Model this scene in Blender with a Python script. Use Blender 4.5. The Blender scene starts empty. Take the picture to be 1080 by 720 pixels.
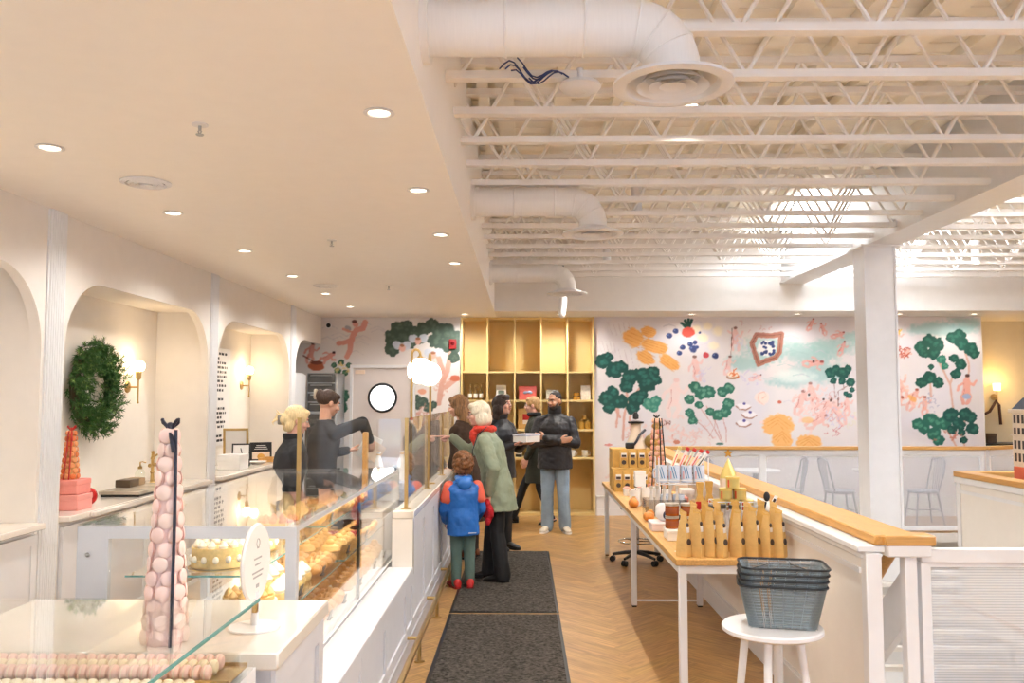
# Pastry shop interior: display cases and niches on the left, merchandise table and stairwell guards on the right,
# mural wall behind, open web joist ceiling.  Units are metres; camera stands at x=0,y=0 and looks along +Y.
import bpy, bmesh, math, random
import numpy as np
from mathutils import Vector, Matrix, Euler
from mathutils.geometry import tessellate_polygon
RND = random.Random(11)
SC = bpy.context.scene
COL = SC.collection
PI = math.pi
Z0 = Vector((0, 0, 0))

# ---------------------------------------------------------------- materials
def lin(c):
    return tuple(((v/255)/12.92 if v/255 <= .04045 else (((v/255)+.055)/1.055)**2.4) for v in c)
MATS = {}
def mat(name, col, rough=.5, metal=0., var=.06, scale=9., bump=0., bscale=60., coat=0., emit=0., ecol=None, stretch=None, sss=0., spec=.5):
    if name in MATS: return MATS[name]
    m = bpy.data.materials.new(name); m.use_nodes = True; MATS[name] = m
    nt = m.node_tree; b = nt.nodes['Principled BSDF']
    c = lin(col)
    tc = nt.nodes.new('ShaderNodeTexCoord')
    vec = tc.outputs['Object']
    if stretch:
        mp = nt.nodes.new('ShaderNodeMapping'); mp.inputs['Scale'].default_value = stretch
        nt.links.new(vec, mp.inputs['Vector']); vec = mp.outputs['Vector']
    nz = nt.nodes.new('ShaderNodeTexNoise'); nz.inputs['Scale'].default_value = scale; nz.inputs['Detail'].default_value = 4
    nt.links.new(vec, nz.inputs['Vector'])
    rp = nt.nodes.new('ShaderNodeValToRGB')
    rp.color_ramp.elements[0].position = .3; rp.color_ramp.elements[1].position = .7
    rp.color_ramp.elements[0].color = (*[x*(1-var) for x in c], 1)
    rp.color_ramp.elements[1].color = (*[min(1, x*(1+var)) for x in c], 1)
    nt.links.new(nz.outputs['Fac'], rp.inputs['Fac']); nt.links.new(rp.outputs['Color'], b.inputs['Base Color'])
    b.inputs['Roughness'].default_value = rough; b.inputs['Metallic'].default_value = metal
    b.inputs['Specular IOR Level'].default_value = spec
    if coat: b.inputs['Coat Weight'].default_value = coat; b.inputs['Coat Roughness'].default_value = .08
    if sss: b.inputs['Subsurface Weight'].default_value = sss; b.inputs['Subsurface Radius'].default_value = (.02, .008, .005)
    if emit:
        b.inputs['Emission Color'].default_value = (*lin(ecol or col), 1); b.inputs['Emission Strength'].default_value = emit
    if bump:
        n2 = nt.nodes.new('ShaderNodeTexNoise'); n2.inputs['Scale'].default_value = bscale; n2.inputs['Detail'].default_value = 3
        nt.links.new(vec, n2.inputs['Vector'])
        bp = nt.nodes.new('ShaderNodeBump'); bp.inputs['Strength'].default_value = bump; bp.inputs['Distance'].default_value = .01
        nt.links.new(n2.outputs['Fac'], bp.inputs['Height']); nt.links.new(bp.outputs['Normal'], b.inputs['Normal'])
    return m
def glassmat(name, tint=(.97, .99, .98), ior=1.45, rough=0.0, refl=1.0):
    if name in MATS: return MATS[name]
    m = bpy.data.materials.new(name); m.use_nodes = True; MATS[name] = m
    nt = m.node_tree; nt.nodes.remove(nt.nodes['Principled BSDF']); out = nt.nodes['Material Output']
    tr = nt.nodes.new('ShaderNodeBsdfTransparent'); tr.inputs['Color'].default_value = (*tint, 1)
    gl = nt.nodes.new('ShaderNodeBsdfGlossy'); gl.inputs['Roughness'].default_value = rough; gl.inputs['Color'].default_value = (refl, refl, refl, 1)
    fr = nt.nodes.new('ShaderNodeFresnel'); fr.inputs['IOR'].default_value = ior
    mx = nt.nodes.new('ShaderNodeMixShader')
    ge = nt.nodes.new('ShaderNodeNewGeometry'); mr = nt.nodes.new('ShaderNodeMapRange')      # same reflectance from both sides of a thin pane
    mr.inputs['To Min'].default_value = ior; mr.inputs['To Max'].default_value = 1/ior
    nt.links.new(ge.outputs['Backfacing'], mr.inputs['Value']); nt.links.new(mr.outputs[0], fr.inputs['IOR'])
    nt.links.new(fr.outputs[0], mx.inputs[0]); nt.links.new(tr.outputs[0], mx.inputs[1]); nt.links.new(gl.outputs[0], mx.inputs[2])
    nt.links.new(mx.outputs[0], out.inputs['Surface'])
    return m
def screenmat(name, col, cover, pitch):
    """perforated sheet: fine horizontal slots, part open and part painted metal"""
    m = bpy.data.materials.new(name); m.use_nodes = True; MATS[name] = m
    nt = m.node_tree; b = nt.nodes['Principled BSDF']; out = nt.nodes['Material Output']
    b.inputs['Base Color'].default_value = (*lin(col), 1); b.inputs['Roughness'].default_value = .5
    tr = nt.nodes.new('ShaderNodeBsdfTransparent')
    tc = nt.nodes.new('ShaderNodeTexCoord'); wv = nt.nodes.new('ShaderNodeTexWave')
    wv.wave_type = 'BANDS'; wv.bands_direction = 'Z'; wv.inputs['Scale'].default_value = 1/pitch/3.18*.5
    wv.inputs['Distortion'].default_value = .3
    nt.links.new(tc.outputs['Object'], wv.inputs['Vector'])
    mr = nt.nodes.new('ShaderNodeMapRange'); mr.inputs['To Min'].default_value = cover-.08; mr.inputs['To Max'].default_value = cover+.08
    nt.links.new(wv.outputs['Fac'], mr.inputs['Value'])
    mx = nt.nodes.new('ShaderNodeMixShader')
    nt.links.new(mr.outputs[0], mx.inputs[0]); nt.links.new(tr.outputs[0], mx.inputs[1]); nt.links.new(b.outputs[0], mx.inputs[2])
    nt.links.new(mx.outputs[0], out.inputs['Surface'])
    return m
def attrmat(name, attr, rough=.6, bump=0., grain=False):
    m = bpy.data.materials.new(name); m.use_nodes = True; MATS[name] = m
    nt = m.node_tree; b = nt.nodes['Principled BSDF']
    a = nt.nodes.new('ShaderNodeAttribute'); a.attribute_name = attr
    b.inputs['Roughness'].default_value = rough
    colout = a.outputs['Color']
    if grain:
        uv = nt.nodes.new('ShaderNodeUVMap'); uv.uv_map = 'plank'
        mp = nt.nodes.new('ShaderNodeMapping'); mp.inputs['Scale'].default_value = (2.2, 26, 1)
        nt.links.new(uv.outputs[0], mp.inputs[0])
        nz = nt.nodes.new('ShaderNodeTexNoise'); nz.inputs['Scale'].default_value = 1.6; nz.inputs['Detail'].default_value = 5; nz.inputs['Distortion'].default_value = 1.2
        nt.links.new(mp.outputs[0], nz.inputs['Vector'])
        mr = nt.nodes.new('ShaderNodeMapRange'); mr.inputs['From Min'].default_value = .3; mr.inputs['From Max'].default_value = .7
        mr.inputs['To Min'].default_value = .62; mr.inputs['To Max'].default_value = 1.2
        nt.links.new(nz.outputs['Fac'], mr.inputs['Value'])
        mu = nt.nodes.new('ShaderNodeVectorMath'); mu.operation = 'SCALE'
        nt.links.new(colout, mu.inputs[0]); nt.links.new(mr.outputs[0], mu.inputs['Scale'])
        colout = mu.outputs[0]
    nt.links.new(colout, b.inputs['Base Color'])
    return m

WALL = mat('cream wall paint', (231, 225, 217), .75, var=.015, bump=.05)
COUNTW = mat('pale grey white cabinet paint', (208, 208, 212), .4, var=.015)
CEIL = mat('cream ceiling paint', (248, 243, 236), .55, var=.01)
NICHE = mat('niche wall paint', (238, 231, 220), .7, var=.015)
WHITE = mat('white satin paint', (227, 226, 226), .4, var=.02)
WHITE2 = mat('white metal paint', (228, 227, 227), .3, var=.02)
JOISTM = mat('white sprayed steel', (238, 233, 226), .55, var=.04, scale=4)
DECKM = mat('cream sprayed deck', (250, 243, 231), .7, var=.07, scale=3, bump=.2)
DUCTM = mat('white duct skin', (238, 234, 228), .45, var=.02, bump=.12, bscale=14, stretch=(14, 1, 1))
MARBLE = mat('pale quartz worktop', (232, 224, 212), .18, var=.05, scale=5, coat=.3)
OAK = mat('oiled oak cap', (203, 150, 78), .42, var=.14, scale=6, stretch=(14, 1.2, 14), bump=.05)
OAKX = mat('oiled oak top', (205, 158, 92), .42, var=.14, scale=6, stretch=(14, 1.2, 14), bump=.05)
OAKR = mat('oak end rail', (200, 150, 82), .42, var=.14, scale=6, stretch=(1.2, 14, 14))
BRASS = mat('brushed brass', (196, 165, 108), .34, 1., var=.06)
BRASSP = mat('brass coloured laminate', (226, 198, 134), .45, .1, var=.04, scale=3)
BRASSB = mat('brass laminate back', (226, 198, 136), .5, .05, var=.05, scale=2)
STEEL = mat('brushed steel', (170, 172, 172), .3, 1., var=.08, stretch=(1, 1, 20))
DARKST = mat('dark oven steel', (92, 90, 86), .35, .7, var=.1)
BLACKP = mat('black plastic', (22, 22, 24), .4, var=.1)
BLACKW = mat('black coated wire', (34, 38, 42), .45, .4, var=.1)
GREYW = mat('grey galvanised wire', (150, 162, 168), .4, .7, var=.08)
CHROME = mat('chrome wire', (205, 205, 205), .18, 1., var=.03)
GLASS = glassmat('clear glass', (.985, .992, .988))
GLASSE = mat('teal glass edge', (86, 160, 158), .15, var=.08, coat=.5)
LAMPG = mat('opal glass globe', (255, 246, 230), .3, var=.01, emit=3.4, ecol=(255, 240, 215))
BULB = mat('frosted bulb', (255, 240, 215), .3, var=.01, emit=22.0, ecol=(255, 226, 180))
LEDW = mat('lit downlight lens', (255, 245, 225), .4, var=.01, emit=9.0, ecol=(255, 238, 210))
KRAFT = mat('kraft paper', (216, 176, 108), .7, var=.08, scale=20, bump=.3, bscale=40)
KRAFTD = mat('kraft paper deep', (206, 162, 84), .7, var=.1, scale=20, bump=.3, bscale=40)
GOLDT = mat('gold tin', (214, 192, 116), .35, .55, var=.08)
PAPERW = mat('white card', (238, 234, 228), .55, var=.02)
STICK = mat('dark round sticker', (62, 50, 46), .5, var=.2, scale=40)
REDR = mat('red ribbon', (190, 40, 34), .45, var=.1)
CREAMM = mat('cream cardboard', (236, 214, 190), .6, var=.04)
PINKBOX = mat('pink card box', (236, 158, 148), .5, var=.04)

# ---------------------------------------------------------------- mesh builder
class MB:
    count = 0
    def __init__(s): s.v = []; s.f = []; s.m = []; s.k = 0
    def add(s, vs, fs, M=None):
        n = len(s.v)
        if M is not None: vs = [M @ Vector(v) for v in vs]
        s.v += [tuple(v) for v in vs]
        s.f += [tuple(i+n for i in f) for f in fs]; s.m += [s.k]*len(fs)
        return s
    def slot(s, k): s.k = k; return s
    def bb(s, x0, x1, y0, y1, z0, z1, M=None, b=0.):
        x0, x1 = min(x0, x1), max(x0, x1); y0, y1 = min(y0, y1), max(y0, y1); z0, z1 = min(z0, z1), max(z0, z1)
        MB.count += 1; e = min(.00012+.00017*(MB.count % 6), .12*min(x1-x0, y1-y0, z1-z0))     # no two boxes share a face plane
        x0 += e; x1 -= e; y0 += e; y1 -= e; z0 += e; z1 -= e
        b = min(b, .45*min(x1-x0, y1-y0, z1-z0))
        if b <= 0:
            vs = [(x0,y0,z0),(x1,y0,z0),(x1,y1,z0),(x0,y1,z0),(x0,y0,z1),(x1,y0,z1),(x1,y1,z1),(x0,y1,z1)]
            return s.add(vs, [(0,3,2,1),(4,5,6,7),(0,1,5,4),(1,2,6,5),(2,3,7,6),(3,0,4,7)], M)
        vs = []; idx = {}
        X = (x0, x1); Y = (y0, y1); Zz = (z0, z1); sg = (1, -1)
        for i in (0,1):
            for j in (0,1):
                for k in (0,1):
                    x, y, z = X[i], Y[j], Zz[k]; dx, dy, dz = sg[i]*b, sg[j]*b, sg[k]*b
                    idx[i,j,k,0] = len(vs); vs.append((x, y+dy, z+dz))
                    idx[i,j,k,1] = len(vs); vs.append((x+dx, y, z+dz))
                    idx[i,j,k,2] = len(vs); vs.append((x+dx, y+dy, z))
        fs = []
        for i in (0,1): fs.append([idx[i,0,0,0],idx[i,1,0,0],idx[i,1,1,0],idx[i,0,1,0]][::1 if i else -1])
        for j in (0,1): fs.append([idx[0,j,0,1],idx[1,j,0,1],idx[1,j,1,1],idx[0,j,1,1]][::-1 if j else 1])
        for k in (0,1): fs.append([idx[0,0,k,2],idx[1,0,k,2],idx[1,1,k,2],idx[0,1,k,2]][::1 if k else -1])
        for i in (0,1):
            for j in (0,1): fs.append([idx[i,j,0,0],idx[i,j,0,1],idx[i,j,1,1],idx[i,j,1,0]][::1 if i == j else -1][::-1])
        for i in (0,1):
            for k in (0,1): fs.append([idx[i,0,k,0],idx[i,0,k,2],idx[i,1,k,2],idx[i,1,k,0]][::-1 if i == k else 1][::-1])
        for j in (0,1):
            for k in (0,1): fs.append([idx[0,j,k,1],idx[0,j,k,2],idx[1,j,k,2],idx[1,j,k,1]][::1 if j == k else -1][::-1])
        for i in (0,1):
            for j in (0,1):
                for k in (0,1): fs.append([idx[i,j,k,0],idx[i,j,k,1],idx[i,j,k,2]][::1 if (i+j+k) % 2 else -1])
        return s.add(vs, fs, M)
    def box(s, c, d, M=None, b=0.): return s.bb(c[0]-d[0]/2, c[0]+d[0]/2, c[1]-d[1]/2, c[1]+d[1]/2, c[2]-d[2]/2, c[2]+d[2]/2, M, b)
    def rings(s, rs, cap=True, closed=False, M=None):
        n = len(rs[0]); vs = [p for r in rs for p in r]; fs = []
        m = len(rs)
        for a in range(m if closed else m-1):
            b = (a+1) % m
            for i in range(n):
                j = (i+1) % n; fs.append((a*n+i, a*n+j, b*n+j, b*n+i))
        if cap and not closed: fs.append(tuple(range(n))[::-1]); fs.append(tuple((m-1)*n+i for i in range(n)))
        return s.add(vs, fs, M)
    def tube(s, pts, r, n=8, closed=False, cap=True, M=None, flat=None):
        pts = [Vector(p) for p in pts]; m = len(pts); rs = []
        up = None
        for i, p in enumerate(pts):
            a = pts[i-1] if (i or closed) else p; c = pts[(i+1) % m] if (i < m-1 or closed) else p
            t = (c-a); t = t.normalized() if t.length > 1e-9 else Vector((0,0,1))
            if up is None: up = Vector((0,0,1)) if abs(t.z) < .9 else Vector((1,0,0))
            u = up - t*up.dot(t)
            if u.length < 1e-6: u = t.orthogonal()
            u.normalize(); w = t.cross(u); up = u
            rr = r[i] if isinstance(r, (list, tuple)) else r
            fw = flat if flat else 1.
            rs.append([p + (u*math.cos(2*PI*k/n)*fw + w*math.sin(2*PI*k/n))*rr for k in range(n)])
        return s.rings(rs, cap, closed, M)
    def cyl(s, p0, p1, r0, r1=None, n=14, M=None): return s.tube([p0, p1], [r0, r0 if r1 is None else r1], n, M=M)
    def lathe(s, prof, c=(0,0,0), n=24, M=None):
        rs = [[(c[0]+max(r,1e-4)*math.cos(2*PI*k/n), c[1]+max(r,1e-4)*math.sin(2*PI*k/n), c[2]+z) for k in range(n)] for r, z in prof]
        ring = prof[0][0] > .002 and prof[-1][0] > .002     # an open profile turns into a closed band
        return s.rings(rs, not ring, ring, M)
    def ell(s, c, r, M=None, nu=14, nv=9, rot=None):
        if not isinstance(r, (tuple, list)): r = (r, r, r)
        vs = [Vector((0,0,-r[2]))]; fs = []
        for j in range(1, nv):
            a = -PI/2+PI*j/nv
            for i in range(nu): vs.append(Vector((r[0]*math.cos(a)*math.cos(2*PI*i/nu), r[1]*math.cos(a)*math.sin(2*PI*i/nu), r[2]*math.sin(a))))
        vs.append(Vector((0,0,r[2]))); t = len(vs)-1
        for i in range(nu): fs.append((0, 1+(i+1) % nu, 1+i)); fs.append((t, 1+(nv-2)*nu+i, 1+(nv-2)*nu+(i+1) % nu))
        for j in range(nv-2):
            for i in range(nu):
                a = 1+j*nu; k = (i+1) % nu; fs.append((a+i, a+k, a+nu+k, a+nu+i))
        if rot is not None: vs = [rot @ v for v in vs]
        c = Vector(c); return s.add([v+c for v in vs], fs, M)
    def caps(s, p0, r0, p1, r1, n=12, M=None):
        s.cyl(p0, p1, r0, r1, n, M); s.ell(p0, r0, M, n, 8); return s.ell(p1, r1, M, n, 8)
    def chain(s, pts, rs, n=12, M=None):
        for i in range(len(pts)-1): s.caps(pts[i], rs[i], pts[i+1], rs[i+1], n, M)
        return s
    def torus(s, c, R, r, n=28, k=8, M=None, axis='z'):
        pts = []
        for i in range(n):
            a = 2*PI*i/n; p = (R*math.cos(a), R*math.sin(a), 0)
            if axis == 'y': p = (p[0], 0, p[1])
            if axis == 'x': p = (0, p[0], p[1])
            pts.append(Vector(c)+Vector(p))
        return s.tube(pts, r, k, True, False, M)
    def prism(s, poly, h0, h1, M=None):
        n = len(poly); vs = [(p[0], p[1], h0) for p in poly]+[(p[0], p[1], h1) for p in poly]
        fs = [tuple(range(n))[::-1], tuple(range(n, 2*n))]+[(i, (i+1) % n, n+(i+1) % n, n+i) for i in range(n)]
        return s.add(vs, fs, M)
    def mesh(s, name, mats, smooth=True, ang=38):
        me = bpy.data.meshes.new(name); me.from_pydata([tuple(v) for v in s.v], [], s.f)
        for m in (mats if isinstance(mats, (list, tuple)) else [mats]): me.materials.append(m)
        if any(s.m): me.polygons.foreach_set('material_index', s.m)
        me.update()
        if len(me.polygons) < 6000:
            bm = bmesh.new(); bm.from_mesh(me); bmesh.ops.recalc_face_normals(bm, faces=bm.faces); bm.to_mesh(me); bm.free()
        if smooth:
            me.polygons.foreach_set('use_smooth', [True]*len(me.polygons))
            me.set_sharp_from_angle(angle=math.radians(ang))
        return me
    def build(s, name, mats, parent=None, loc=None, rotz=0., smooth=True, ang=38):
        o = bpy.data.objects.new(name, s.mesh(name, mats, smooth, ang)); COL.objects.link(o)
        if parent is not None: o.parent = parent
        if loc is not None: o.location = loc
        if rotz: o.rotation_euler = (0, 0, rotz)
        return o

def tag(o, label=None, cat=None, group=None, kind=None):
    if label and not 4 <= len(label.split()) <= 16: print('LABEL', len(label.split()), label)
    if label: o['label'] = label
    if cat: o['category'] = cat
    if group: o['group'] = group
    if kind: o['kind'] = kind
    return o
def thing(name, label, cat, loc=(0,0,0), rotz=0., group=None):
    o = bpy.data.objects.new(name, None); COL.objects.link(o); o.empty_display_size = .05
    o.location = loc; o.rotation_euler = (0, 0, rotz)
    return tag(o, label, cat, group)
def struct(name, mb, m, smooth=True):
    o = mb.build(name, m, smooth=smooth); o['kind'] = 'structure'; return o
def dup(root, loc=None, rotz=None, label=None, group=None, scale=None):
    def cp(o, par):
        c = o.copy(); COL.objects.link(c)
        if par is not None: c.parent = par
        for ch in o.children: cp(ch, c)
        return c
    r = cp(root, None)
    if loc is not None: r.location = loc
    if rotz is not None: r.rotation_euler = (0, 0, rotz)
    if scale is not None: r.scale = (scale,)*3
    if label: r['label'] = label
    if group: r['group'] = group
    return r
ORD = ['first', 'second', 'third', 'fourth', 'fifth', 'sixth', 'seventh', 'eighth', 'ninth', 'tenth', 'eleventh', 'twelfth', 'thirteenth', 'fourteenth', 'fifteenth', 'sixteenth', 'seventeenth', 'eighteenth', 'nineteenth', 'twentieth']
def RZ(a): return Matrix.Rotation(a, 4, 'Z')
def RX(a): return Matrix.Rotation(a, 4, 'X')
def RY(a): return Matrix.Rotation(a, 4, 'Y')
def TR(x, y, z): return Matrix.Translation((x, y, z))
def settle(ob):
    """turn an object's modifiers into its own mesh"""
    bpy.context.view_layer.update()
    dg = bpy.context.evaluated_depsgraph_get()
    me = bpy.data.meshes.new_from_object(ob.evaluated_get(dg))
    ob.modifiers.clear(); ob.data = me
    me.polygons.foreach_set('use_smooth', [True]*len(me.polygons)); me.update()
    return ob
def blob(name, mb, m, parent=None, voxel=.007, smooth=4, loc=None, rotz=0., disp=0., dscale=.12, seed=0):
    """union of overlapping closed shapes as ONE continuous smooth surface"""
    o = mb.build(name, m, loc=loc, rotz=rotz)
    r = o.modifiers.new('r', 'REMESH'); r.mode = 'VOXEL'; r.voxel_size = voxel; r.use_smooth_shade = True
    if smooth:
        q = o.modifiers.new('s', 'SMOOTH'); q.factor = .5; q.iterations = smooth
    if disp:
        t = bpy.data.textures.new('folds', 'CLOUDS'); t.noise_scale = dscale; t.noise_depth = 2
        d = o.modifiers.new('d', 'DISPLACE'); d.texture = t; d.strength = disp; d.mid_level = .5
        d.texture_coords = 'LOCAL'
    settle(o)
    if parent is not None: o.parent = parent
    return o
# ---------------------------------------------------------------- room shell
YB = 12.6; XL = -3.0; XN = -3.5; ZC = 2.9; YF = -3.0; XR = 9.2; ZD = 4.0
VX0, VX1, VY0, VY1 = 1.78, 3.62, 4.05, 11.05      # stairwell, and its wider far half
WX1, WY0 = 5.9, 7.42

# herringbone oak boards, each board with its own tone and its own grain direction
def floor_mesh():
    L, W = .60, .12
    vs, fs, cols, uvs = [], [], [], []
    base = np.array(lin((180, 138, 84)))
    def inhole(x, y): return (VX0-.1 < x < VX1+.1 and VY0 < y < VY1) or (VX1-.2 < x < WX1 and WY0 < y < VY1)
    s2 = math.sqrt(.5)
    for i in range(-75, 75):
        for j in range(-26, 26):
            for t in (0, 1):
                if t == 0: a, b, la, lb = i*W + j*2*0 , 0, L, W
                # herringbone lattice in its own rotated frame
                if t == 0: px, py, sx, sy = j*2*L*0 + i*W, i*W, L, W
                else: px, py, sx, sy = i*W+L, i*W+W-L, W, L
                px += j*L; py -= j*L
                pts = [(px+e, py+g) for e, g in ((.001,.001),(sx-.001,.001),(sx-.001,sy-.001),(.001,sy-.001))]
                pts = [(p[0]*s2-p[1]*s2, p[0]*s2+p[1]*s2) for p in pts]
                # clip by bounds only (boards run a little under the walls)
                cx = sum(p[0] for p in pts)/4 - 1.0; cy = sum(p[1] for p in pts)/4 + 5.2
                if not (-4.2 < cx < 6.6 and 2.6 < cy < 13.6): continue
                q = [(p[0]-1.0, p[1]+5.2) for p in pts]
                if any(inhole(*p) for p in q): continue
                if any(p[0] > 1.6 and VY0-.2 < p[1] < VY1 for p in q): continue
                n = len(vs); vs += [(p[0], p[1], 0.) for p in q]; fs.append((n, n+1, n+2, n+3))
                k = RND.uniform(.88, 1.12); c = base*k*np.array((1, RND.uniform(.97, 1.03), RND.uniform(.94, 1.06)))
                cols += [(*c, 1.)]*4
                o = (RND.random()*20, RND.random()*20)
                if t == 0: uvs += [(o[0]+0, o[1]+0), (o[0]+L, o[1]), (o[0]+L, o[1]+W), (o[0], o[1]+W)]
                else: uvs += [(o[0]+0, o[1]+0), (o[0]+0, o[1]+W), (o[0]+L, o[1]+W), (o[0]+L, o[1])]
    # plain boards where the pattern is not seen: entrance side, around the stairwell
    def patch(x0, x1, y0, y1):
        n = len(vs); vs.extend([(x0,y0,-.002),(x1,y0,-.002),(x1,y1,-.002),(x0,y1,-.002)]); fs.append((n,n+1,n+2,n+3))
        cols.extend([(*(base*.97), 1.)]*4); uvs.extend([(x0*.3,y0*.3),(x1*.3,y0*.3),(x1*.3,y1*.3),(x0*.3,y1*.3)])
    patch(-3.6, VX0, YF, 13.4); patch(VX0, XR, YF, VY0); patch(VX1, XR, VY0, WY0); patch(WX1, XR, WY0, VY1); patch(VX0, XR, VY1, 13.4)
    me = bpy.data.meshes.new('floor'); me.from_pydata(vs, [], fs)
    at = me.color_attributes.new('tone', 'FLOAT_COLOR', 'POINT'); at.data.foreach_set('color', np.array(cols, dtype=np.float32).ravel())
    ul = me.uv_layers.new(name='plank'); ul.data.foreach_set('uv', np.array([uvs[v] for f in fs for v in f], dtype=np.float32).ravel())
    me.materials.append(attrmat('oak herringbone boards', 'tone', .38, grain=True)); me.update()
    o = bpy.data.objects.new('floor', me); COL.objects.link(o); o['kind'] = 'structure'
floor_mesh()
SLAB = mat('painted floor edge', (214, 208, 200), .6)
m = MB()
for x0, x1, y0, y1 in ((-3.6, VX0, YF, 13.4), (VX0, XR, YF, VY0), (VX1, XR, VY0, WY0), (WX1, XR, WY0, VY1), (VX0, XR, VY1, 13.4)): m.bb(x0, x1, y0, y1, -.12, -.004)
struct('floor_slab', m, SLAB)
m = MB(); m.bb(-3.6, XR, 3.0, 13.4, -3.3, -3.2); o = struct('floor_lower', m, mat('lower floor', (206, 198, 188), .6))
m = MB(); m.bb(1.45, 1.5, 3.2, 13.2, -3.2, -.12); m.bb(6.6, 6.65, 3.2, 13.2, -3.2, -.12); m.bb(1.4, 6.7, 12.6, 12.65, -3.2, -.12); m.bb(1.4, 6.7, 3.1, 3.15, -3.2, -.12)
struct('wall_lower', m, mat('lower wall paint', (226, 220, 212), .7))

# left wall: arched openings cut through, with lined niches behind
RA = .48; ZA = 2.5
def arch_outline(y0, y1, z0=0., zt=ZA, r=RA, n=10, right=True):
    p = [(y0, z0), (y0, zt-r)]
    p += [(y0+r-r*math.cos(PI/2*i/n), zt-r+r*math.sin(PI/2*i/n)) for i in range(1, n+1)]
    if right: p += [(y1-r+r*math.sin(PI/2*i/n), zt-r+r*math.cos(PI/2*i/n)) for i in range(0, n+1)]
    else: p += [(y1, zt)]
    p += [(y1, z0)]
    return p
ARCH = [(-.4, 2.35, True), (2.65, 5.26, True), (5.53, 8.08, True), (8.33, 10.90, True), (11.17, YB, False)]
m = MB()
outer = [(YF, 0.)]
for y0, y1, rt in ARCH: outer += arch_outline(y0, y1, right=rt)
outer += [(YB, ZC), (YF, ZC)]
# last arch runs to the back wall, so its closing jamb is dropped
vs = [Vector((p[0], p[1], 0)) for p in outer]
tris = tessellate_polygon([vs])
m.add([(XL, p[0], p[1]) for p in outer], [tuple(t) for t in tris])
for y0, y1, rt in ARCH:
    o_ = arch_outline(y0, y1, right=rt)
    n = len(o_)
    XJ = XL-.07     # arched jamb, then a square-cornered recess behind it
    m.add([(XL, a, b) for a, b in o_]+[(XJ, a, b) for a, b in o_], [(i, i+1, n+i+1, n+i) for i in range(n-1)])
    y1b = y1 if rt else YB
    m.add([(XL-.02, y0-.004, 0), (XN, y0-.004, 0), (XN, y0-.004, ZA+.02), (XL-.02, y0-.004, ZA+.02), (XL-.02, y1b+.004, 0), (XN, y1b+.004, 0), (XN, y1b+.004, ZA+.02), (XL-.02, y1b+.004, ZA+.02)], [(0,1,2,3), (3,2,6,7)]+([(4,7,6,5)] if rt else []))
struct('wall_left', m, WALL)
m = MB(); m.bb(XN-.1, XN, YF, 13.3, 0, 3.0); struct('wall_niche', m, NICHE)
m = MB()
for y0, y1 in ((2.38, 2.62), (5.29, 5.50), (8.11, 8.30), (10.93, 11.14)):
    m.bb(XL-.02, XL+.012, y0, y1, 0, ZC)
    k = 7; w = (y1-y0-.03)/k
    for i in range(k):
        ya = y0+.015+i*w
        m.cyl((XL+.012, ya+w/2, .12), (XL+.012, ya+w/2, ZC), w*.42, n=8)
    m.bb(XL, XL+.03, y0-.005, y1+.005, 0, .14)
struct('trim_1', m, WHITE)

# back wall with a built-in recess for the brass shelving and a door
SX0, SX1 = -.935, 1.045
m = MB()
m.bb(XN-.1, -2.56, YB, YB+.15, 0, 3.0); m.bb(-2.56, -1.60, YB, YB+.15, 2.17, 3.0); m.bb(-1.60, SX0, YB, YB+.15, 0, 3.0)
m.bb(SX1, 6.74, YB, YB+.15, 0, 3.0); m.bb(SX0, SX1, YB+.42, YB+.5, 0, 3.0)
m.bb(SX0-.05, SX0, YB+.1, YB+.45, 0, 3.0); m.bb(SX1, SX1+.05, YB+.1, YB+.45, 0, 3.0)
m.bb(8.4, XR, YB, YB+.15, 0, 3.0)
struct('wall_back', m, WALL)
m = MB(); m.bb(6.6, 8.6, YB+.75, YB+.85, 0, 3.0); m.bb(6.64, 6.74, YB+.1, YB+.8, 0, 3.0); m.bb(8.4, 8.5, YB+.1, YB+.8, 0, 3.0)
struct('wall_alcove', m, mat('alcove yellow paint', (224, 212, 182), .7, var=.02))
m = MB(); m.bb(XR, XR+.1, YF, 13.4, 0, 4.1); struct('wall_right', m, WALL)
m = MB(); m.bb(SX1+.02, 6.72, YB-.025, YB-.005, 0, .10); m.bb(SX1+.02, 6.72, YB-.02, YB-.005, .10, .26); m.bb(SX1+.02, 6.72, YB-.03, YB-.005, .26, .285)
struct('baseboard_back', m, WHITE)

# front wall (street side): tall shop windows behind the camera
m = MB()
wins = [(-2.6, -.3), (.5, 2.6), (3.1, 5.6), (6.0, 8.6)]
xs = [XN-.1]+[v for w in wins for v in w]+[XR]
for i in range(0, len(xs), 2): m.bb(xs[i], xs[i+1], YF-.15, YF, 0, 4.1)
for a, b in wins: m.bb(a, b, YF-.15, YF, 0, .45); m.bb(a, b, YF-.15, YF, 2.75, 4.1)
struct('wall_front', m, WALL)
for i, (a, b) in enumerate(wins):
    m = MB(); c = (a+b)/2
    for x in (a, c-.02, b-.04): m.bb(x, x+.04, YF-.1, YF-.04, .45, 2.75)
    for z in (.45, 2.1, 2.71): m.bb(a, b, YF-.1, YF-.04, z, z+.04)
    o = struct('window_%d' % (i+1), m, BLACKP)
m = MB(); m.bb(-40, 40, -60, YF-.2, -.12, -.1); struct('ground_street', m, mat('snowy street', (206, 210, 216), .6, var=.2, scale=.4))
m = MB(); m.bb(-30, 30, -24, -18, -.1, 5.5); m.slot(1)
for k in range(14): m.bb(-28+4*k, -25.6+4*k, -18, -17.95, .3, 2.4); m.bb(-28+4*k, -26+4*k, -18, -17.95, 3.4, 4.8)
m.slot(2).bb(-30, 30, -18.6, -17.4, 2.7, 3.0); m.bb(-30.2, 30.2, -24, -17.7, 5.5, 5.9)
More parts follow.
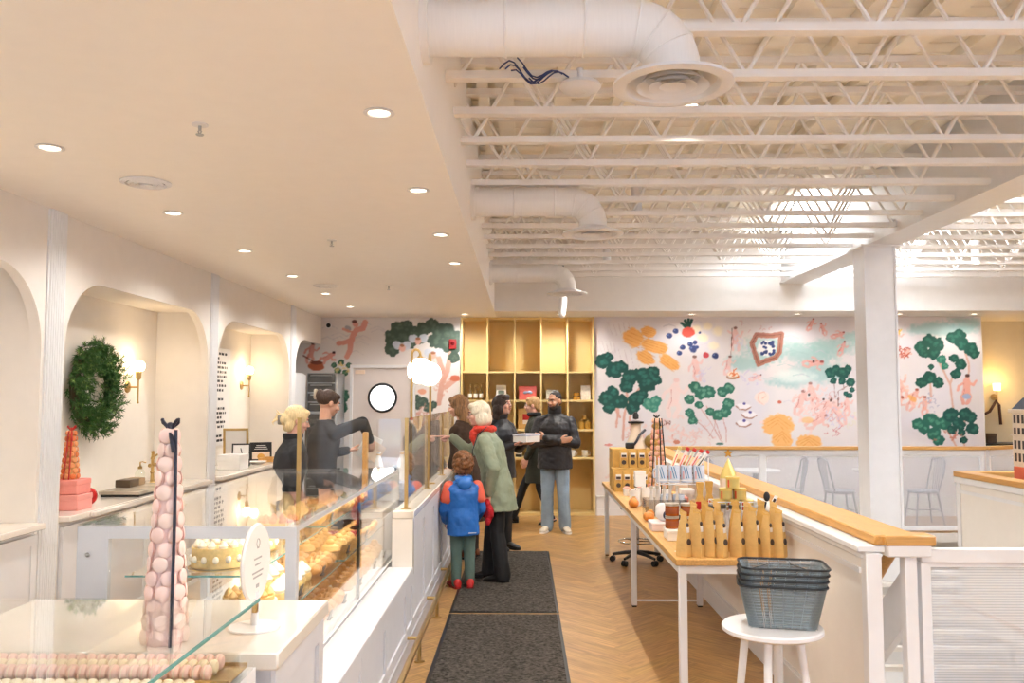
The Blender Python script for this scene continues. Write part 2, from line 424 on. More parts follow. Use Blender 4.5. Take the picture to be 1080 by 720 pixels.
struct('exterior_building', m, [mat('blue grey cladding', (84, 118, 140), .7, var=.2), mat('dark shop window', (40, 50, 60), .2), mat('snow cover', (236, 238, 242), .7)])
m = MB()
for k in range(9): m.bb(-9.5+2.2*k, -9.1+2.2*k, -9.2, -8.8, 0, 1.9)
m.slot(1).bb(-9.5, 9, -9.1, -8.9, .1, .9)
struct('exterior_fence', m, [mat('rust red post', (120, 62, 50), .7), mat('snowy hedge', (150, 160, 150), .9, var=.4, scale=2)])

# ---------------------------------------------------------------- ceilings
m = MB(); m.bb(XN-.1, -.4, YF, YB+.1, ZC, ZD+.05); o = struct('ceiling_left', m, CEIL)
m = MB(); m.bb(-.4, XR, 11.72, YB+.9, ZC, ZD+.05); struct('ceiling_bulkhead', m, WALL)
SKY = (2.9, 5.0, 9.15, 11.0); SK_ADDED = (4.4, 7.6, 3.2, 6.6)  # second opening is out of view, added to brighten the right bay
m = MB()
def deck(x0, x1, y0, y1): m.bb(x0, x1, y0, y1, ZD, ZD+.06)
deck(-.4, 2.9, YF, 11.75)
deck(2.9, SKY[1], YF, SK_ADDED[2]); deck(2.9, SK_ADDED[0], SK_ADDED[2], SK_ADDED[3]); deck(2.9, SKY[1], SK_ADDED[3], SKY[2]); deck(2.9, SKY[1], SKY[3], 11.75)
deck(SKY[1], XR, YF, SK_ADDED[2]); deck(SK_ADDED[1], XR, SK_ADDED[2], SK_ADDED[3]); deck(SKY[1], XR, SK_ADDED[3], 11.75)
y = 1.0
while y < 11.7:      # board joints across the deck
    for x0, x1 in ((-.4, 2.88),): m.bb(x0, x1, y, y+.012, ZD-.006, ZD)
    y += .17
o = struct('ceiling', m, DECKM)
m = MB(); x = -.2
while x < XR:
    for y0, y1 in ((1.0, SKY[2] if 2.85 < x < 5.0 else 11.7), (SKY[3], 11.7)):
        if y1-y0 > .3 and not (4.35 < x < 7.6 and y0 < 3): m.bb(x, x+.13, y0, y1, ZD-.075, ZD)
    x += .435
struct('ceiling_rib', m, DECKM)
# skylight curbs and milky daylit glazing; the second is unseen, added for its light
SKYG = mat('daylit milky skylight', (255, 255, 255), .5, var=.01, emit=7.5, ecol=(236, 244, 255))
for i, (a, b, c, d) in enumerate((SKY, SK_ADDED)):
    m = MB(); m.bb(a-.05, a, c, d, ZD, ZD+.45); m.bb(b, b+.05, c, d, ZD, ZD+.45); m.bb(a-.05, b+.05, c-.05, c, ZD, ZD+.45); m.bb(a-.05, b+.05, d, d+.05, ZD, ZD+.45)
    k = int((b-a)/1.2)
    for j in range(1, k): m.bb(a+(b-a)*j/k-.03, a+(b-a)*j/k+.03, c, d, ZD+.32, ZD+.4)
    m.slot(1).bb(a, b, c, d, ZD+.42, ZD+.45)
    struct('window_%d' % (5+i), m, [JOISTM, SKYG])

# open web steel joists
def joist(name, x0, x1, y, zb, zt, phase=0.):
    m = MB()
    m.bb(x0, x1, y-.032, y+.032, zb-.012, zb+.03); m.bb(x0, x1, y-.032, y+.032, zt-.03, zt+.012)
    x = x0+phase-.6; up = True
    while x < x1:
        a, b = (x, zb+.01 if up else zt-.01), (x+.3, zt-.01 if up else zb+.01)
        if a[0] < x0: t = (x0-a[0])/.3; a = (x0, a[1]+(b[1]-a[1])*t) if t < 1 else None
        if a and b[0] > x1: t = (x1-a[0])/(b[0]-a[0]); b = (x1, a[1]+(b[1]-a[1])*t)
        if a: m.cyl((a[0], y, a[1]), (b[0], y, b[1]), .0125, n=6)
        x += .3; up = not up
    return struct(name, m, JOISTM)
YJ = [3.19+.545*k for k in range(16)]
for i, y in enumerate(YJ): joist('ceiling_joist', -.4, 3.56, y, 3.34, 3.87, (.17*i) % .6)
for i, y in enumerate(YJ[4:]): joist('ceiling_joist', 3.84, XR, y+.1, 3.34, 3.87, (.23*i) % .6)
for i in range(5): joist('floor_joist', 1.8, WX1, 7.55+.575*i, -.62, -.14, (.2*i) % .6)
m = MB(); m.bb(3.55, 3.85, YF, 11.75, 3.28, ZD); m.bb(3.53, 3.87, YF, 11.75, 3.275, 3.3); struct('ceiling_beam', m, WHITE)
m = MB(); m.bb(2.36, 2.48, YF, 11.72, 3.90, 3.99); m.bb(2.33, 2.51, YF, 11.72, 3.89, 3.905); struct('ceiling_purlin', m, DECKM)
m = MB(); m.bb(.02-.35, .02-.27, YF, 11.72, 3.88, 3.95); struct('ceiling_strut', m, DECKM)
m = MB(); m.bb(3.51, 3.82, 8.75, 9.06, -3.2, 3.28, b=.01); m.bb(3.50, 3.525, 8.74, 8.80, -3.2, 3.28); m.bb(3.805, 3.83, 8.74, 8.80, -3.2, 3.28); m.bb(3.46, 3.87, 8.7, 9.1, 3.255, 3.28); struct('column', m, WHITE)

# ---------------------------------------------------------------- ducts with round diffusers
def duct(y, z, zd, xe, label):
    t = thing('air_duct', label, 'duct', (xe, y, z), group=None)
    r = .108; m = MB()
    R_ = .17
    pts = [(-.42-xe, 0, 0)]+[(-R_+R_*math.sin(PI/2*i/10), 0, -R_+R_*math.cos(PI/2*i/10)) for i in range(11)]+[(0, 0, zd-z+.05)]
    m.tube(pts, r, 28, cap=False); m.build('pipe', DUCTM, t)
    m = MB(); m.tube([(-.42-xe, 0, 0), (-.37-xe, 0, 0)], r+.03, 28); m.build('collar', DUCTM, t)
    for k in range(1, 3): m = MB(); m.torus((-.38-xe+(.62-.0)*k*.5, 0, 0), r+.001, .006, 28, 6, axis='x'); m.build('seam', DUCTM, t)
    for k in (1, 4, 7):
        a = PI/2*k/10
        mm = MB(); M = TR(-R_+R_*math.sin(a), 0, -R_+R_*math.cos(a)) @ RY(a); mm.torus((0,0,0), r+.001, .004, 28, 6, axis='x', M=M); mm.build('seam', DUCTM, t)
    m = MB(); zz = zd-z
    m.lathe([(.10, zz+.06), (.115, zz+.05), (.16, zz+.02), (.235, zz+.008), (.237, zz-.004), (.20, zz-.012), (.185, zz-.006), (.165, zz+.03), (.10, zz+.055)], n=40); m.build('diffuser_rim', WHITE, t)
    for rr in (.135, .088, .045):
        q = MB(); q.lathe([(rr, zz-.002), (rr+.008, zz-.006), (rr-.022 if rr > .05 else 0.0, zz+.022), (rr-.03 if rr > .05 else 0.0, zz+.026)], n=36); q.build('diffuser_ring', WHITE, t)
    return t
duct(3.3, 3.166, 2.93, .59, 'nearest and largest looking white round duct with ceiling diffuser')
duct(6.5, 3.21, 2.96, .535, 'middle white round duct elbowing down to a diffuser')
duct(10.0, 3.175, 2.93, .515, 'farthest white round duct above the brass shelving')
t = thing('ceiling_speaker', 'flat white dish with blue cables hung from a joist beside the near duct', 'access point', (.29, 4.26, 3.26))
m = MB(); m.lathe([(0, .0), (.05, -.004), (.09, .004), (.106, .022), (.10, .04), (.0, .05)], n=32); m.build('dish', WHITE, t)
m = MB(); m.cyl((0, 0, .04), (0, 0, .12), .018); m.torus((0,0,-.002), .03, .002, axis='z'); m.build('bracket', WHITE, t)
BLUEC = mat('blue data cable', (40, 58, 110), .5)
m = MB()
for k in range(6):
    a = k*.7; pts = [(.12+.1*math.cos(a+u*.6)*.9-.04*k*.3, -.02+.03*math.sin(u*.9+k), .03+.05*math.sin(u*.7+a)+.01*k) for u in range(9)]
    m.tube([( -.06-.24*(1-abs(u-4)/4.)*.0-.03*k-.025*u, -.04+.02*math.sin(u+k), .06+.035*math.sin(u*.8+a)+.004*u*(k % 3)) for u in range(9)], .004, 6)
m.build('cable', BLUEC, t)
t = thing('ceiling_camera', 'white tubular projector spotlight hanging below the farthest duct', 'spotlight', (.50, 10.6, 2.94))
m = MB(); m.cyl((0,0,.13),(0,0,.42), .012); m.lathe([(.02,.13),(.035,.12),(.04,.05),(.03,.03)], n=16); m.build('mount', STEEL, t)
m = MB(); m.caps((0,0,0), .05, (-.02,-.03,-.2), .045); m.build('housing', WHITE, t)

# ---------------------------------------------------------------- recessed downlights, vents, sprinklers on the left ceiling
def downlight_proto():
    t = thing('ceiling_light', 'x', 'ceiling light', (0,0,ZC))
    m = MB(); m.lathe([(.045,.0),(.062,-.001),(.066,-.006),(.05,-.009),(.044,-.004)], n=28); m.build('ring', WHITE, t)
    m = MB(); m.lathe([(.0,-.0035),(.047,-.0035),(.047,.002),(.0,.002)], n=24); m.build('lens', LEDW, t)
    return t
DL = []
for k, y in enumerate((2.16, 3.504, 4.843, 6.183, 7.499, 12.1)): DL.append((-.605 if y < 12 else -.84, y, '%s round downlight in the row near the soffit edge' % ORD[k]))
for k, y in enumerate((2.56, 3.984, 5.425, 6.844, 8.28, 9.68, 11.074)): DL.append((-2.265, y, '%s round downlight in the row near the left wall' % ORD[k]))
for k, x in enumerate((.52, 2.4, 3.9, 5.35, 6.4)): DL.append((x, 12.15, '%s round downlight in the low ceiling strip before the mural' % ORD[k]))
first = downlight_proto(); first['label'] = DL[0][2]; first.location = (DL[0][0], DL[0][1], ZC)
for x, y, l in DL[1:]: dup(first, (x, y, ZC), label=l)
def spot(x, y, z, w, ang=120, col=(255, 253, 250), rad=.05, blend=.6, name='downlight beam'):
    l = bpy.data.lights.new(name, 'SPOT'); l.energy = w; l.spot_size = math.radians(ang); l.spot_blend = blend; l.color = lin(col); l.shadow_soft_size = rad
    o = bpy.data.objects.new(name, l); COL.objects.link(o); o.location = (x, y, z); return o
for x, y, l in DL: spot(x, y, ZC-.03, (22 if x > -1 else (40 if y < 6 else (44 if y < 10.5 else 70))) if y < 11.5 else (66 if x < 1 else 19), 155 if y < 11.5 else 172)
CANX = [(1.02, 2.0), (1.02, 5.09), (1.02, 7.6), (1.02, 10.35), (5.5, 10.35), (5.5, 7.6)]
t0 = None
for k, (x, y) in enumerate(CANX):
    lab = ('%s small white can light among the joists above the aisle' % ORD[k]) if x < 3 else ('%s small white can light among the joists beyond the beam' % ORD[k-4])
    if t0 is None:
        t0 = thing('can_light', lab, 'ceiling light', (x, y, 3.36))
        m = MB(); m.lathe([(.04,.26),(.05,.25),(.05,.0),(.042,.0),(.042,.02)], n=20); m.cyl((0,0,.26),(0,0,.55),.008); m.build('housing', WHITE, t0)
        m = MB(); m.lathe([(.0,.012),(.042,.012),(.042,.018),(0,.018)], n=20); m.build('lens', LEDW, t0)
    else: dup(t0, (x, y, 3.36 if k != 1 else 3.47), label=lab)
    spot(x, y, 3.35 if k != 1 else 3.44, 185 if x < 3 else 8, 130, (255, 250, 240), .045)
def vent(x, y, lab):
    t = thing('ceiling_vent', lab, 'vent', (x, y, ZC))
    m = MB(); m.lathe([(.10,.0),(.135,-.002),(.135,-.008),(.11,-.016),(.10,-.004)], n=32); m.build('rim', WHITE, t)
    for rr in (.085, .055): q = MB(); q.lathe([(rr,-.02),(rr+.012,-.012),(rr-.01,.0),(rr-.016,-.004)], n=28); q.build('ring', WHITE, t)
    m = MB(); m.lathe([(0,-.022),(.035,-.022),(.03,.0),(0,.0)], n=24); m.build('core', WHITE, t)
    m = MB(); m.lathe([(0,-.0015),(.105,-.0015),(.105,.001),(0,.001)], n=24); m.build('throat', BLACKP, t)
vent(-2.098, 4.65, 'nearer round white air vent in the left ceiling'); vent(-2.1, 9.0, 'farther round white air vent in the left ceiling')
for k, (x, y) in enumerate(((-1.418, 3.655), (-1.454, 6.397), (-1.434, 9.018))):
    t = thing('sprinkler_head', '%s small fire sprinkler under the left ceiling' % ('nearest', 'middle', 'farthest')[k], 'sprinkler', (x, y, ZC))
    m = MB(); m.lathe([(0,0),(.035,0),(.035,-.006),(.0,-.008)], n=20); m.build('plate', WHITE, t)
    m = MB(); m.cyl((0,0,-.006),(0,0,-.03),.007); m.cyl((-.008,0,-.03),(0,0,-.045),.003); m.cyl((.008,0,-.03),(0,0,-.045),.003); m.lathe([(0,-.045),(.018,-.045),(.016,-.049),(0,-.049)], n=12); m.build('nozzle', STEEL, t)
# ---------------------------------------------------------------- niche counters along the left wall
HANDLE = BRASS
NC = .94
for k, (y0, y1) in enumerate(((2.65, 5.26), (5.53, 8.08), (8.33, 10.90))):
    nm = ('nearest', 'middle', 'farthest')[k]
    t = thing('niche_cabinet', 'cream base cabinet built into the %s arched niche' % nm, 'cabinet', (-3.24, (y0+y1)/2, 0))
    w = (y1-y0)/2-.005
    m = MB(); m.bb(-.255, .24, -w, w, .08, NC-.045); m.bb(-.255, .2, -w, w, 0, .08); m.build('body', WHITE, t)
    for j in range(4):
        a = -w+2*w*j/4+.006; b = -w+2*w*(j+1)/4-.006
        m = MB(); m.bb(.24, .262, a, b, .1, NC-.07, b=.003); m.bb(.262, .268, a, a+.06, .1, NC-.07); m.bb(.262, .268, b-.06, b, .1, NC-.07); m.bb(.262, .268, a, b, NC-.13, NC-.07); m.bb(.262, .268, a, b, .1, .16)
        d = m.build('door', WHITE, t)
        m = MB(); yy = b-.03 if j % 2 == 0 else a+.03; m.cyl((.268, yy, .78), (.285, yy, .78), .006); m.ell((.292, yy, .78), .014); m.build('knob', BRASS, d)
    m = MB(); m.bb(XN+.01, -2.925, y0+.004, y1-.004, NC-.04, NC, b=.006)
    if k == 1: m.bb(-2.93, -2.885, y0+.25, y0+1.0, NC-.04, NC, b=.01)
    o = m.build('countertop', MARBLE); tag(o, 'pale stone worktop in the %s arched niche' % nm, 'countertop')
def place(y, x, z=NC): return (x, y, z)

# evergreen wreath
NEED = [mat('fir needles', (60, 102, 44), .6, var=.35, scale=30), mat('fir tips', (112, 146, 74), .6, var=.3, scale=30)]
t = thing('wreath', 'round green fir wreath hung on the middle niche wall', 'wreath', (-3.44, 6.77, 1.775))
m = MB(); m.torus((0,0,0), .275, .035, 40, 8, axis='x'); m.build('ring', mat('wreath twig', (70, 58, 36), .8), t)
m = MB()
for i in range(760):
    a = RND.uniform(0, 2*PI); rr = .275+RND.uniform(-.085, .085); b = RND.uniform(0, 2*PI)
    c = Vector((.03+.05*math.cos(b), math.cos(a)*rr, math.sin(a)*rr))
    out = Vector((RND.uniform(.1, .9), math.cos(a)*(rr-.3)*6+RND.uniform(-.8, .8)-math.sin(a)*.7, math.sin(a)*(rr-.3)*6+RND.uniform(-.8, .8)+math.cos(a)*.7)).normalized()
    ln = RND.uniform(.05, .095); m.slot(0)
    tip = c+out*ln
    side = out.orthogonal().normalized(); s2 = out.cross(side)
    for k in range(14):
        u = .15+.85*k/14; base = c+out*ln*u; an = k*2.4
        d = (out*.75+side*math.cos(an)+s2*math.sin(an)).normalized(); e = base+d*.042*(1.2-u*.5); q = d.cross(out).normalized()*.0048
        m.slot(1 if (k > 9 and i % 3 == 0) else 0)
        m.add([base-q, base+q, e], [(0,1,2)])
o = m.build('fir_sprays', NEED, t, smooth=False); o['kind'] = 'stuff'

def sconce(loc, ang, lab, rope=False):
    t = thing('wall_sconce', lab, 'wall light', loc, ang)     # local +X points away from the wall
    m = MB(); m.lathe([(0,0),(.05,0),(.052,.006),(.046,.014),(.012,.02),(0,.02)], n=24, M=RY(PI/2)); m.build('backplate', BRASS, t)
    m = MB(); m.cyl((.015,0,0),(.10,0,0), .008); m.cyl((.10,0,-.13),(.10,0,.09), .007); m.ell((.10,0,-.135), .011); m.lathe([(.008,.06),(.022,.075),(.026,.135),(.02,.14)], (.10,0,0), n=16); m.build('arm', BRASS, t)
    m = MB(); m.ell((.10,0,.185), .052, nu=20, nv=14); m.build('bulb', BULB, t)
    M = Matrix.Rotation(ang, 3, 'Z'); p = Vector(loc)+M @ Vector((.19, 0, .2))
    l = bpy.data.lights.new('sconce glow', 'POINT'); l.energy = 2.6; l.color = lin((255, 226, 186)); l.shadow_soft_size = .05
    o = bpy.data.objects.new('sconce glow', l); COL.objects.link(o); o.location = p
sconce((-3.5, 7.50, 1.80), 0, 'brass wall sconce with globe bulb right of the wreath')
sconce((-3.5, 10.55, 1.86), 0, 'brass wall sconce beside the letter menu board')
sconce((-3.5, 3.7, 1.80), 0, 'brass wall sconce in the nearest niche')

# pink boxes, bauble and small tower at the left of the middle niche
def giftbox(y, x, z, lx, ly, lz, m_, lab, cat='box', grp=None):
    t = thing('gift_box', lab, cat, (x, y, z), 0, grp)
    m = MB(); m.bb(-lx/2, lx/2, -ly/2, ly/2, 0, lz*.72, b=.004); m.build('base', m_, t)
    m = MB(); m.bb(-lx/2-.003, lx/2+.003, -ly/2-.003, ly/2+.003, lz*.6, lz, b=.005); m.build('lid', m_, t)
    return t
t = giftbox(5.90, -3.13, NC, .22, .20, .105, PINKBOX, 'lower pink box of the two stacked in the middle niche')
giftbox(5.90, -3.13, NC+.106, .20, .19, .10, mat('rose card box', (240, 150, 138), .5), 'upper pink box of the two stacked in the middle niche')
ORANGE = [mat('orange macaron', (232, 132, 72), .6), mat('apricot macaron', (240, 168, 110), .6)]
def macaron_geo(m, M, r=.022, k=0, fill=1):
    m.slot(k).lathe([(0,-.013),(r*.72,-.0115),(r*.97,-.006),(r,-.0025),(r*.93,-.0018)], n=14, M=M)
    m.slot(fill).lathe([(r*.9,-.0026),(r*.94,0),(r*.9,.0026)], n=14, M=M)
    m.slot(k).lathe([(r*.93,.0018),(r,.0025),(r*.97,.006),(r*.72,.0115),(0,.013)], n=14, M=M)
def tower(name, lab, loc, H, rb, rt, rows, mats, ribbon, mr=.022, group=None, split=True, bow=True, facing=None, cols=None, rot=0, flat=1.):
    t = thing(name, lab, 'macaron tower', loc, rot, group)
    m = MB(); m.lathe([(0,0),(rb*.9,0),(rt*.8,H),(0,H)], n=24); m.build('cone', mats[-1], t)
    back = MB(); nb = 0; shared = {}
    for j in range(rows):
        z = H*(j+.55)/rows; r = rb+(rt-rb)*z/H
        n = max(4, int(2*PI*(r)/(mr*2.06)))
        for i in range(n):
            a = 2*PI*(i+.5*(j % 2))/n
            M = RZ(a) @ TR(r-.002, 0, z) @ RY(PI/2-math.atan((rb-rt)/H)) @ Matrix.Scale(flat, 4, (0,0,1))
            k = RND.randrange(len(mats)-2) if len(mats) > 3 else 0
            if split and math.sin(a) < .45:
                if k not in shared:
                    q = MB(); macaron_geo(q, None, mr, 0, 1); shared[k] = q.mesh('macaron', [mats[k], mats[-2]])
                o = bpy.data.objects.new('macaron', shared[k]); COL.objects.link(o); o.parent = t; o.matrix_local = M
            else: macaron_geo(back, M, mr, k, len(mats)-2); nb += 1
    if nb:
        o = back.build('rear_macarons', mats, t)
        if split: o['kind'] = 'stuff'
    if ribbon is not None:
        for aa in ribbon[1]:
            q = MB(); ps = [(math.cos(aa+ribbon[2]*u/10)*(rb+(rt-rb)*u/10+.016), math.sin(aa+ribbon[2]*u/10)*(rb+(rt-rb)*u/10+.016), H*u/10) for u in range(11)]
            q.tube(ps, .0055, 6); q.build('ribbon', ribbon[0], t)
        if bow:
            q = MB()
            for s in (-1, 1): q.tube([(.02*s*math.sin(PI*u/8)+.006*s, -.006*math.sin(PI*u/4), H+.006+.028*math.sin(PI*u/8)*(1 if u < 5 else .6)) for u in range(9)], .0055, 6)
            q.ell((0,0,H+.012), .012); q.tube([(0,-.01,H+.01),(.02,-rt-.012,H-.03),(.03,-rt-.018,H-.07)], .007, 6); q.build('bow', ribbon[0], t)
    return t
tower('macaron_tower', 'small orange macaron tower with red ribbons on the pink boxes', (-3.13, 5.90, NC+.206), .33, .055, .024, 9, [ORANGE[0], ORANGE[1], CREAMM, KRAFT], (REDR, (-1.7, -1.2), .15), .019, split=False)
BAUBLE = mat('red glass bauble', (200, 32, 28), .12, .5)
t = thing('bauble', 'red christmas bauble lying beside the pink boxes', 'ornament', (-3.10, 6.09, NC+.065))
m = MB(); m.ell((0,0,0), .065, nu=24, nv=16); m.build('ball', BAUBLE, t); m = MB(); m.cyl((0,.055,.03),(0,.075,.042), .012); m.build('cap', BRASS, t)

# marble tray, box, soap dispenser, brass tap
t = thing('serving_slab', 'grey marble slab with dark edge on the middle niche counter', 'tray', (-3.12, 6.95, NC))
m = MB(); m.bb(-.15, .15, -.33, .33, .0, .018); m.build('foot', BLACKP, t); m = MB(); m.bb(-.16, .16, -.35, .35, .018, .045, b=.004); m.build('top', mat('grey veined marble', (178, 166, 148), .25, var=.25, scale=7), t)
t = thing('wooden_block', 'small dark wood and brass box on the marble slab', 'box', (-3.22, 7.0, NC+.045))
m = MB(); m.bb(-.06, .06, -.13, .04, 0, .06, b=.004); m.build('dark_half', mat('dark walnut', (92, 74, 54), .4, var=.2), t); m = MB(); m.bb(-.058, .058, .04, .16, 0, .058, b=.004); m.build('light_half', mat('weathered wood', (160, 132, 98), .5, var=.2), t)
t = thing('soap_dispenser', 'clear glass bottle with gold pump on the middle niche counter', 'bottle', (-3.3, 7.36, NC))
m = MB(); m.lathe([(0,0),(.04,0),(.042,.01),(.042,.12),(.03,.145),(.014,.155),(.014,.165)], n=20); m.build('bottle', glassmat('bottle glass', (.93, .95, .92)), t)
m = MB(); m.lathe([(.0,.155),(.018,.155),(.018,.175),(.006,.18),(.006,.215),(.0,.215)], n=14); m.tube([(0,0,.212),(.02,0,.216),(.05,0,.208)], .005, 6); m.build('pump', BRASS, t)
t = thing('brass_tap', 'tall ornate brass bridge tap on the middle niche counter', 'tap', (-3.28, 7.56, NC))
m = MB(); m.lathe([(0,0),(.035,0),(.036,.01),(.018,.03),(.014,.1),(.022,.11),(.014,.12),(.013,.22),(.02,.23),(.013,.25),(.013,.28),(.02,.29),(.0,.3)], n=16); m.build('column', BRASS, t)
m = MB(); m.tube([(0,0,.24),(.05,0,.27),(.1,0,.27),(.13,0,.24),(.135,0,.2)], .009, 8); m.build('spout', BRASS, t)
for s in (-1, 1):
    m = MB(); m.cyl((0,0,.16),(0,s*.045,.17), .008); m.ell((0,s*.055,.172), .017); m.build('handle', BRASS, t)

# letter menu board: rows of small black lettering, too small to read in the photograph
t = thing('menu_board', 'tall white letter board with rows of black lettering in the farthest niche', 'sign', (-3.47, 9.72, 1.72))
m = MB(); m.bb(-.02, .0, -.30, .34, -.56, .56, b=.004); m.build('panel', PAPERW, t)
m = MB()
zz = .49
widths = [.28, .22, .42, .5, .44, .46, .34, .44, .4, .0, .2, .0, .4, .46, .34, .46, .2, .0, .36, .48]
for w_ in widths:
    y = -.24
    if w_ in (.28, .2): y = -.05
    end = y+w_
    while y < end-.02:
        l = RND.uniform(.035, .1); l = min(l, end-y); x = y
        while x < y+l-.012:
            m.bb(.0, .003, x, x+.012, zz-.014, zz+.014+RND.uniform(-.004,.002)); x += .016
        y += l+.022
    zz -= .052
o = m.build('lettering', BLACKP, t)
# things on the far niche counter
t = thing('framed_sign', 'dark poster with a golden cake leaning at the farthest niche wall', 'picture', (-3.22, 10.50, NC))
t.scale = (.62,)*3
M = RZ(.45) @ RX(-.12)
m = MB(); m.bb(-.21, .21, -.012, .012, 0, .36, M, b=.003); m.build('frame', BLACKP, t)
m = MB(); m.bb(-.17, .17, -.016, -.012, .03, .17, M); m.build('picture', CREAMM, t)
m = MB()
for k in range(3): m.bb(-.13+.02*k, .13-.02*k, -.0165, -.012, .22+.035*k, .232+.035*k, M)
m.build('lettering', PAPERW, t)
m = MB(); m.lathe([(0,0),(.06,0),(.075,.03),(.06,.075),(.03,.095),(0,.1)], n=20, M=M @ TR(0,-.016,.04) @ Matrix.Scale(.12,4,(0,1,0))); m.build('cake_print', mat('cake print', (206, 150, 60), .5), t)
t = thing('picture_frame', 'gold picture frame seen edge on in the farthest niche', 'picture', (-3.30, 9.82, NC))
M = RZ(.15) @ RX(.1)
m = MB(); m.bb(-.14, -.115, -.012, .012, 0, .42, M); m.bb(.115, .14, -.012, .012, 0, .42, M); m.bb(-.14, .14, -.012, .012, 0, .025, M); m.bb(-.14, .14, -.012, .012, .395, .42, M); m.build('frame', BRASS, t)
m = MB(); m.bb(-.115, .115, -.005, .008, .025, .395, M); m.build('sheet', PAPERW, t)
t = thing('picture_frame', 'black easel frame on the farthest niche counter', 'picture', (-3.18, 9.62, NC))
M = RZ(.25) @ RX(-.3)
m = MB(); m.bb(-.1, -.085, -.008, .008, 0, .26, M); m.bb(.085, .1, -.008, .008, 0, .26, M); m.bb(-.1, .1, -.008, .008, 0, .015, M); m.bb(-.1, .1, -.008, .008, .245, .26, M); m.build('frame', BLACKP, t)
m = MB(); m.bb(-.085, .085, -.003, .005, .015, .245, M); m.build('sheet', PAPERW, t); m = MB(); m.cyl((0,.0,.2),(0,.15,.0),.005); m.build('strut', BLACKP, t)
t = giftbox(9.2, -3.12, NC, .24, .3, .16, PAPERW, 'white carton on the near end of the farthest niche counter')
t = thing('paper_bowl', 'shallow white dish on the farthest niche counter', 'dish', (-3.1, 9.95, NC)); m = MB(); m.lathe([(0,.005),(.05,0),(.11,.03),(.115,.032),(.05,.01),(0,.012)], n=24); m.build('bowl', PAPERW, t)
t = thing('wooden_tray', 'small wooden tray on the farthest niche counter', 'tray', (-3.08, 10.35, NC)); m = MB(); m.bb(-.09,.09,-.13,.13,0,.015,b=.003); m.build('base', OAK, t)
m = MB(); m.bb(-.09,.09,-.13,-.118,.015,.05); m.bb(-.09,.09,.118,.13,.015,.05); m.bb(-.09,-.078,-.13,.13,.015,.05); m.bb(.078,.09,-.13,.13,.015,.05); m.build('rim', OAK, t)

# ---------------------------------------------------------------- customer counter: panelled face, ledge, foot rail
XC = -.765
t = thing('service_counter', 'long white panelled counter front with low ledge and foot rail', 'counter', (XC, 5.5, 0))
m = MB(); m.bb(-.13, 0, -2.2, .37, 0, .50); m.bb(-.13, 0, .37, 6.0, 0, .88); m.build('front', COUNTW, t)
m = MB()
yy = -2.2
PY = [-2.2, -1.45, -.75, .05, .37]
for a, b in zip(PY[:-1], PY[1:]):
    m.bb(0, .012, a, a+.07, .13, .5); m.bb(0, .012, a, b, .13, .2); m.bb(0, .012, a, b, .44, .5)
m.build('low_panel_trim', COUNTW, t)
m = MB()
PY = [.37+.70*k for k in range(9)]
for a, b in zip(PY[:-1], PY[1:]):
    b = min(b, 6.0)
    m.bb(0, .012, a, a+.07, .13, .88); m.bb(0, .012, a, b, .13, .2); m.bb(0, .012, a, b, .80, .88)
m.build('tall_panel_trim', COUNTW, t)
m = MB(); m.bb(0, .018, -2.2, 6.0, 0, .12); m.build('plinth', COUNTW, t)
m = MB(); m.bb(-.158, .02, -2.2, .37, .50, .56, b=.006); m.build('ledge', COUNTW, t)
m = MB(); m.bb(-.13, .02, .37, 6.0, .88, .935, b=.006); m.bb(-.13, .012, .37, .44, .5, .88); m.build('upper_ledge', MARBLE, t)
m = MB(); m.cyl((.09, -2.3, .15), (.09, 6.0, .15), .019, n=12)
m.build('foot_rail', BRASS, t)
for k in range(8):
    m = MB(); y = -2.1+1.12*k; m.cyl((.09, y, .0), (.09, y, .15), .013); m.cyl((.0, y, .15), (.09, y, .15), .012); m.lathe([(.013,.012),(.035,.008),(.035,0),(0,0)], (.09, y, 0), n=16); m.build('rail_bracket', BRASS, t)

# near pier between the two cases, with marble top
t = thing('pier_counter', 'white counter block with pale top between the glass cases', 'counter', (-1.30, 3.0, 0))
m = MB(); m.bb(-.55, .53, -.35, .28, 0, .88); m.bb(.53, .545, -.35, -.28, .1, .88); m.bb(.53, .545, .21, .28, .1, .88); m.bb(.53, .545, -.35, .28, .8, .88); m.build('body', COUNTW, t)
m = MB(); m.bb(-.57, .56, -.38, .30, .88, .935, b=.006); m.build('top', MARBLE, t)
# round sign on its stand
t = thing('table_sign', 'white oval sign on a stand on the near counter block', 'sign', (-.90, 2.90, .935))
m = MB(); m.lathe([(0,0),(.085,0),(.085,.006),(.02,.01),(0,.01)], n=32); m.build('foot', WHITE2, t)
m = MB(); m.cyl((0,0,.008),(0,0,.12), .013); m.build('stem', WHITE2, t)
MS = RZ(-.05) @ TR(0,0,.215) @ RY(PI/2)
m = MB(); m.lathe([(0,-.007),(.122,-.007),(.127,0),(.122,.007),(0,.007)], n=44, M=RZ(-.05) @ TR(0,0,.215) @ Matrix.Scale(1.03,4,(0,0,1)) @ RY(PI/2)); m.build('disc', PAPERW, t)
m = MB(); GREYI = mat('grey print', (176, 172, 168), .6); MM = RZ(-.05) @ TR(0,0,.215)
for w_, z in ((.02,.05),(.07,.015),(.05,-.005),(.1,-.03),(.08,-.045)): m.bb(.0072, .0082, -w_/2, w_/2, z-.003, z+.003, MM)
m.torus((.0075,0,.065), .014, .0015, 18, 5, M=MM, axis='x'); m.bb(.0072, .0082, -.014, .014, -.082, -.07, MM); m.build('print', GREYI, t)
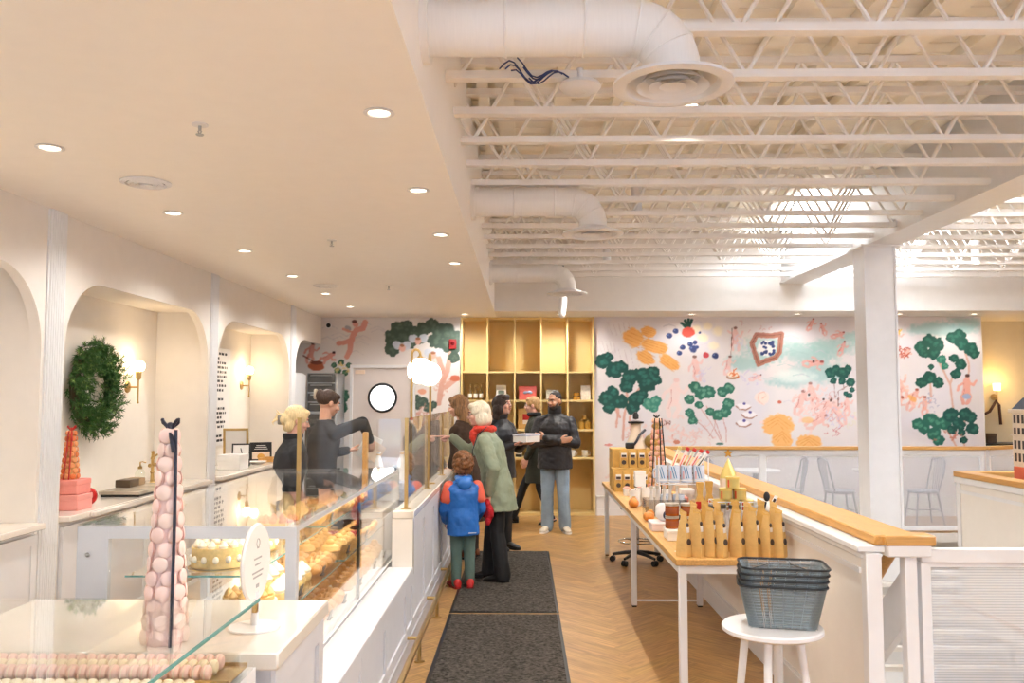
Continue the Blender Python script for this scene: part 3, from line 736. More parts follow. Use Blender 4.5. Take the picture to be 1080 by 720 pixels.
# tall pale pink macaron tower
PK = [mat('blush macaron', (246, 220, 208), .6, var=.03), mat('pale rose macaron', (245, 214, 204), .6, var=.03), mat('pink filling', (214, 150, 140), .6), mat('pale pink sleeve', (244, 216, 208), .5)]
NAVY = mat('navy ribbon', (40, 42, 58), .4)
tower('macaron_tower', 'tall pale pink macaron tower with navy ribbon on the near counter', (-1.135, 2.74, .935), .665, .069, .022, 15, PK, (NAVY, (-1.0,), .3), .0252, flat=.6)

# ---------------------------------------------------------------- long glass pastry case
CX0, CX1, CY0, CY1, CZ = -1.835, -.93, 3.53, 6.42, 1.18
t = thing('pastry_case', 'long glass pastry display case with white frame', 'display case', (0, 0, 0))
CASE = t
m = MB(); m.bb(CX0, CX1, CY0, CY1, 0, .56); m.build('base', WHITE, t)
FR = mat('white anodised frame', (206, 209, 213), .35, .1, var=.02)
m = MB()
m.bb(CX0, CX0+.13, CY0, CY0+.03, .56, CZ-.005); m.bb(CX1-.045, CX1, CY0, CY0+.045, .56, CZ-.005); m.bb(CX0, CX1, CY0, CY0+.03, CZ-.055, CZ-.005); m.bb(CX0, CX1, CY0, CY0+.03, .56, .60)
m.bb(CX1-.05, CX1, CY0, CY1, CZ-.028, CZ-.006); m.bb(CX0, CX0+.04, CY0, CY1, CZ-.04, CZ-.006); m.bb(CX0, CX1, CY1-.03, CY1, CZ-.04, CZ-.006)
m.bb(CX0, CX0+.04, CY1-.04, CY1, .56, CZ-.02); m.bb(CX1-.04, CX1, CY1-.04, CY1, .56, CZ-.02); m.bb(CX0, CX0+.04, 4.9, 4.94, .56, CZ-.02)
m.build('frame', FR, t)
m = MB(); m.ell((CX0+.045, CY0-.002, CZ-.12), (.009,.006,.009)); m.build('lock', STEEL, t)
m = MB(); m.bb(CX0, CX1+.004, CY0-.006, CY1, CZ-.006, CZ+.004); m.build('top_glass', GLASS, t)
m = MB(); m.bb(CX1-.003, CX1+.004, CY0+.045, 4.93, .575, CZ-.028); m.build('front_pane', GLASS, t)
m = MB(); m.bb(CX1-.003, CX1+.004, 4.95, CY1, .575, CZ-.028); m.build('front_pane', GLASS, t)
m = MB(); m.bb(CX1-.02, CX1-.005, 4.91, 4.945, .565, CZ-.02); m.build('divider', BLACKP, t)
m = MB(); m.bb(CX0+.13, CX1-.045, CY0+.01, CY0+.016, .60, CZ-.055); m.build('end_pane', GLASS, t)
SH = [(.775, -1.70, -1.03), (.965, -1.66, -1.14)]
for z, a, b in SH:
    for y0, y1 in ((CY0+.06, 4.9), (4.96, CY1-.05)):
        m = MB(); m.bb(a, b, y0, y1, z-.008, z); s = m.build('shelf', GLASS, t)
        m = MB(); m.bb(b-.001, b+.003, y0, y1, z-.008, z); m.bb(a, b, y0-.003, y0, z-.008, z); m.build('shelf_edge', GLASSE, s)
m = MB(); m.bb(CX0+.05, CX1-.02, CY0+.05, CY1-.05, .56, .585); m.build('deck', WHITE2, t)
m = MB(); m.bb(CX1-.05, CX1-.02, CY0+.05, CY1-.05, CZ-.038, CZ-.029); m.build('light_strip', LEDW, t)
la = bpy.data.lights.new('case light', 'AREA'); la.shape = 'RECTANGLE'; la.size = .05; la.size_y = 2.7; la.energy = 9; la.color = lin((255, 248, 236))
o = bpy.data.objects.new('case light', la); COL.objects.link(o); o.location = (CX1-.09, 4.98, CZ-.045); o.rotation_euler = (0, math.radians(34), 0)

# pastries
CRUST = mat('baked crust', (210, 152, 82), .45, var=.3, scale=25, bump=.3, bscale=50)
GOLDC = mat('golden pastry', (228, 180, 106), .5, var=.2, scale=25, bump=.25, bscale=50)
CREAM = mat('piped cream', (248, 236, 212), .5, var=.03)
SPONGE = mat('yellow sponge', (232, 196, 124), .65, var=.12, scale=50, bump=.2)
CHOC = mat('chocolate glaze', (74, 42, 26), .25, var=.1)
BERRY = mat('red berry', (186, 40, 40), .3, var=.15)
def mk_croissant():
    q = MB(); rs = []; N = 21
    for i in range(N):
        u = -1+2*i/(N-1); a = u*1.15; cx, cy = .062*math.sin(a)*1.1, .05*math.cos(a)-.035
        r = .034*(1-abs(u)**2.2)**.7*(1+.10*(1 if i % 4 < 2 else -1))+.003
        rs.append([(cx+math.sin(a)*r*math.cos(2*PI*k/12)*.9, cy+math.cos(a)*r*math.cos(2*PI*k/12), .026+r*.85*math.sin(2*PI*k/12)) for k in range(12)])
    q.rings(rs); return q, [CRUST], 'croissant'
def mk_brioche():
    q = MB(); q.lathe([(0,0),(.03,0),(.045,.03),(.05,.038),(.04,.06),(.02,.07),(0,.072)], n=18); q.ell((0,0,.075), (.022,.022,.018)); return q, [GOLDC], 'brioche'
def mk_eclair():
    q = MB(); q.caps((-.05,0,.022), .02, (.05,0,.022), .02); q.slot(1).ell((0,0,.034), (.062,.018,.012)); return q, [GOLDC, CHOC], 'eclair'
def mk_tart():
    q = MB(); q.lathe([(0,0),(.038,0),(.047,.024),(.044,.024),(.04,.018),(0,.018)], n=20)
    for k in range(7):
        a = k*PI/3; r = .022 if k < 6 else 0; q.slot(1).ell((r*math.cos(a), r*math.sin(a), .026), .0115, nu=10, nv=7)
    return q, [GOLDC, BERRY], 'berry_tart'
def mk_roll():
    q = MB()
    pts = [(.006+.0062*a*math.cos(a)*.95*.8, .0062*a*math.sin(a)*.8, .022) for a in [k*.45 for k in range(22)]]
    q.tube(pts, [.014+.0002*k for k in range(22)], 8, flat=1.5); return q, [CRUST], 'cinnamon_roll'
def mk_cream():
    q = MB(); q.lathe([(0,0),(.04,0),(.045,.02),(.04,.032),(0,.032)], n=18); q.slot(1).lathe([(.038,.032),(.042,.044),(.03,.058),(.018,.068),(.008,.08),(0,.084)], n=14); return q, [SPONGE, CREAM], 'cream_puff'
def cake(name, lab, loc, r, h, top):
    t = thing(name, lab, 'cake', loc)
    q = MB(); q.lathe([(0,0),(r*1.12,0),(r*1.12,.006),(0,.008)], n=32); q.build('board', BRASS, t)
    q = MB(); q.lathe([(0,.008),(r,.008),(r,.008+h*.4),(r*.985,.008+h*.42),(r,.008+h*.45),(r,.008+h),(0,.008+h)], n=36); q.build('sponge', SPONGE, t)
    q = MB()
    for k in range(14):
        a = 2*PI*k/14; q.ell((r*1.0*math.cos(a), r*1.0*math.sin(a), .008+h*.45), (.013,.013,.016), nu=10, nv=7)
    q.build('cream_beads', CREAM, t)
    q = MB()
    for k in range(12):
        a = 2*PI*k/12; q.lathe([(0,0),(.018,0),(.02,.01),(.012,.022),(0,.034)], (r*.8*math.cos(a), r*.8*math.sin(a), .008+h), n=10)
    for k in range(9): q.ell((RND.uniform(-.5,.5)*r, RND.uniform(-.5,.5)*r, .015+h), (.018,.018,.014), nu=10, nv=6)
    q.build('topping', top, t)
    return t
cake('layer_cake', 'round sponge cake ringed with cream beads on the upper glass shelf', (-1.335, 3.78, .965), .115, .085, CREAM)
cake('layer_cake', 'golden cake on the middle glass shelf near the case end', (-1.20, 3.78, .775), .11, .06, GOLDC)
cake('layer_cake', 'cream topped round cake on the deck near the case end', (-1.14, 3.80, .585), .12, .07, CREAM)
cake('layer_cake', 'golden cake farther along the upper glass shelf', (-1.32, 4.20, .965), .11, .06, GOLDC)
cake('layer_cake', 'berry topped cake on the upper shelf before the divider', (-1.32, 4.62, .965), .11, .07, BERRY)
PROTO = {}
KINDS = [mk_croissant, mk_brioche, mk_eclair, mk_tart, mk_roll, mk_cream]
NICE = {'croissant': 'golden crescent croissant', 'brioche': 'round golden brioche bun', 'eclair': 'chocolate glazed eclair', 'berry_tart': 'small red berry tart', 'cinnamon_roll': 'coiled cinnamon roll', 'cream_puff': 'cream topped sponge cup'}
def pastry(fn, loc, rz, where):
    if fn not in PROTO: q, ms, nm = fn(); PROTO[fn] = (q.mesh(nm, ms), nm)
    me, nm = PROTO[fn]; o = bpy.data.objects.new(nm, me); COL.objects.link(o); o.location = loc; o.rotation_euler = (0, 0, rz); o.scale = (1.18,)*3
    tag(o, '%s on the %s of the long glass case' % (NICE[nm], where), nm.replace('_', ' '), '%s, %s' % (nm.replace('_', ' ')+'s', where))
def prow(fn, x, z, y0, y1, step, where, rz=0., jit=.15, zj=0):
    y = y0
    while y < y1-.02:
        pastry(fn, (x+RND.uniform(-.008, .008), y, z), rz+RND.uniform(-jit, jit), where); y += step
for fn, y0, y1 in ((mk_croissant, 3.98, 4.85), (mk_roll, 5.05, 5.65), (mk_brioche, 5.72, 6.3)):
    prow(fn, -1.06, .585, y0, y1, .115, 'deck'); prow(fn, -1.20, .585, y0+.03, y1, .115, 'deck'); prow(fn, -1.34, .585, y0+.06, y1, .12, 'deck')
for fn, y0, y1 in ((mk_cream, 3.98, 4.45), (mk_croissant, 4.5, 4.86), (mk_brioche, 5.02, 5.5), (mk_tart, 5.52, 5.8), (mk_eclair, 5.86, 6.3)):
    prow(fn, -1.13, .775, y0, y1, .11 if fn is not mk_eclair else .075, 'middle shelf'); prow(fn, -1.27, .775, y0, y1, .11 if fn is not mk_eclair else .075, 'middle shelf')
for fn, y0, y1 in ((mk_brioche, 5.05, 5.6), (mk_croissant, 5.7, 6.3)):
    prow(fn, -1.22, .965, y0, y1, .11, 'upper shelf'); prow(fn, -1.36, .965, y0, y1, .11, 'upper shelf')
tagm = MB(); tagm.bb(-.002, .002, -.03, .03, 0, .045, RY(.25), b=.0008); tagm.bb(-.006, .012, -.03, .03, 0, .003)
tme = tagm.mesh('price_tag', BLACKP)
k = 0
for z, x, ys in ((.585, -.985, (3.75, 4.05, 4.4, 4.75, 5.2, 5.7, 6.1)), (.775, -1.06, (3.75, 4.1, 4.55, 5.2, 5.8)), (.965, -1.165, (3.9, 4.4, 5.2, 5.9))):
    for y in ys:
        o = bpy.data.objects.new('price_tag', tme); COL.objects.link(o); o.location = (x, y, z)
        wh = {.585: 'deck', .775: 'middle shelf', .965: 'upper shelf'}[z]
        tag(o, 'small dark price tag standing at the front of the %s of pastries' % wh, 'price tag', 'price tags, %s' % wh)

# ---------------------------------------------------------------- near glass case of macarons (bottom left)
t = thing('macaron_case', 'low glass macaron case at the near end of the counter', 'display case', (0, 0, 0))
m = MB(); m.bb(-2.2, -.80, .9, 2.6, 0, .90); m.build('base', WHITE, t)
m = MB(); m.bb(-2.15, -.83, .95, 2.56, .90, .925); m.build('deck', mat('warm display deck', (238, 220, 190), .4), t)
m = MB(); m.bb(-2.2, -.797, .9, 2.603, 1.092, 1.10); m.build('top_glass', GLASS, t)
m = MB(); m.bb(-.797, -.792, .9, 2.606, 1.091, 1.101); m.build('glass_edge', GLASSE, t)
m = MB(); m.bb(-.806, -.80, .9, 2.6, .90, 1.092); m.build('front_pane', GLASS, t)
m = MB(); m.bb(-2.2, -.806, 2.594, 2.6, .90, 1.092); m.build('end_pane', GLASS, t)
m = MB(); m.bb(-.812, -.796, 2.585, 2.603, 1.06, 1.092, b=.002); m.build('corner_clip', BRASS, t)
MAC = [('ivory', (238, 222, 186)), ('pale pistachio', (214, 214, 160)), ('blush pink', (238, 196, 184)), ('cream', (242, 228, 200)), ('apricot', (238, 198, 150))]
FILL = mat('macaron filling', (244, 230, 206), .6)
mm = {}
for nm, c in MAC:
    q = MB(); macaron_geo(q, RX(PI/2), .022, 0, 1); mm[nm] = q.mesh('macaron', [mat(nm+' macaron shell', c, .6, var=.05), FILL])
def macrow(y, x0, x1, nm, where):
    x = x0
    while x < x1:
        o = bpy.data.objects.new('macaron', mm[nm]); COL.objects.link(o); o.location = (x, y, .925+.022); o.rotation_euler = (0, 0, PI/2+RND.uniform(-.06, .06))
        tag(o, '%s macaron on edge in the %s, near case' % (nm, where), 'macaron', '%s macarons, %s' % (nm, where)); x += .0285
k = 0
for tray, (ys, names) in enumerate((((2.49, 2.44, 2.39), ('blush pink', 'ivory', 'blush pink')), ((2.27, 2.22, 2.17), ('cream', 'ivory', 'pale pistachio')))):
    wh = ('rear tray', 'front tray')[tray]
    to = thing('macaron_tray', 'brass %s holding rows of pale macarons in the near case' % wh.replace(' tray', ' display tray'), 'tray', (-1.35, ys[1], .925))
    q = MB(); q.bb(-.55, .55, -.08, .08, 0, .0025); q.build('plate', BRASS, to)
    q = MB(); q.bb(-.55, .55, -.082, -.078, 0, .012); q.bb(-.55, .55, .078, .082, 0, .012); q.build('rim', BRASS, to)
    for j, (y, nm) in enumerate(zip(ys, names)):
        wh2 = '%s row of the %s' % (('back', 'middle', 'front')[j], wh)
        macrow(y, -1.87+.0, -.86, nm, wh2)

# ---------------------------------------------------------------- sneeze guards on the counter
t = thing('sneeze_guard', 'brass framed glass screen across the far end of the pastry case', 'screen', (0, 0, 0))
for x in (-1.585,): m = MB(); m.box((x, 6.05, (CZ+.004+1.565)/2), (.028, .028, 1.565-CZ-.004)); m.build('post', BRASS, t)
m = MB(); m.bb(-1.571, -.866, 6.047, 6.053, CZ+.01, 1.555); m.build('pane', GLASS, t)
t = thing('sneeze_guard', 'brass framed glass screen along the customer edge of the counter', 'screen', (0, 0, 0))
m = MB(); m.box((-.818, 6.0, (.935+1.565)/2), (.026, .026, 1.565-.935)); m.lathe([(0,0),(.035,0),(.035,.006),(.0,.008)], (-.818, 6.0, .935), n=16); m.build('post', BRASS, t)
for y in (7.3, 8.6, 9.9): m = MB(); m.cyl((-.81, y, .935), (-.81, y, 1.555), .009); m.lathe([(0,0),(.03,0),(.03,.006),(.0,.008)], (-.81, y, .935), n=16); m.build('post', BRASS, t)
for y0, y1 in ((6.02, 7.98), (8.0, 9.98)): m = MB(); m.bb(-.826, -.820, y0, y1, .95, 1.56); m.build('pane', GLASS, t)

# globe lamps on arched brass stems
def globe(loc, dx, dy, lab, r=.108):
    t = thing('globe_lamp', lab, 'lamp', loc)        # loc = foot of the stem on the counter
    H = 1.165
    m = MB(); m.lathe([(0,0),(.05,0),(.05,.008),(.014,.012),(0,.012)], n=20)
    L = math.hypot(dx, dy); pts = [(0,0,.01),(0,0,H-L/2)]+[(dx*(.5-.5*math.cos(a)), dy*(.5-.5*math.cos(a)), H-L/2+L*.5*math.sin(a)) for a in [PI*k/10 for k in range(1, 11)]]+[(dx, dy, H-L/2-.03)]
    m.tube(pts, .011, 10); m.build('stem', BRASS, t)
    zc = H-L/2-.03-r*.93
    m = MB(); m.lathe([(.03,-.02),(.032,0),(.014,.02),(.0,.022)], (dx, dy, H-L/2-.025), n=16); m.build('cap', BRASS, t)
    m = MB(); m.ell((dx, dy, zc), r, nu=32, nv=20); m.build('globe', LAMPG, t)
globe((-.91, 6.95, .935), .062, .06, 'nearer glowing opal globe lamp on arched brass stem')
globe((-.845, 7.75, .935), .0, -.1, 'farther glowing opal globe lamp on arched brass stem')

# staff side worktop beyond the case with trays and bags
t = thing('staff_worktop', 'white staff worktop behind the customer counter', 'counter', (-1.25, 8.1, 0))
m = MB(); m.bb(-.35, .34, -1.6, 2.6, .0, .84); m.build('body', WHITE, t); m = MB(); m.bb(-.37, .345, -1.62, 2.62, .84, .875, b=.005); m.build('top', STEEL, t)
def papercone(loc, lab):
    t = thing('paper_bag', lab, 'bag', loc); m = MB(); m.lathe([(0,0),(.05,0),(.055,.05),(.03,.16),(.012,.22),(.02,.24),(0,.24)], n=14); m.build('bag', PAPERW, t); m = MB(); m.torus((0,0,.22), .014, .004); m.build('tie', KRAFT, t)
papercone((-1.19, 7.05, 1.02), 'pointed white paper bag standing nearer on the boxed goods behind the screen'); papercone((-1.02, 7.2, 1.02), 'pointed white paper bag standing farther on the boxed goods behind the screen')
giftbox(7.1, -1.12, .875, .42, .34, .145, mat('pale blue print card', (196, 202, 216), .5, var=.25, scale=30), 'pale blue patterned carton behind the glass screen')
t = thing('chopping_board', 'upright narrow wooden board behind the glass screen', 'board', (-1.245, 6.75, .875)); m = MB(); m.bb(-.02,.02,-.03,.03,0,.56,b=.006); m.build('board', OAK, t); m = MB(); m.bb(-.06,.06,-.08,.08,0,.02); m.build('foot', OAK, t)
# ---------------------------------------------------------------- back wall: door, ovens, alarm, brass shelving
m = MB(); m.bb(-2.56, -2.52, YB-.03, YB+.1, 0, 2.19); m.bb(-1.64, -1.60, YB-.03, YB+.1, 0, 2.19); m.bb(-2.56, -1.60, YB-.03, YB+.1, 2.15, 2.19)
DM = mat('pale grey door paint', (214, 204, 198), .5, var=.015)
struct('trim_2', m, WHITE)
def door_leaf():
    # leaf with a round opening for the porthole
    out = [(-2.52, .005), (-1.64, .005), (-1.64, 2.15), (-2.52, 2.15)]
    c = (-2.08, 1.71); r = .20
    hole = [(c[0]+r*math.cos(2*PI*k/36), c[1]+r*math.sin(2*PI*k/36)) for k in range(36)]
    tr = tessellate_polygon([[Vector((*p, 0)) for p in out], [Vector((*p, 0)) for p in hole]])
    al = out+hole; m = MB()
    for y in (YB+.0, YB+.045): m.add([(p[0], y, p[1]) for p in al], [tuple(q) for q in tr])
    n = 36; m.add([(p[0], YB, p[1]) for p in hole]+[(p[0], YB+.045, p[1]) for p in hole], [(i, (i+1) % n, n+(i+1) % n, n+i) for i in range(n)])
    d = struct('door_1', m, DM, smooth=False)
    q = MB(); q.torus((c[0], YB-.004, c[1]), r, .02, 48, 8, axis='y'); q.build('porthole_ring', BLACKP, d)
    q = MB(); q.lathe([(0,0),(r,0),(r,.006),(0,.006)], n=40, M=TR(c[0], YB+.02, c[1]) @ RX(PI/2)); q.build('porthole_glass', glassmat('porthole glass', (.95,.96,.95)), d)
    q = MB(); q.bb(-2.49, -2.34, YB-.018, YB, 2.06, 2.12, b=.003); q.build('door_closer', CREAMM, d)
    q = MB(); q.bb(-1.76, -1.70, YB-.012, YB, .95, 1.15, b=.003); q.build('push_plate', STEEL, d)
door_leaf()
m = MB(); m.bb(-3.6, SX0, YB+1.3, YB+1.4, 0, 3.0); struct('wall_kitchen', m, mat('bright kitchen wall', (246, 244, 238), .6))
l = bpy.data.lights.new('kitchen light', 'AREA'); l.energy = 40; l.size = 1.2; l.color = lin((255, 250, 240)); o = bpy.data.objects.new('kitchen light', l); COL.objects.link(o); o.location = (-2.1, YB+.8, 2.6)

t = thing('oven_stack', 'steel double oven with dark rack doors beside the back wall', 'oven', (-2.84, 12.25, 0))
m = MB(); m.bb(-.21, .21, -.25, .3, 0, 2.06, b=.01); m.build('body', STEEL, t)
for k in range(4):
    z = 1.52+.135*k; m = MB(); m.bb(-.19, .19, -.275, -.25, z, z+.12, b=.006); d = m.build('drawer', DARKST, t)
    m = MB(); m.cyl((-.15,-.295,z+.095),(.15,-.295,z+.095),.008); m.build('handle', STEEL, d)
m = MB(); m.bb(-.19, .19, -.275, -.25, .85, 1.48, b=.008); d = m.build('door', DARKST, t); m = MB(); m.bb(-.14,.14,-.28,-.275,.95,1.35); m.build('window', BLACKP, d)
t = thing('tall_fridge', 'tall plain white fridge cabinet beside the steel oven', 'fridge', (-3.27, 11.62, 0))
m = MB(); m.bb(-.22, .2, -.3, .32, 0, 2.05, b=.012); m.build('body', WHITE2, t); m = MB(); m.bb(.2, .225, -.29, .31, .1, 2.03, b=.006); d = m.build('door', WHITE2, t); m = MB(); m.cyl((.25,-.28,.9),(.25,-.28,1.4),.012); m.build('handle', STEEL, d)
t = thing('fire_alarm', 'dark red fire alarm box on the mural left of the brass shelving', 'alarm', (-1.045, YB-.004, 2.50))
m = MB(); m.bb(-.055, .055, -.03, .0, -.075, .075, b=.006); m.build('housing', mat('alarm red', (132, 22, 24), .35), t); m = MB(); m.lathe([(0,0),(.03,0),(.026,.014),(0,.016)], n=18, M=TR(0,-.03,.01) @ RX(PI/2)); m.build('horn', mat('deep red lens', (96, 16, 18), .25), t)
t = thing('camera_dome', 'small dark camera dome high on the back left wall', 'camera', (-2.89, YB-.01, 2.78))
m = MB(); m.lathe([(0,0),(.045,0),(.045,.012),(0,.012)], n=20, M=RX(PI/2)); m.build('base', WHITE, t); m = MB(); m.ell((0,-.014,0), (.034,.03,.034)); m.build('dome', BLACKP, t)

# brass shelving, five bays
XS = [-.91, -.53, -.13, .262, .652, 1.03]
ZS = [.04, .84, 1.25, 1.68, 2.10, 2.895]
t = thing('shelving_unit', 'tall brass coloured shelving with five bays built into the back wall', 'shelves', (0, YB-.04, 0))
SHELF = t
m = MB(); m.bb(XS[0]-.015, XS[-1]+.015, .40, .42, .0, 2.9); m.build('back_panel', BRASSB, t)
for i, x in enumerate(XS): m = MB(); m.bb(x-.013, x+.013, 0, .40, .0, 2.9); m.build('upright', BRASSP, t)
for j, z in enumerate(ZS):
    for i in range(5):
        m = MB(); m.bb(XS[i]+.013, XS[i+1]-.013, .004, .40, z-.03 if j else 0, z); m.build('shelf_board', BRASSP, t)
YS = YB-.04+.13
def bottle(x, z, lab, grp, dy=0.):
    t = thing('syrup_bottle', lab, 'bottle', (x, YS+dy, z), 0, grp)
    m = MB(); m.lathe([(0,0),(.028,0),(.03,.01),(.03,.11),(.012,.15),(.012,.19),(0,.19)], n=14); m.build('glass', mat('amber bottle', (120, 92, 40), .15, var=.1), t)
    m = MB(); m.lathe([(.0305,.03),(.0308,.031),(.0308,.09),(.0305,.091)], n=14); m.build('label', PAPERW, t); m = MB(); m.lathe([(0,.19),(.014,.19),(.014,.21),(.004,.22),(.004,.235),(0,.235)], n=10); m.tube([(0,0,.235),(.03,0,.24),(.045,0,.225)], .004, 6); m.build('pump', BRASS, t)
for k, x in enumerate((-.79, -.71, -.63)): bottle(x, 1.68, 'amber pump bottle, %s from the left on the first shelf bay' % ORD[k], 'pump bottles on the shelving')
def pouch(x, z, w, h, m_, lab, dy=0.05):
    t = thing('coffee_bag', lab, 'bag', (x, YS+dy, z))
    m = MB(); m.rings([[(-w/2*a, -.035*b, zz), (w/2*a, -.035*b, zz), (w/2*a, .035*b, zz), (-w/2*a, .035*b, zz)] for a, b, zz in ((1,1,0),(1.02,1.1,h*.3),(.98,.7,h*.75),(1,.1,h*.9),(1.04,.08,h))]); m.build('bag', m_, t, ang=60)
    m = MB(); m.bb(-w*.3, w*.3, -.042, -.037, h*.18, h*.62); m.build('label', mat('green grey label', (120, 132, 122), .5), t)
pouch(-.33, 1.68, .15, .22, PAPERW, 'white bag with a green label in the second shelf bay')
t = giftbox(YS+.1, .065, 1.68, .26, .2, .205, mat('coral gift box', (224, 112, 108), .45), 'coral pink gift box with blue bow in the middle shelf bay')
m = MB()
for s in (-1, 1): m.ell((s*.035, -.106, .11), (.035,.008,.022), rot=Matrix.Rotation(s*.3, 3, 'Y'))
m.ell((0,-.108,.11), .012); m.build('bow', mat('pale blue bow', (150, 170, 200), .5), t)
t = giftbox(YS+.1, .43, 1.68, .18, .14, .15, mat('white printed box', (222, 220, 210), .5, var=.2, scale=40), 'white patterned box in the fourth shelf bay')
m = MB(); 
for k in range(3): pass
t = thing('jar', 'stacked golden jars with dark lids in the fifth shelf bay', 'jar', (.79, YS+.05, 1.68))
m = MB(); m.lathe([(0,0),(.05,0),(.052,.01),(.052,.05),(0,.05)], n=20); m.lathe([(0,.062),(.04,.062),(.042,.07),(.042,.1),(0,.1)], n=20); m.build('honey', mat('honey glass', (206, 150, 62), .2), t)
m = MB(); m.lathe([(0,.05),(.053,.05),(.053,.062),(0,.062)], n=20); m.lathe([(0,.1),(.043,.1),(.043,.114),(0,.114)], n=20); m.build('lid', mat('dark bronze lid', (92, 62, 36), .35, .6), t)
t = thing('coffee_bag', 'tall white bag in the fifth shelf bay', 'bag', (.925, YS+.05, 1.68)); w, h = .14, .215
m = MB(); m.rings([[(-w/2*a, -.035*b, zz), (w/2*a, -.035*b, zz), (w/2*a, .035*b, zz), (-w/2*a, .035*b, zz)] for a, b, zz in ((1,1,0),(1.02,1.1,h*.3),(.98,.7,h*.75),(1,.1,h*.9),(1.04,.08,h))]); m.build('bag', mat('white foil', (226, 218, 206), .35, var=.1, scale=30), t, ang=60)
t = thing('paper_bag', 'tall kraft bag with red and white label in the middle bay', 'bag', (.02, YS+.05, 1.25))
m = MB(); m.bb(-.10, .12, -.05, .05, 0, .30, b=.004); m.build('bag', KRAFT, t); m = MB(); m.bb(-.03,.09,-.055,-.05,.13,.22); m.build('red_label', REDR, t); m = MB(); m.bb(-.03,.09,-.055,-.05,.07,.13); m.build('white_label', PAPERW, t)
m = MB(); m.bb(-.02,.02,-.05,.05,.3,.32); m.build('fold', KRAFTD, t)
def spicejar(x, z, h, r, m_, lab, grp=None):
    t = thing('jar', lab, 'jar', (x, YS+.05, z), 0, grp); m = MB(); m.lathe([(0,0),(r,0),(r*1.02,.01),(r,h*.72),(r*.7,h*.8),(0,h*.8)], n=18); m.build('body', m_, t); m = MB(); m.lathe([(0,h*.8),(r*.75,h*.8),(r*.75,h),(0,h)], n=18); m.build('lid', BRASS, t)
HG = mat('honey jar gold', (206, 162, 76), .3, .2)
spicejar(.86, 1.25, .14, .042, HG, 'left gold jar of the two on the lower fifth bay shelf'); spicejar(.955, 1.25, .14, .042, HG, 'right gold jar of the two on the lower fifth bay shelf')
t = thing('jar', 'small gold jar balanced on top of the two gold jars', 'jar', (.907, YS+.05, 1.39)); m = MB(); m.lathe([(0,0),(.036,0),(.036,.05),(0,.052)], n=18); m.build('body', HG, t); m = MB(); m.lathe([(0,.052),(.03,.052),(.03,.07),(0,.07)], n=16); m.build('lid', BRASS, t)
spicejar(.715, 1.25, .17, .035, mat('dark glass jar', (72, 58, 46), .2), 'tall dark jar behind the shoulder of the standing man')
def mugg(x, z, lab):
    t = thing('cup', lab, 'cup', (x, YS+.05, z)); m = MB(); m.lathe([(0,0),(.04,0),(.045,.01),(.048,.095),(.044,.095),(.04,.012),(0,.012)], n=22); m.build('body', PAPERW, t)
    m = MB(); m.tube([(.045,0,.075),(.075,0,.07),(.075,0,.035),(.045,0,.025)], .006, 6); m.build('handle', PAPERW, t)
mugg(.72, .84, 'left white cup on the lowest fifth bay shelf'); mugg(.91, .84, 'right white cup on the lowest fifth bay shelf')
t = thing('bottle', 'dark bottle with white label on the lowest middle bay shelf', 'bottle', (-.07, YS, .84)); m = MB(); m.lathe([(0,0),(.05,0),(.05,.2),(.02,.25),(.018,.3),(0,.3)], n=18); m.build('glass', BLACKP, t); m = MB(); m.lathe([(.0505,.04),(.051,.041),(.051,.18),(.0505,.181)], n=18); m.build('label', PAPERW, t)
t = thing('bottle', 'second dark bottle further right on the lowest middle bay shelf', 'bottle', (.10, YS, .84)); m = MB(); m.lathe([(0,0),(.045,0),(.045,.2),(.02,.25),(.018,.29),(0,.29)], n=18); m.build('glass', BLACKP, t); m = MB(); m.lathe([(.0455,.05),(.046,.051),(.046,.16),(.0455,.161)], n=18); m.build('label', PAPERW, t)

# alcove at the right end of the mural
t = thing('wall_sconce', 'brass sconce with short shade in the right alcove', 'wall light', (7.27, YB+.72, 1.72))
m = MB(); m.lathe([(0,0),(.05,0),(.05,.012),(0,.014)], n=20, M=RX(PI/2)); m.cyl((0,0,0),(0,-.1,0),.009); m.cyl((0,-.1,-.05),(0,-.1,.1),.009); m.build('arm', BRASS, t)
m = MB(); m.lathe([(.045,.1),(.05,.1),(.06,.21),(.055,.21)], (0,-.1,0), n=20); m.build('shade', mat('lit linen shade', (255, 236, 200), .6, emit=3.5, ecol=(255, 220, 160)), t)
m = MB(); m.tube([(-.35,-.03,-.2),(-.25,-.05,-.3),(-.1,-.06,-.22),(0,-.08,-.05),(.03,-.09,-.12),(.05,-.08,-.42)], .022, 8); m.build('garland', mat('dark garland', (60, 32, 26), .8, var=.4, scale=40), t)
l = bpy.data.lights.new('sconce glow', 'POINT'); l.energy = 9; l.color = lin((255, 206, 130)); l.shadow_soft_size = .06; o = bpy.data.objects.new('sconce glow', l); COL.objects.link(o); o.location = (7.27, YB+.5, 1.95)
t = thing('side_counter', 'dark topped counter in the right alcove', 'counter', (7.5, YB+.35, 0)); m = MB(); m.bb(-.73,.86,-.15,.33,0,1.0); m.build('body', WHITE, t); m = MB(); m.bb(-.74,.87,-.17,.34,1.0,1.035); m.build('top', BLACKP, t)
t = thing('box', 'small dark box on the alcove counter', 'box', (6.98, YB+.35, 1.035)); m = MB(); m.bb(-.06,.08,-.06,.06,0,.14,b=.006); m.build('body', mat('dark brown box', (70, 54, 40), .5), t); m = MB(); m.bb(-.062,.082,-.062,.062,.10,.145,b=.004); m.build('lid', mat('brown lid', (86, 66, 46), .5), t)

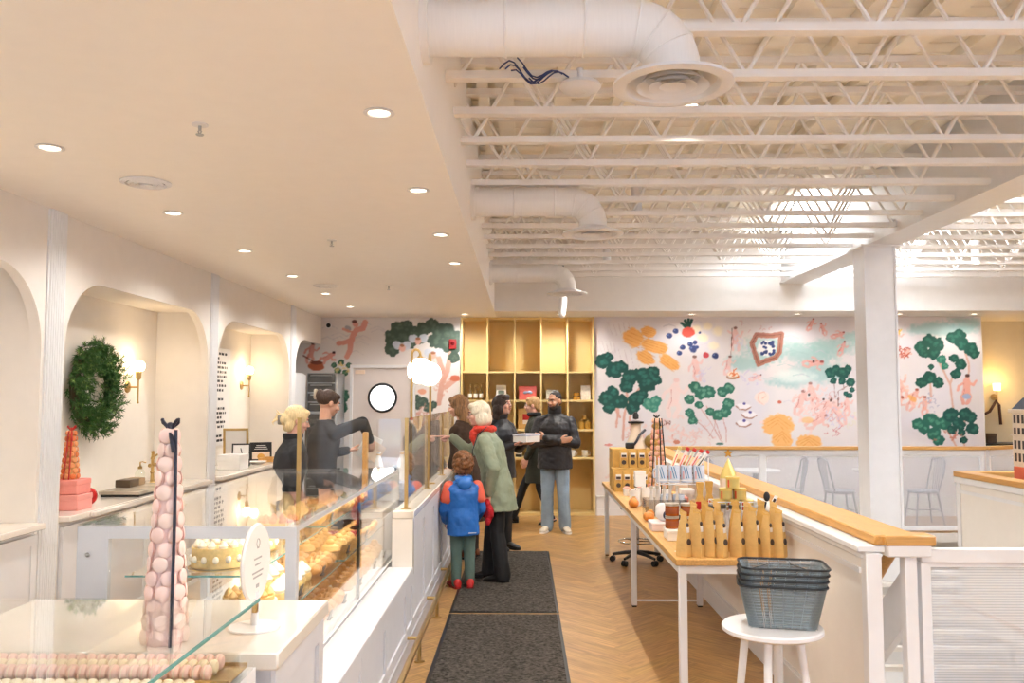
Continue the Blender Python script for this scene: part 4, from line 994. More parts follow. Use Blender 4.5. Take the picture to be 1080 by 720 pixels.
# ---------------------------------------------------------------- merchandise table
TX0, TX1, TY0, TY1, TZ = .862, 1.488, 4.92, 9.46, .79
t = thing('display_table', 'long white framed table with oak top carrying the gifts', 'table', ((TX0+TX1)/2, (TY0+TY1)/2, 0))
cx, cy = (TX0+TX1)/2, (TY0+TY1)/2
m = MB(); m.bb(TX0-cx, TX1-cx, TY0-cy, TY1-cy, TZ-.036, TZ, b=.003); m.build('tabletop', OAKX, t)
m = MB(); x0, x1, y0, y1 = TX0-cx+.02, TX1-cx-.02, TY0-cy+.02, TY1-cy-.02
m.bb(x0, x1, y0, y0+.04, TZ-.085, TZ-.036); m.bb(x0, x1, y1-.04, y1, TZ-.085, TZ-.036); m.bb(x0, x0+.03, y0, y1, TZ-.085, TZ-.036); m.bb(x1-.03, x1, y0, y1, TZ-.085, TZ-.036); m.build('apron', WHITE2, t)
for yy in (y0+.025, 7.13-cy, y1-.025):
    for xx in (x0+.025, x1-.025):
        m = MB(); m.bb(xx-.023, xx+.023, yy-.023, yy+.023, 0.012, TZ-.05, b=.004); lg = m.build('leg', WHITE2, t)
        m = MB(); m.bb(xx-.018, xx+.018, yy-.018, yy+.018, 0, .012); m.build('foot', BLACKP, lg)
for s, xx in ((1, x0+.05), (-1, x1-.05)):
    for yy in (y0+.06,):
        m = MB(); m.tube([(xx-.02*s, yy, TZ-.2), (xx-.015*s, yy+.05, TZ-.12), (xx-.01*s, yy+.13, TZ-.085)], .012, 6); m.build('gusset', WHITE2, t)
m = MB(); m.cyl((x0+.02, 7.13-cy, .05), (x1+.08-.1, 7.13-cy, .05), .008); m.build('stretcher', WHITE2, t)

# kraft pouches with round dark stickers
def kraft_bag(x, y, rz, h, lab, grp, m_=None, w=.075, sticker=True, lean=0.):
    t = thing('kraft_pouch', lab, 'bag', (x, y, TZ), rz, grp)
    sh = RND.uniform(-.008, .008)
    q = MB(); d = w*.62
    q.rings([[(-w/2*a+sh*zz*2, -d/2*b, zz), (0+sh*zz*2, -d/2*b-.004*b, zz), (w/2*a+sh*zz*2, -d/2*b, zz), (w/2*a+sh*zz*2, d/2*b, zz), (0+sh*zz*2, d/2*b+.004*b, zz), (-w/2*a+sh*zz*2, d/2*b, zz)]
             for a, b, zz in ((.98,1,0),(1.02,1.1,h*.04),(.96,1.0,h*.3),(.80,.72,h*.6),(.60,.40,h*.8),(.52,.14,h*.92),(.56,.12,h))])
    q.build('bag', m_ or KRAFT, t, ang=75)
    q = MB(); q.rings([[(-w*.28, -d*.14, h*.93), (w*.28, -d*.14, h*.93), (w*.28, d*.07, h*.935), (-w*.28, d*.07, h*.935)], [(-w*.36, d*.02, h*1.02+.012), (w*.30, d*.02, h*1.04-.012), (w*.30, d*.12, h*1.03-.012), (-w*.36, d*.12, h*1.01+.012)]]); q.build('folded_top', m_ or KRAFTD, t)
    if sticker:
        q = MB(); M = TR(w*.462, 0, h*.34) @ RY(PI/2-.16); q.lathe([(0,0),(d*.40,0),(d*.40,.0035),(0,.0035)], n=20, M=M); q.build('round_sticker', STICK, t)
        q = MB(); q.box((w*.398, 0, h*.60), (.006, d*.56, h*.12), RY(0), b=.001); q.build('label', PAPERW, t)
        q = MB(); q.ell((w*.355, 0, h*.71), (.008, d*.26, h*.05)); q.build('seal', STICK, t)
def px(u, Y): return (u-552)/900*Y
FB = [(719, 4.99), (733, 4.985), (746, 4.99), (757, 4.98), (775, 4.99), (791, 4.985), (805, 4.99), (818, 4.98)]
for k, (u, y) in enumerate(FB): kraft_bag(px(u, y), y+.02, -.85+.12*(k % 3), .255+.012*(k % 3), 'kraft pouch with dark sticker, %s from the left in the front row' % ORD[k], 'kraft pouches in the front row on the table')
BB = [(729, 5.16), (741, 5.15), (753, 5.17), (772, 5.16), (785, 5.17), (799, 5.16), (812, 5.17)]
for k, (u, y) in enumerate(BB): kraft_bag(px(u, y), y, -.8, .285+.012*(k % 2), 'kraft pouch with dark sticker, %s from the left in the second row' % ORD[k], 'kraft pouches in the second row on the table', KRAFTD if k % 2 else KRAFT)

# jars of caramel, boxes, card
AMB = mat('caramel jar', (172, 92, 38), .2, var=.12)
LIDM = mat('pale steel lid', (206, 196, 180), .3, .7)
def carjar(x, y, z, lab, m_=AMB, r=.044, h=.075):
    t = thing('caramel_jar', lab, 'jar', (x, y, z)); q = MB(); q.lathe([(0,0),(r*.95,0),(r,.006),(r,h*.82),(r*.92,h*.86),(0,h*.86)], n=24); q.build('glass', m_, t)
    q = MB(); q.lathe([(0,h*.86),(r*1.04,h*.86),(r*1.04,h*1.06),(0,h*1.06)], n=24); q.build('lid', LIDM, t)
    q = MB(); q.lathe([(r+.0005,h*.2),(r+.001,h*.21),(r+.001,h*.65),(r+.0005,h*.66)], n=24); q.build('label', mat('amber label', (150, 74, 30), .4, var=.15), t)
giftbox(5.62, 1.02, TZ, .20, .16, .07, PAPERW, 'white flat box under the jars of caramel')
for k, (x, y, z) in enumerate(((.965, 5.62, TZ+.071), (1.065, 5.62, TZ+.071), (.965, 5.62, TZ+.152), (1.065, 5.62, TZ+.152))): carjar(x, y, z, 'amber caramel jar, %s %s of the four on the white box' % (('lower', 'upper')[k//2], ('left', 'right')[k % 2]))
carjar(1.21, 5.70, TZ+.10, 'pink filled jar beside the caramel jars', mat('pink jam', (214, 150, 140), .25, var=.2), .042, .075)
giftbox(5.70, 1.21, TZ, .10, .10, .1, mat('dark red box', (120, 40, 36), .5), 'dark red box under the pink filled jar')
t = thing('gift_card_set', 'white and kraft card set leaning beside the front pouches', 'card', (.985, 5.22, TZ), .3); M = RY(.35)
q = MB(); q.bb(-.012,.012,-.05,.05,0,.17,M,b=.002); q.build('card', CREAMM, t); q = MB(); q.bb(-.016,-.012,-.04,.04,.03,.12,M); q.build('print', mat('grey print card', (190, 176, 160), .6, var=.4, scale=60), t)
t = thing('leaflet', 'white printed leaflet lying at the front left of the table', 'card', (.945, 5.13, TZ), .4); q = MB(); q.bb(-.03,.03,-.05,.05,0,.006,b=.001); q.build('sheet', PAPERW, t); q = MB(); q.bb(-.02,.02,-.035,.02,.006,.0068); q.build('print', mat('dark blotch print', (96, 92, 96), .6, var=.5, scale=60), t)
giftbox(6.02, .955, TZ, .15, .18, .06, mat('pink and white box', (232, 214, 210), .5, var=.06), 'pale pink flat box at the table edge')
t = thing('fabric_pouch', 'white pouch with dark navy print on the table edge', 'bag', (.985, 6.02, TZ+.062)); q = MB(); q.ell((0,0,.05), (.07,.05,.055)); q.ell((-.02,0,.085), (.05,.03,.04)); o_ = blob('pouch', q, mat('navy blotch cloth', (226, 222, 220), .7, var=.05), t, .008, 3); q = MB(); q.ell((.015,-.04,.045), (.04,.016,.034)); q.build('navy_print', mat('navy print', (38, 42, 70), .6), t)
t = thing('treat_bag', 'orange dried fruit bag near the table edge', 'bag', (.93, 6.42, TZ)); q = MB(); q.ell((0,0,.035), (.045,.06,.035)); q.ell((0.02,.04,.05), (.03,.03,.03)); blob('bag', q, mat('orange bag', (208, 128, 50), .4, var=.25, scale=30), t, .008, 3); q = MB(); q.torus((.02,.04,.078),.012,.004); q.build('tie', KRAFT, t)
t = thing('treat_bag', 'second orange bag farther along the table edge', 'bag', (.925, 7.25, TZ)); q = MB(); q.ell((0,0,.035), (.045,.08,.04)); q.ell((0.01,.05,.05), (.03,.04,.03)); blob('bag', q, MATS['orange bag'], t, .008, 3); q = MB(); q.torus((.01,.05,.08),.012,.004); q.build('tie', KRAFT, t)
# clear bin with candles
t = thing('acrylic_bin', 'clear acrylic bin on the table behind the caramel jars', 'bin', (1.10, 6.75, TZ)); AC = mat('frosted acrylic', (206, 200, 192), .25, var=.12, scale=12)
q = MB(); w, d, h = .16, .09, .13
q.bb(-w,w,-d,d,0,.004); q.build('base', AC, t)
q = MB(); q.bb(-w,w,-d,-d+.004,.004,h); q.bb(-w,w,d-.004,d,.004,h); q.bb(-w,-w+.004,-d,d,.004,h); q.bb(w-.004,w,-d,d,.004,h); q.build('wall', glassmat('acrylic sheet', (.80,.79,.77), 1.7, .12), t)
for k in range(5):
    x = 1.0+.05*k; t = thing('taper_candle', 'white bottle shaped candle, %s from the left in the acrylic bin' % ORD[k], 'candle', (x, 6.75+.02*(k % 2), TZ+.004)); q = MB(); q.lathe([(0,0),(.02,0),(.022,.02),(.02,.1),(.011,.15),(.01,.20),(0,.2)], n=14); q.build('body', mat('greyed glass', (214, 206, 198), .3, var=.06), t); q = MB(); q.lathe([(0,.2),(.012,.2),(.012,.225),(0,.225)], n=12); q.build('cap', LIDM, t)
for k, (x, y) in enumerate(((.955, 7.35), (1.045, 7.35), (1.0, 7.47), (1.135, 7.4), (1.22, 7.36))):
    t = thing('white_candle', 'white pillar tub, %s from the left in the cluster on the table' % ORD[k], 'candle', (x, y, TZ)); h = .135+.02*(k % 2); q = MB(); q.lathe([(0,0),(.042,0),(.042,h),(.036,h),(.034,h-.02),(0,h-.02)], n=22); q.build('body', PAPERW, t); q = MB(); q.cyl((0,0,h-.02),(0,0,h+.005),.002); q.build('wick', BLACKP, t)
t = thing('white_candle', 'white pillar tub stacked on top of the cluster', 'candle', (1.0, 7.41, TZ+.157)); q = MB(); q.bb(-.045,.045,-.04,.04,0,.13,b=.004); q.build('body', PAPERW, t); q = MB(); q.bb(-.047,.047,-.042,.042,.1,.132,b=.003); q.build('lid', PAPERW, t)
# kraft step display at the back end, white labelled boxes
t = thing('kraft_display', 'stepped golden kraft display block at the far end of the table', 'display', (1.12, 8.55, TZ))
q = MB(); q.bb(-.22, .30, .16, .5, 0, .40, b=.006); q.build('rear_step', KRAFTD, t); q = MB(); q.bb(-.24, .32, -.02, .16, 0, .22, b=.006); q.build('front_step', KRAFTD, t)
k = 0
for y, z, xs in ((8.46, TZ, (.93, 1.015, 1.10, 1.185, 1.27, 1.355)), (8.60, TZ+.22, (1.0, 1.09, 1.18, 1.27))):
    for j, x in enumerate(xs):
        t = thing('treat_pouch', 'golden pouch with dark label, %s on the %s step of the kraft display' % (ORD[j], ('lower', 'upper')[z > TZ]), 'bag', (x, y, z))
        h = .21 if z == TZ else .185; w = .08; d = .05
        q = MB(); q.rings([[(-w/2*a, -d/2*b, zz), (w/2*a, -d/2*b, zz), (w/2*a, d/2*b, zz), (-w/2*a, d/2*b, zz)] for a, b, zz in ((.95,1,0),(1,1.1,h*.3),(.95,.8,h*.7),(.95,.15,h*.95),(1,.12,h))]); q.build('bag', KRAFTD, t, ang=60)
        q = MB(); q.bb(-w*.33, w*.33, -.032, -.028, h*.55, h*.8); q.build('label', PAPERW, t); q = MB(); q.bb(-w*.28, w*.28, -.034, -.032, h*.58, h*.7); q.build('print', STICK, t)
        q = MB(); q.lathe([(0,0),(.022,0),(.022,.004),(0,.004)], n=16, M=TR(0,-.03,h*.3) @ RX(PI/2)); q.build('seal', STICK, t)
# figure like ornament and ball on top
t = thing('ornament', 'pale bottle shaped ornament with black cap and band on the kraft display', 'ornament', (1.16, 8.86, TZ+.40))
q = MB(); q.lathe([(0,0),(.11,0),(.10,.05),(.05,.16),(.05,.23),(.06,.25),(0,.26)], n=22); q.build('body', CREAMM, t)
q = MB(); q.lathe([(0,.25),(.08,.255),(.085,.27),(.03,.28),(.0,.28)], n=20); q.lathe([(0,.29),(.03,.3),(.032,.34),(.015,.37),(0,.372)], n=14); q.build('cap', BLACKP, t); q = MB(); q.tube([(-.06,-.1,.01),(-.01,-.1,.07),(.03,-.075,.14),(.09,-.05,.19)], .013, 8); q.build('band', NAVY, t)
q = MB(); q.bb(-.12,-.03,-.125,-.06,0,.06,b=.008); q.build('foot', BLACKP, t)
t = thing('gold_ball', 'dull gold ball ornament on the kraft display', 'ornament', (1.31, 8.80, TZ+.40+.072)); q = MB(); q.ell((0,0,0), .072, nu=24, nv=16); q.build('ball', mat('dull gold', (142, 116, 60), .5, .4, var=.2), t); q = MB(); q.cyl((0,0,.07),(0,0,.085),.012); q.build('cap', BRASS, t)
tower('macaron_tower', 'tall pink and orange macaron tower with black ribbons on the table', (1.21, 7.8, TZ), .73, .085, .03, 15, [mat('coral macaron', (232, 160, 138), .6), mat('tan macaron', (206, 158, 86), .6), mat('peach macaron', (240, 190, 160), .6), CREAMM, KRAFT], (BLACKP, (-2.3, -1.35, -.5), .2), .023, split=False)
# white wire rack of printed mugs with candy sticks
t = thing('wire_rack', 'white wire rack with two tiers of printed mugs on the table', 'rack', (1.24, 6.9, TZ))
WW = WHITE2
for x in (-.17, .22):
    for y in (-.09, .09): q = MB(); q.cyl((x,y,0),(x,y,.44),.005); q.build('post', WW, t)
for z in (.012, .235):
    q = MB(); q.tube([(-.17,-.09,z),(.22,-.09,z),(.22,.09,z),(-.17,.09,z)], .005, 6, True); q.tube([(-.17,-.09,z+.03),(.22,-.09,z+.03),(.22,.09,z+.03),(-.17,.09,z+.03)], .004, 6, True)
    for k in range(9): q.cyl((-.17+.39*k/8,-.09,z),(-.17+.39*k/8,.09,z),.003)
    q.build('tier', WW, t)
BLUEP = mat('blue print', (70, 130, 176), .4); PINKP = mat('pink print', (226, 160, 156), .4); MUGM = mat('pale blue glaze', (214, 222, 236), .2, var=.02)
def mug(x, y, z, lab):
    t = thing('mug', lab, 'mug', (x, y, z)); q = MB(); q.lathe([(0,0),(.043,0),(.046,.006),(.046,.135),(.042,.135),(.041,.01),(0,.01)], n=26); q.build('body', MUGM, t)
    q = MB(); q.tube([(.045,.0,.105),(.07,.0,.1),(.075,.0,.07),(.07,.0,.035),(.045,.0,.03)], .006, 8, M=RZ(2.6)); q.build('handle', MUGM, t)
    q = MB()
    for a0, z0, z1 in ((-2.2,.09,.125),(-1.8,.09,.12),): q.rings([[(.0468*math.cos(a0+u*.5+s*.08), .0468*math.sin(a0+u*.5+s*.08), .125-u*.09-abs(s)*.0) for s in (-1,1)]+[(.0455*math.cos(a0+u*.5), .0455*math.sin(a0+u*.5), .125-u*.09)] for u in (0,.3,.6,1)])
    q.build('blue_stripe', BLUEP, t)
    q = MB(); q.rings([[(.0468*math.cos(-2.3+s*.12), .0468*math.sin(-2.3+s*.12), zz) for s in (-1,1)]+[(.0455*math.cos(-2.3), .0455*math.sin(-2.3), zz)] for zz in (.03,.06,.09)]); q.build('pink_print', PINKP, t)
for k in range(4): mug(1.105+.098*k, 6.88, TZ+.243, 'pale blue printed mug, %s from the left on the upper rack tier' % ORD[k])
for k in range(2): mug(1.13+.098*k, 6.84, TZ+.017, 'pale blue printed mug, %s on the lower rack tier' % ('left', 'right')[k])
for k, (dx, cl) in enumerate(((0, 'cream'), (.05, 'red'), (.09, 'green'), (.13, 'red'), (.17, 'grey'))):
    t = thing('candy_stick', '%s candy stick tube leaning in the upper mugs, %s from the left' % ({'cream': 'cream', 'red': 'red and white', 'green': 'pale green', 'grey': 'black and white'}[cl], ORD[k]), 'candy', (1.15+dx, 6.90, TZ+.27))
    M = RY(.40+.06*k)
    q = MB(); q.box((0,0,.12), (.028,.02,.27), M, b=.004); q.build('tube', mat('candy '+cl, {'cream': (240,226,190), 'red': (238,214,206), 'green': (226,224,200), 'grey': (226,220,214)}[cl], .4, var=.1), t)
    q = MB(); q.box((0,0,.262), (.03,.022,.03), M, b=.003); q.build('cap', REDR if cl != 'cream' else GOLDT, t); q = MB(); q.box((.0,-.0105,.10), (.008,.002,.22), M); q.build('stripe', BLACKP if cl == 'grey' else mat('pink stripe', (222, 96, 84), .4), t)
giftbox(6.3, 1.30, TZ, .13, .12, .17, mat('brown kraft carton', (158, 120, 74), .6), 'brown carton with a dark square on the table behind the jam')
for k, (x, y) in enumerate(((1.225, 6.0), (1.30, 6.05))):
    t = thing('bottle_bag', 'slim kraft bottle bag with red ribbon, %s of the pair' % ('left', 'right')[k], 'bag', (x, y, TZ)); q = MB(); q.rings([[(-.032*a,-.03*a,z),(.032*a,-.03*a,z),(.032*a,.03*a,z),(-.032*a,.03*a,z)] for a, z in ((1,0),(1.02,.1),(.9,.2),(.5,.24),(.75,.33))]); q.build('bag', KRAFTD, t, ang=60)
    q = MB(); q.bb(-.036,-.0,-.034,-.030,.12,.2); q.build('label', REDR, t)
# gold tins in a white wire basket and the gold tree
t = thing('wire_basket', 'white wire basket on a stand holding gold tins', 'basket', (1.375, 5.68, TZ))
q = MB(); q.bb(-.13,.13,-.07,.07,.0,.175,b=.004); q.build('stand', mat('white printed stand', (222, 222, 224), .4, var=.1, scale=40), t)
q = MB()
for z in (.185,.215,.24): q.tube([(-.14,-.08,z),(.14,-.08,z),(.14,.08,z),(-.14,.08,z)], .003, 6, True)
for k in range(12): q.cyl((-.14+.28*k/11,-.08,.18),(-.14+.28*k/11,-.08,.24),.002); q.cyl((-.14+.28*k/11,.08,.18),(-.14+.28*k/11,.08,.24),.002)
q.build('wire', WW, t)
def tin(x, y, z, lab):
    t = thing('gold_tin', lab, 'tin', (x, y, z)); q = MB(); q.lathe([(0,0),(.043,0),(.043,.058),(0,.058)], n=26); q.build('body', GOLDT, t); q = MB(); q.lathe([(0,.058),(.045,.058),(.045,.07),(.04,.073),(0,.073)], n=26); q.build('lid', mat('pale gold lid', (230, 200, 110), .3, .7), t)
    q = MB(); q.rings([[(.0436*math.cos(a), .0436*math.sin(a), zz) for a in (-2.6,-2.45,-2.3)]+[(.042*math.cos(-2.45), .042*math.sin(-2.45), zz)] for zz in (.006,.055)]); q.build('red_label', mat('orange red label', (214, 80, 40), .4), t)
for k in range(3): tin(1.285+.09*k, 5.68, TZ+.176, 'gold tin, %s from the left in the bottom row of the pyramid' % ORD[k])
for k in range(2): tin(1.33+.09*k, 5.68, TZ+.25, 'gold tin, %s of the two in the middle of the pyramid' % ('left', 'right')[k])
tin(1.375, 5.68, TZ+.324, 'gold tin at the very top of the pyramid')
t = thing('gold_tree', 'small gold tree ornament with star behind the gold tins', 'ornament', (1.42, 5.98, TZ)); q = MB(); q.bb(-.05,.05,-.05,.05,0,.36,b=.003); q.build('stand', CREAMM, t)
q = MB(); q.lathe([(0,.36),(.06,.36),(.05,.40),(.0,.50)], n=12); q.build('cone', GOLDT, t); q = MB()
st = [(math.cos(PI/2+k*PI/5)*(.034 if k % 2 == 0 else .015), math.sin(PI/2+k*PI/5)*(.034 if k % 2 == 0 else .015)) for k in range(10)]
q.prism(st, -.006, .006, TR(0,0,.53) @ RX(PI/2)); q.build('star', mat('amber star', (190, 132, 40), .3, .5), t)
t = thing('pen_sign', 'slim white tag stake leaning behind the pouches', 'sign', (1.40, 5.36, TZ)); q = MB(); M = RY(.5); q.bb(-.012,.012,-.003,.003,.1,.35,M,b=.001); q.bb(-.008,.008,-.002,.002,0,.1,M); q.build('stake', PAPERW, t); q = MB(); q.bb(-.008,.008,-.0045,-.003,.26,.33,M); q.build('print', STICK, t)
t = thing('kitchen_scraper', 'dark handled tool standing in the pouches at the right', 'tool', (1.46, 5.30, TZ)); q = MB(); q.tube([(0,0,0),(.0,0,.2),(.02,0,.28)], .012, 8); q.ell((.03,0,.31),(.02,.012,.03)); q.build('handle', BLACKP, t); q = MB(); q.bb(-.03,.03,-.03,.03,0,.12,b=.004); q.build('holder', STEEL, t)

# fillers of the crowded middle of the table
SIL = mat('silver tin', (196, 196, 194), .3, .6)
for k, (x, y) in enumerate(((1.14, 6.32), (1.20, 6.45), (1.06, 6.45), (1.15, 6.55))):
    t = thing('tea_tin', 'small silver lidded tin, %s from the table front behind the caramel jars' % ORD[k], 'tin', (x, y, TZ)); q = MB(); q.lathe([(0,0),(.032,0),(.032,.09),(0,.09)], n=20); q.build('body', (PAPERW, PINKBOX, SIL, CREAMM)[k], t); q = MB(); q.lathe([(0,.09),(.033,.09),(.033,.105),(0,.107)], n=20); q.build('lid', SIL, t)
    q = MB(); q.bb(-.018,.018,-.0335,-.031,.03,.065); q.build('label', STICK, t)
for k, (x, y) in enumerate(((1.17, 5.42), (1.24, 5.45), (1.32, 5.42))):
    t = thing('gift_tube', 'grey white printed tube standing behind the pouches, %s from the left' % ORD[k], 'tube', (x, y, TZ)); q = MB(); q.lathe([(0,0),(.034,0),(.034,.22),(0,.22)], n=20); q.build('body', mat('grey printed card', (206, 206, 206), .5, var=.35, scale=34), t); q = MB(); q.lathe([(0,.22),(.036,.22),(.036,.245),(0,.247)], n=20); q.build('lid', DARKST, t)
for k, (x, y) in enumerate(((1.30, 7.15), (1.38, 7.3), (1.33, 7.5), (1.40, 7.7))):
    giftbox(y, x, TZ, .11, .11, .10+.05*(k % 2), (PINKBOX, PAPERW, KRAFT, CREAMM)[k], '%s box beside the half wall, %s behind the mug rack' % (('pink', 'white', 'kraft', 'cream')[k], ('first', 'second', 'third', 'fourth')[k]))
for k, (x, y) in enumerate(((1.0, 7.9), (1.08, 8.05), (.97, 8.1))):
    t = thing('small_cup', 'small white cup of sweets, %s in the group before the kraft display' % ORD[k], 'cup', (x, y, TZ)); q = MB(); q.lathe([(0,0),(.03,0),(.038,.07),(.034,.07),(.028,.008),(0,.008)], n=18); q.build('cup', PAPERW, t); q = MB(); q.ell((0,0,.068), (.032,.032,.02)); q.build('sweets', MATS['coral macaron'], t)

# swivel stool under the table
t = thing('swivel_stool', 'black castered swivel stool base behind the table', 'stool', (1.18, 9.0, 0))
for k in range(5):
    a = 2*PI*k/5+.3; q = MB(); q.tube([(0,0,.11),(.12*math.cos(a),.12*math.sin(a),.10),(.26*math.cos(a),.26*math.sin(a),.075)], [.024,.02,.014], 8); q.build('arm', BLACKP, t)
    q = MB(); c = Vector((.26*math.cos(a),.26*math.sin(a),.03)); d = Vector((-math.sin(a),math.cos(a),0))*.012
    q.cyl(c-d*2,c-d*.5,.03); q.cyl(c+d*.5,c+d*2,.03); q.build('caster', BLACKP, t)
q = MB(); q.cyl((0,0,.1),(0,0,.55),.022); q.torus((0,0,.22),.19,.009); 
for k in range(3): q.cyl((0,0,.22),(.19*math.cos(2.1*k),.19*math.sin(2.1*k),.22),.007)
q.build('column', CHROME, t); q = MB(); q.lathe([(0,.55),(.17,.55),(.18,.58),(.17,.62),(0,.63)], n=28); q.build('seat', BLACKP, t)

# ---------------------------------------------------------------- half wall, newel, stair guards
t = thing('half_wall', 'long white half wall with oak cap between table and stairwell', 'railing', (1.6, 7.5, 0))
q = MB(); q.bb(-.05, .02, -3.50, 3.6, 0, .97); q.build('wall', WALL, t)
q = MB(); q.bb(-.065, .03, -3.53, 3.6, .97, 1.0, b=.006); q.bb(-.085, .21, -3.55, 3.6, 1.0, 1.035, b=.006); q.bb(-.06, .0, -3.5, 3.6, .90, .925); q.bb(-.062, -.05, -3.5, 3.6, 0, .14); q.bb(-.058, -.05, -3.5, 3.6, .14, .16); q.build('moulding', WHITE, t)
q = MB(); q.bb(-.01, .2, -3.56, 3.6, 1.035, 1.082, b=.006); q.build('oak_cap', OAK, t)
q = MB(); q.bb(-.05, .022, -3.56, -3.48, 0, 1.0, b=.004); q.build('end_post', WHITE, t)
q = MB(); q.tube([(.13, -3.42, .99), (.13, -2.9, .55), (.13, -1.4, -.75)], .026, 10); q.build('handrail', OAK, t)
q = MB(); q.add([(.165,-3.5,.96),(.165,-3.5,.70),(.165,-1.3,-1.15),(.165,-1.3,-.85),(.2,-3.5,.96),(.2,-3.5,.70),(.2,-1.3,-1.15),(.2,-1.3,-.85)], [(0,1,2,3),(7,6,5,4),(0,3,7,4),(1,5,6,2),(0,4,5,1),(3,2,6,7)]); q.build('stringer', WHITE, t)
SCR = screenmat('white perforated screen', (216, 220, 225), .40, .006)
SCR2 = screenmat('white fine mesh screen', (222, 226, 232), .26, .005)
def guard(lab, loc, rz, L, npan, h=1.02, cap=None, scr=SCR, z0=.06):
    """post and rail guard with perforated infill: local +X along its length"""
    t = thing('stair_guard', lab, 'railing', loc, rz)
    q = MB(); q.bb(0, L, -.025, .025, h-.065, h, b=.004); q.build('top_rail', WHITE2, t)
    q = MB(); q.bb(0, L, -.02, .02, z0-.04, z0); q.build('bottom_rail', WHITE2, t)
    for k in range(npan+1):
        x = L*k/npan; q = MB(); q.bb(max(0, x-.03), min(L, x+.03) if k < npan else L, -.022, .022, 0, h-.065); q.build('post', WHITE2, t)
    for k in range(npan):
        x0, x1 = L*k/npan+.03, L*(k+1)/npan-.03
        q = MB(); q.bb(x0, x1, -.003, .003, z0, h-.065); q.build('screen', scr, t)
        q = MB(); q.bb(x0, x1, -.012, .012, h-.085, h-.065); q.bb(x0, x0+.018, -.012, .012, z0, h-.065); q.bb(x1-.018, x1, -.012, .012, z0, h-.065); q.bb(x0, x1, -.012, .012, z0, z0+.018); q.build('screen_frame', WHITE2, t)
    if cap: q = MB(); q.bb(-.02, L+.02, -.05, .05, h, h+.045, b=.005); q.build('oak_cap', cap, t)
    return t
g = guard('near white stair guard with pale perforated panel at the right', (1.80, 3.97, 0), 0, 2.6, 2)
q = MB(); q.bb(-.075, -.02, -.03, .03, 0, 1.0, b=.003); q.build('newel_post', WHITE2, g)
q = MB(); q.bb(-.16, .04, -.05, .05, .985, 1.05, b=.006); q.build('newel_block', WHITE2, g)
q = MB(); q.bb(-.17, .06, -.055, .055, 1.035, 1.083, b=.006); 
q.build('oak_end_cap', OAKR, g)
guard('far white guard with oak cap and mesh panels before the seating', (1.66, 11.1, 0), 0, 4.24, 3, 1.04, OAKR, SCR2)
guard('short side guard with oak cap turning back towards the mural', (5.97, 11.13, 0), .5, 1.5, 1, 1.04, OAKR, SCR2)
t = thing('half_wall', 'short beige half wall with oak cap at the right edge', 'railing', (3.70, 7.3, 0))
q = MB(); q.bb(0, .10, -3.2, .1, -.1, 1.0); q.bb(0, 3.2, 0, .1, -.1, 1.0); q.build('wall', WALL, t)
q = MB(); q.bb(-.02, .12, -3.2, .12, .985, 1.035, b=.005); q.bb(-.02, 3.2, -.02, .12, .985, 1.035, b=.005); q.bb(-.008, 0, -3.2, .1, .90, .93); q.bb(-.008,0,.04,.1,-.1,1.0); q.bb(-.01,0,-3.2,.1,-.1,.0); q.build('moulding', WHITE, t)
q = MB(); q.bb(-.02, .12, -3.2, .12, 1.035, 1.082, b=.005); q.build('oak_cap', OAK, t); q = MB(); q.bb(.12, 3.2, -.02, .12, 1.035, 1.082, b=.005); q.build('oak_cap', OAKR, t)
t = thing('display_counter', 'low dark counter behind the beige half wall', 'counter', (4.4, 6.6, 0)); q = MB(); q.bb(-.5, .6, -.6, .55, 0, .98); q.build('body', WHITE, t); q = MB(); q.bb(-.52, .62, -.62, .57, .98, 1.005); q.build('top', mat('dark bronze top', (96, 82, 58), .4), t)
# pink and white cardboard tower of windows on the half wall counter
t = thing('cardboard_house', 'pale cardboard tower house with windows and coral base', 'decoration', (4.045, 6.75, 1.005))
q = MB(); q.bb(-.16, .16, -.12, .12, 0, .16, b=.004); q.build('base', mat('coral card', (226, 112, 84), .6), t)
q = MB(); q.bb(-.16, .16, -.12, .12, .16, .60, b=.004); q.bb(-.17,.17,-.13,.13,.40,.415); q.bb(-.18, .18, -.14, .14, .58, .61, b=.004); q.build('walls', mat('pale card', (236, 222, 204), .6), t)
q = MB(); q.rings([[(-.16,-.12,.61),(.16,-.12,.61),(.16,.12,.61),(-.16,.12,.61)],[(-.1,-.06,.70),(.1,-.06,.70),(.1,.06,.70),(-.1,.06,.70)]]); q.build('roof', mat('dark blue roof', (60, 70, 84), .6), t)
for j in range(4):
    for k in range(4): q = MB(); q.bb(-.14+.078*k, -.105+.078*k, -.123, -.118, .2+.1*j, .265+.1*j); q.build('window', STICK, t); q = MB(); q.bb(-.163, -.158, -.1+.055*k, -.072+.055*k, .2+.1*j, .265+.1*j); q.build('window', STICK, t)

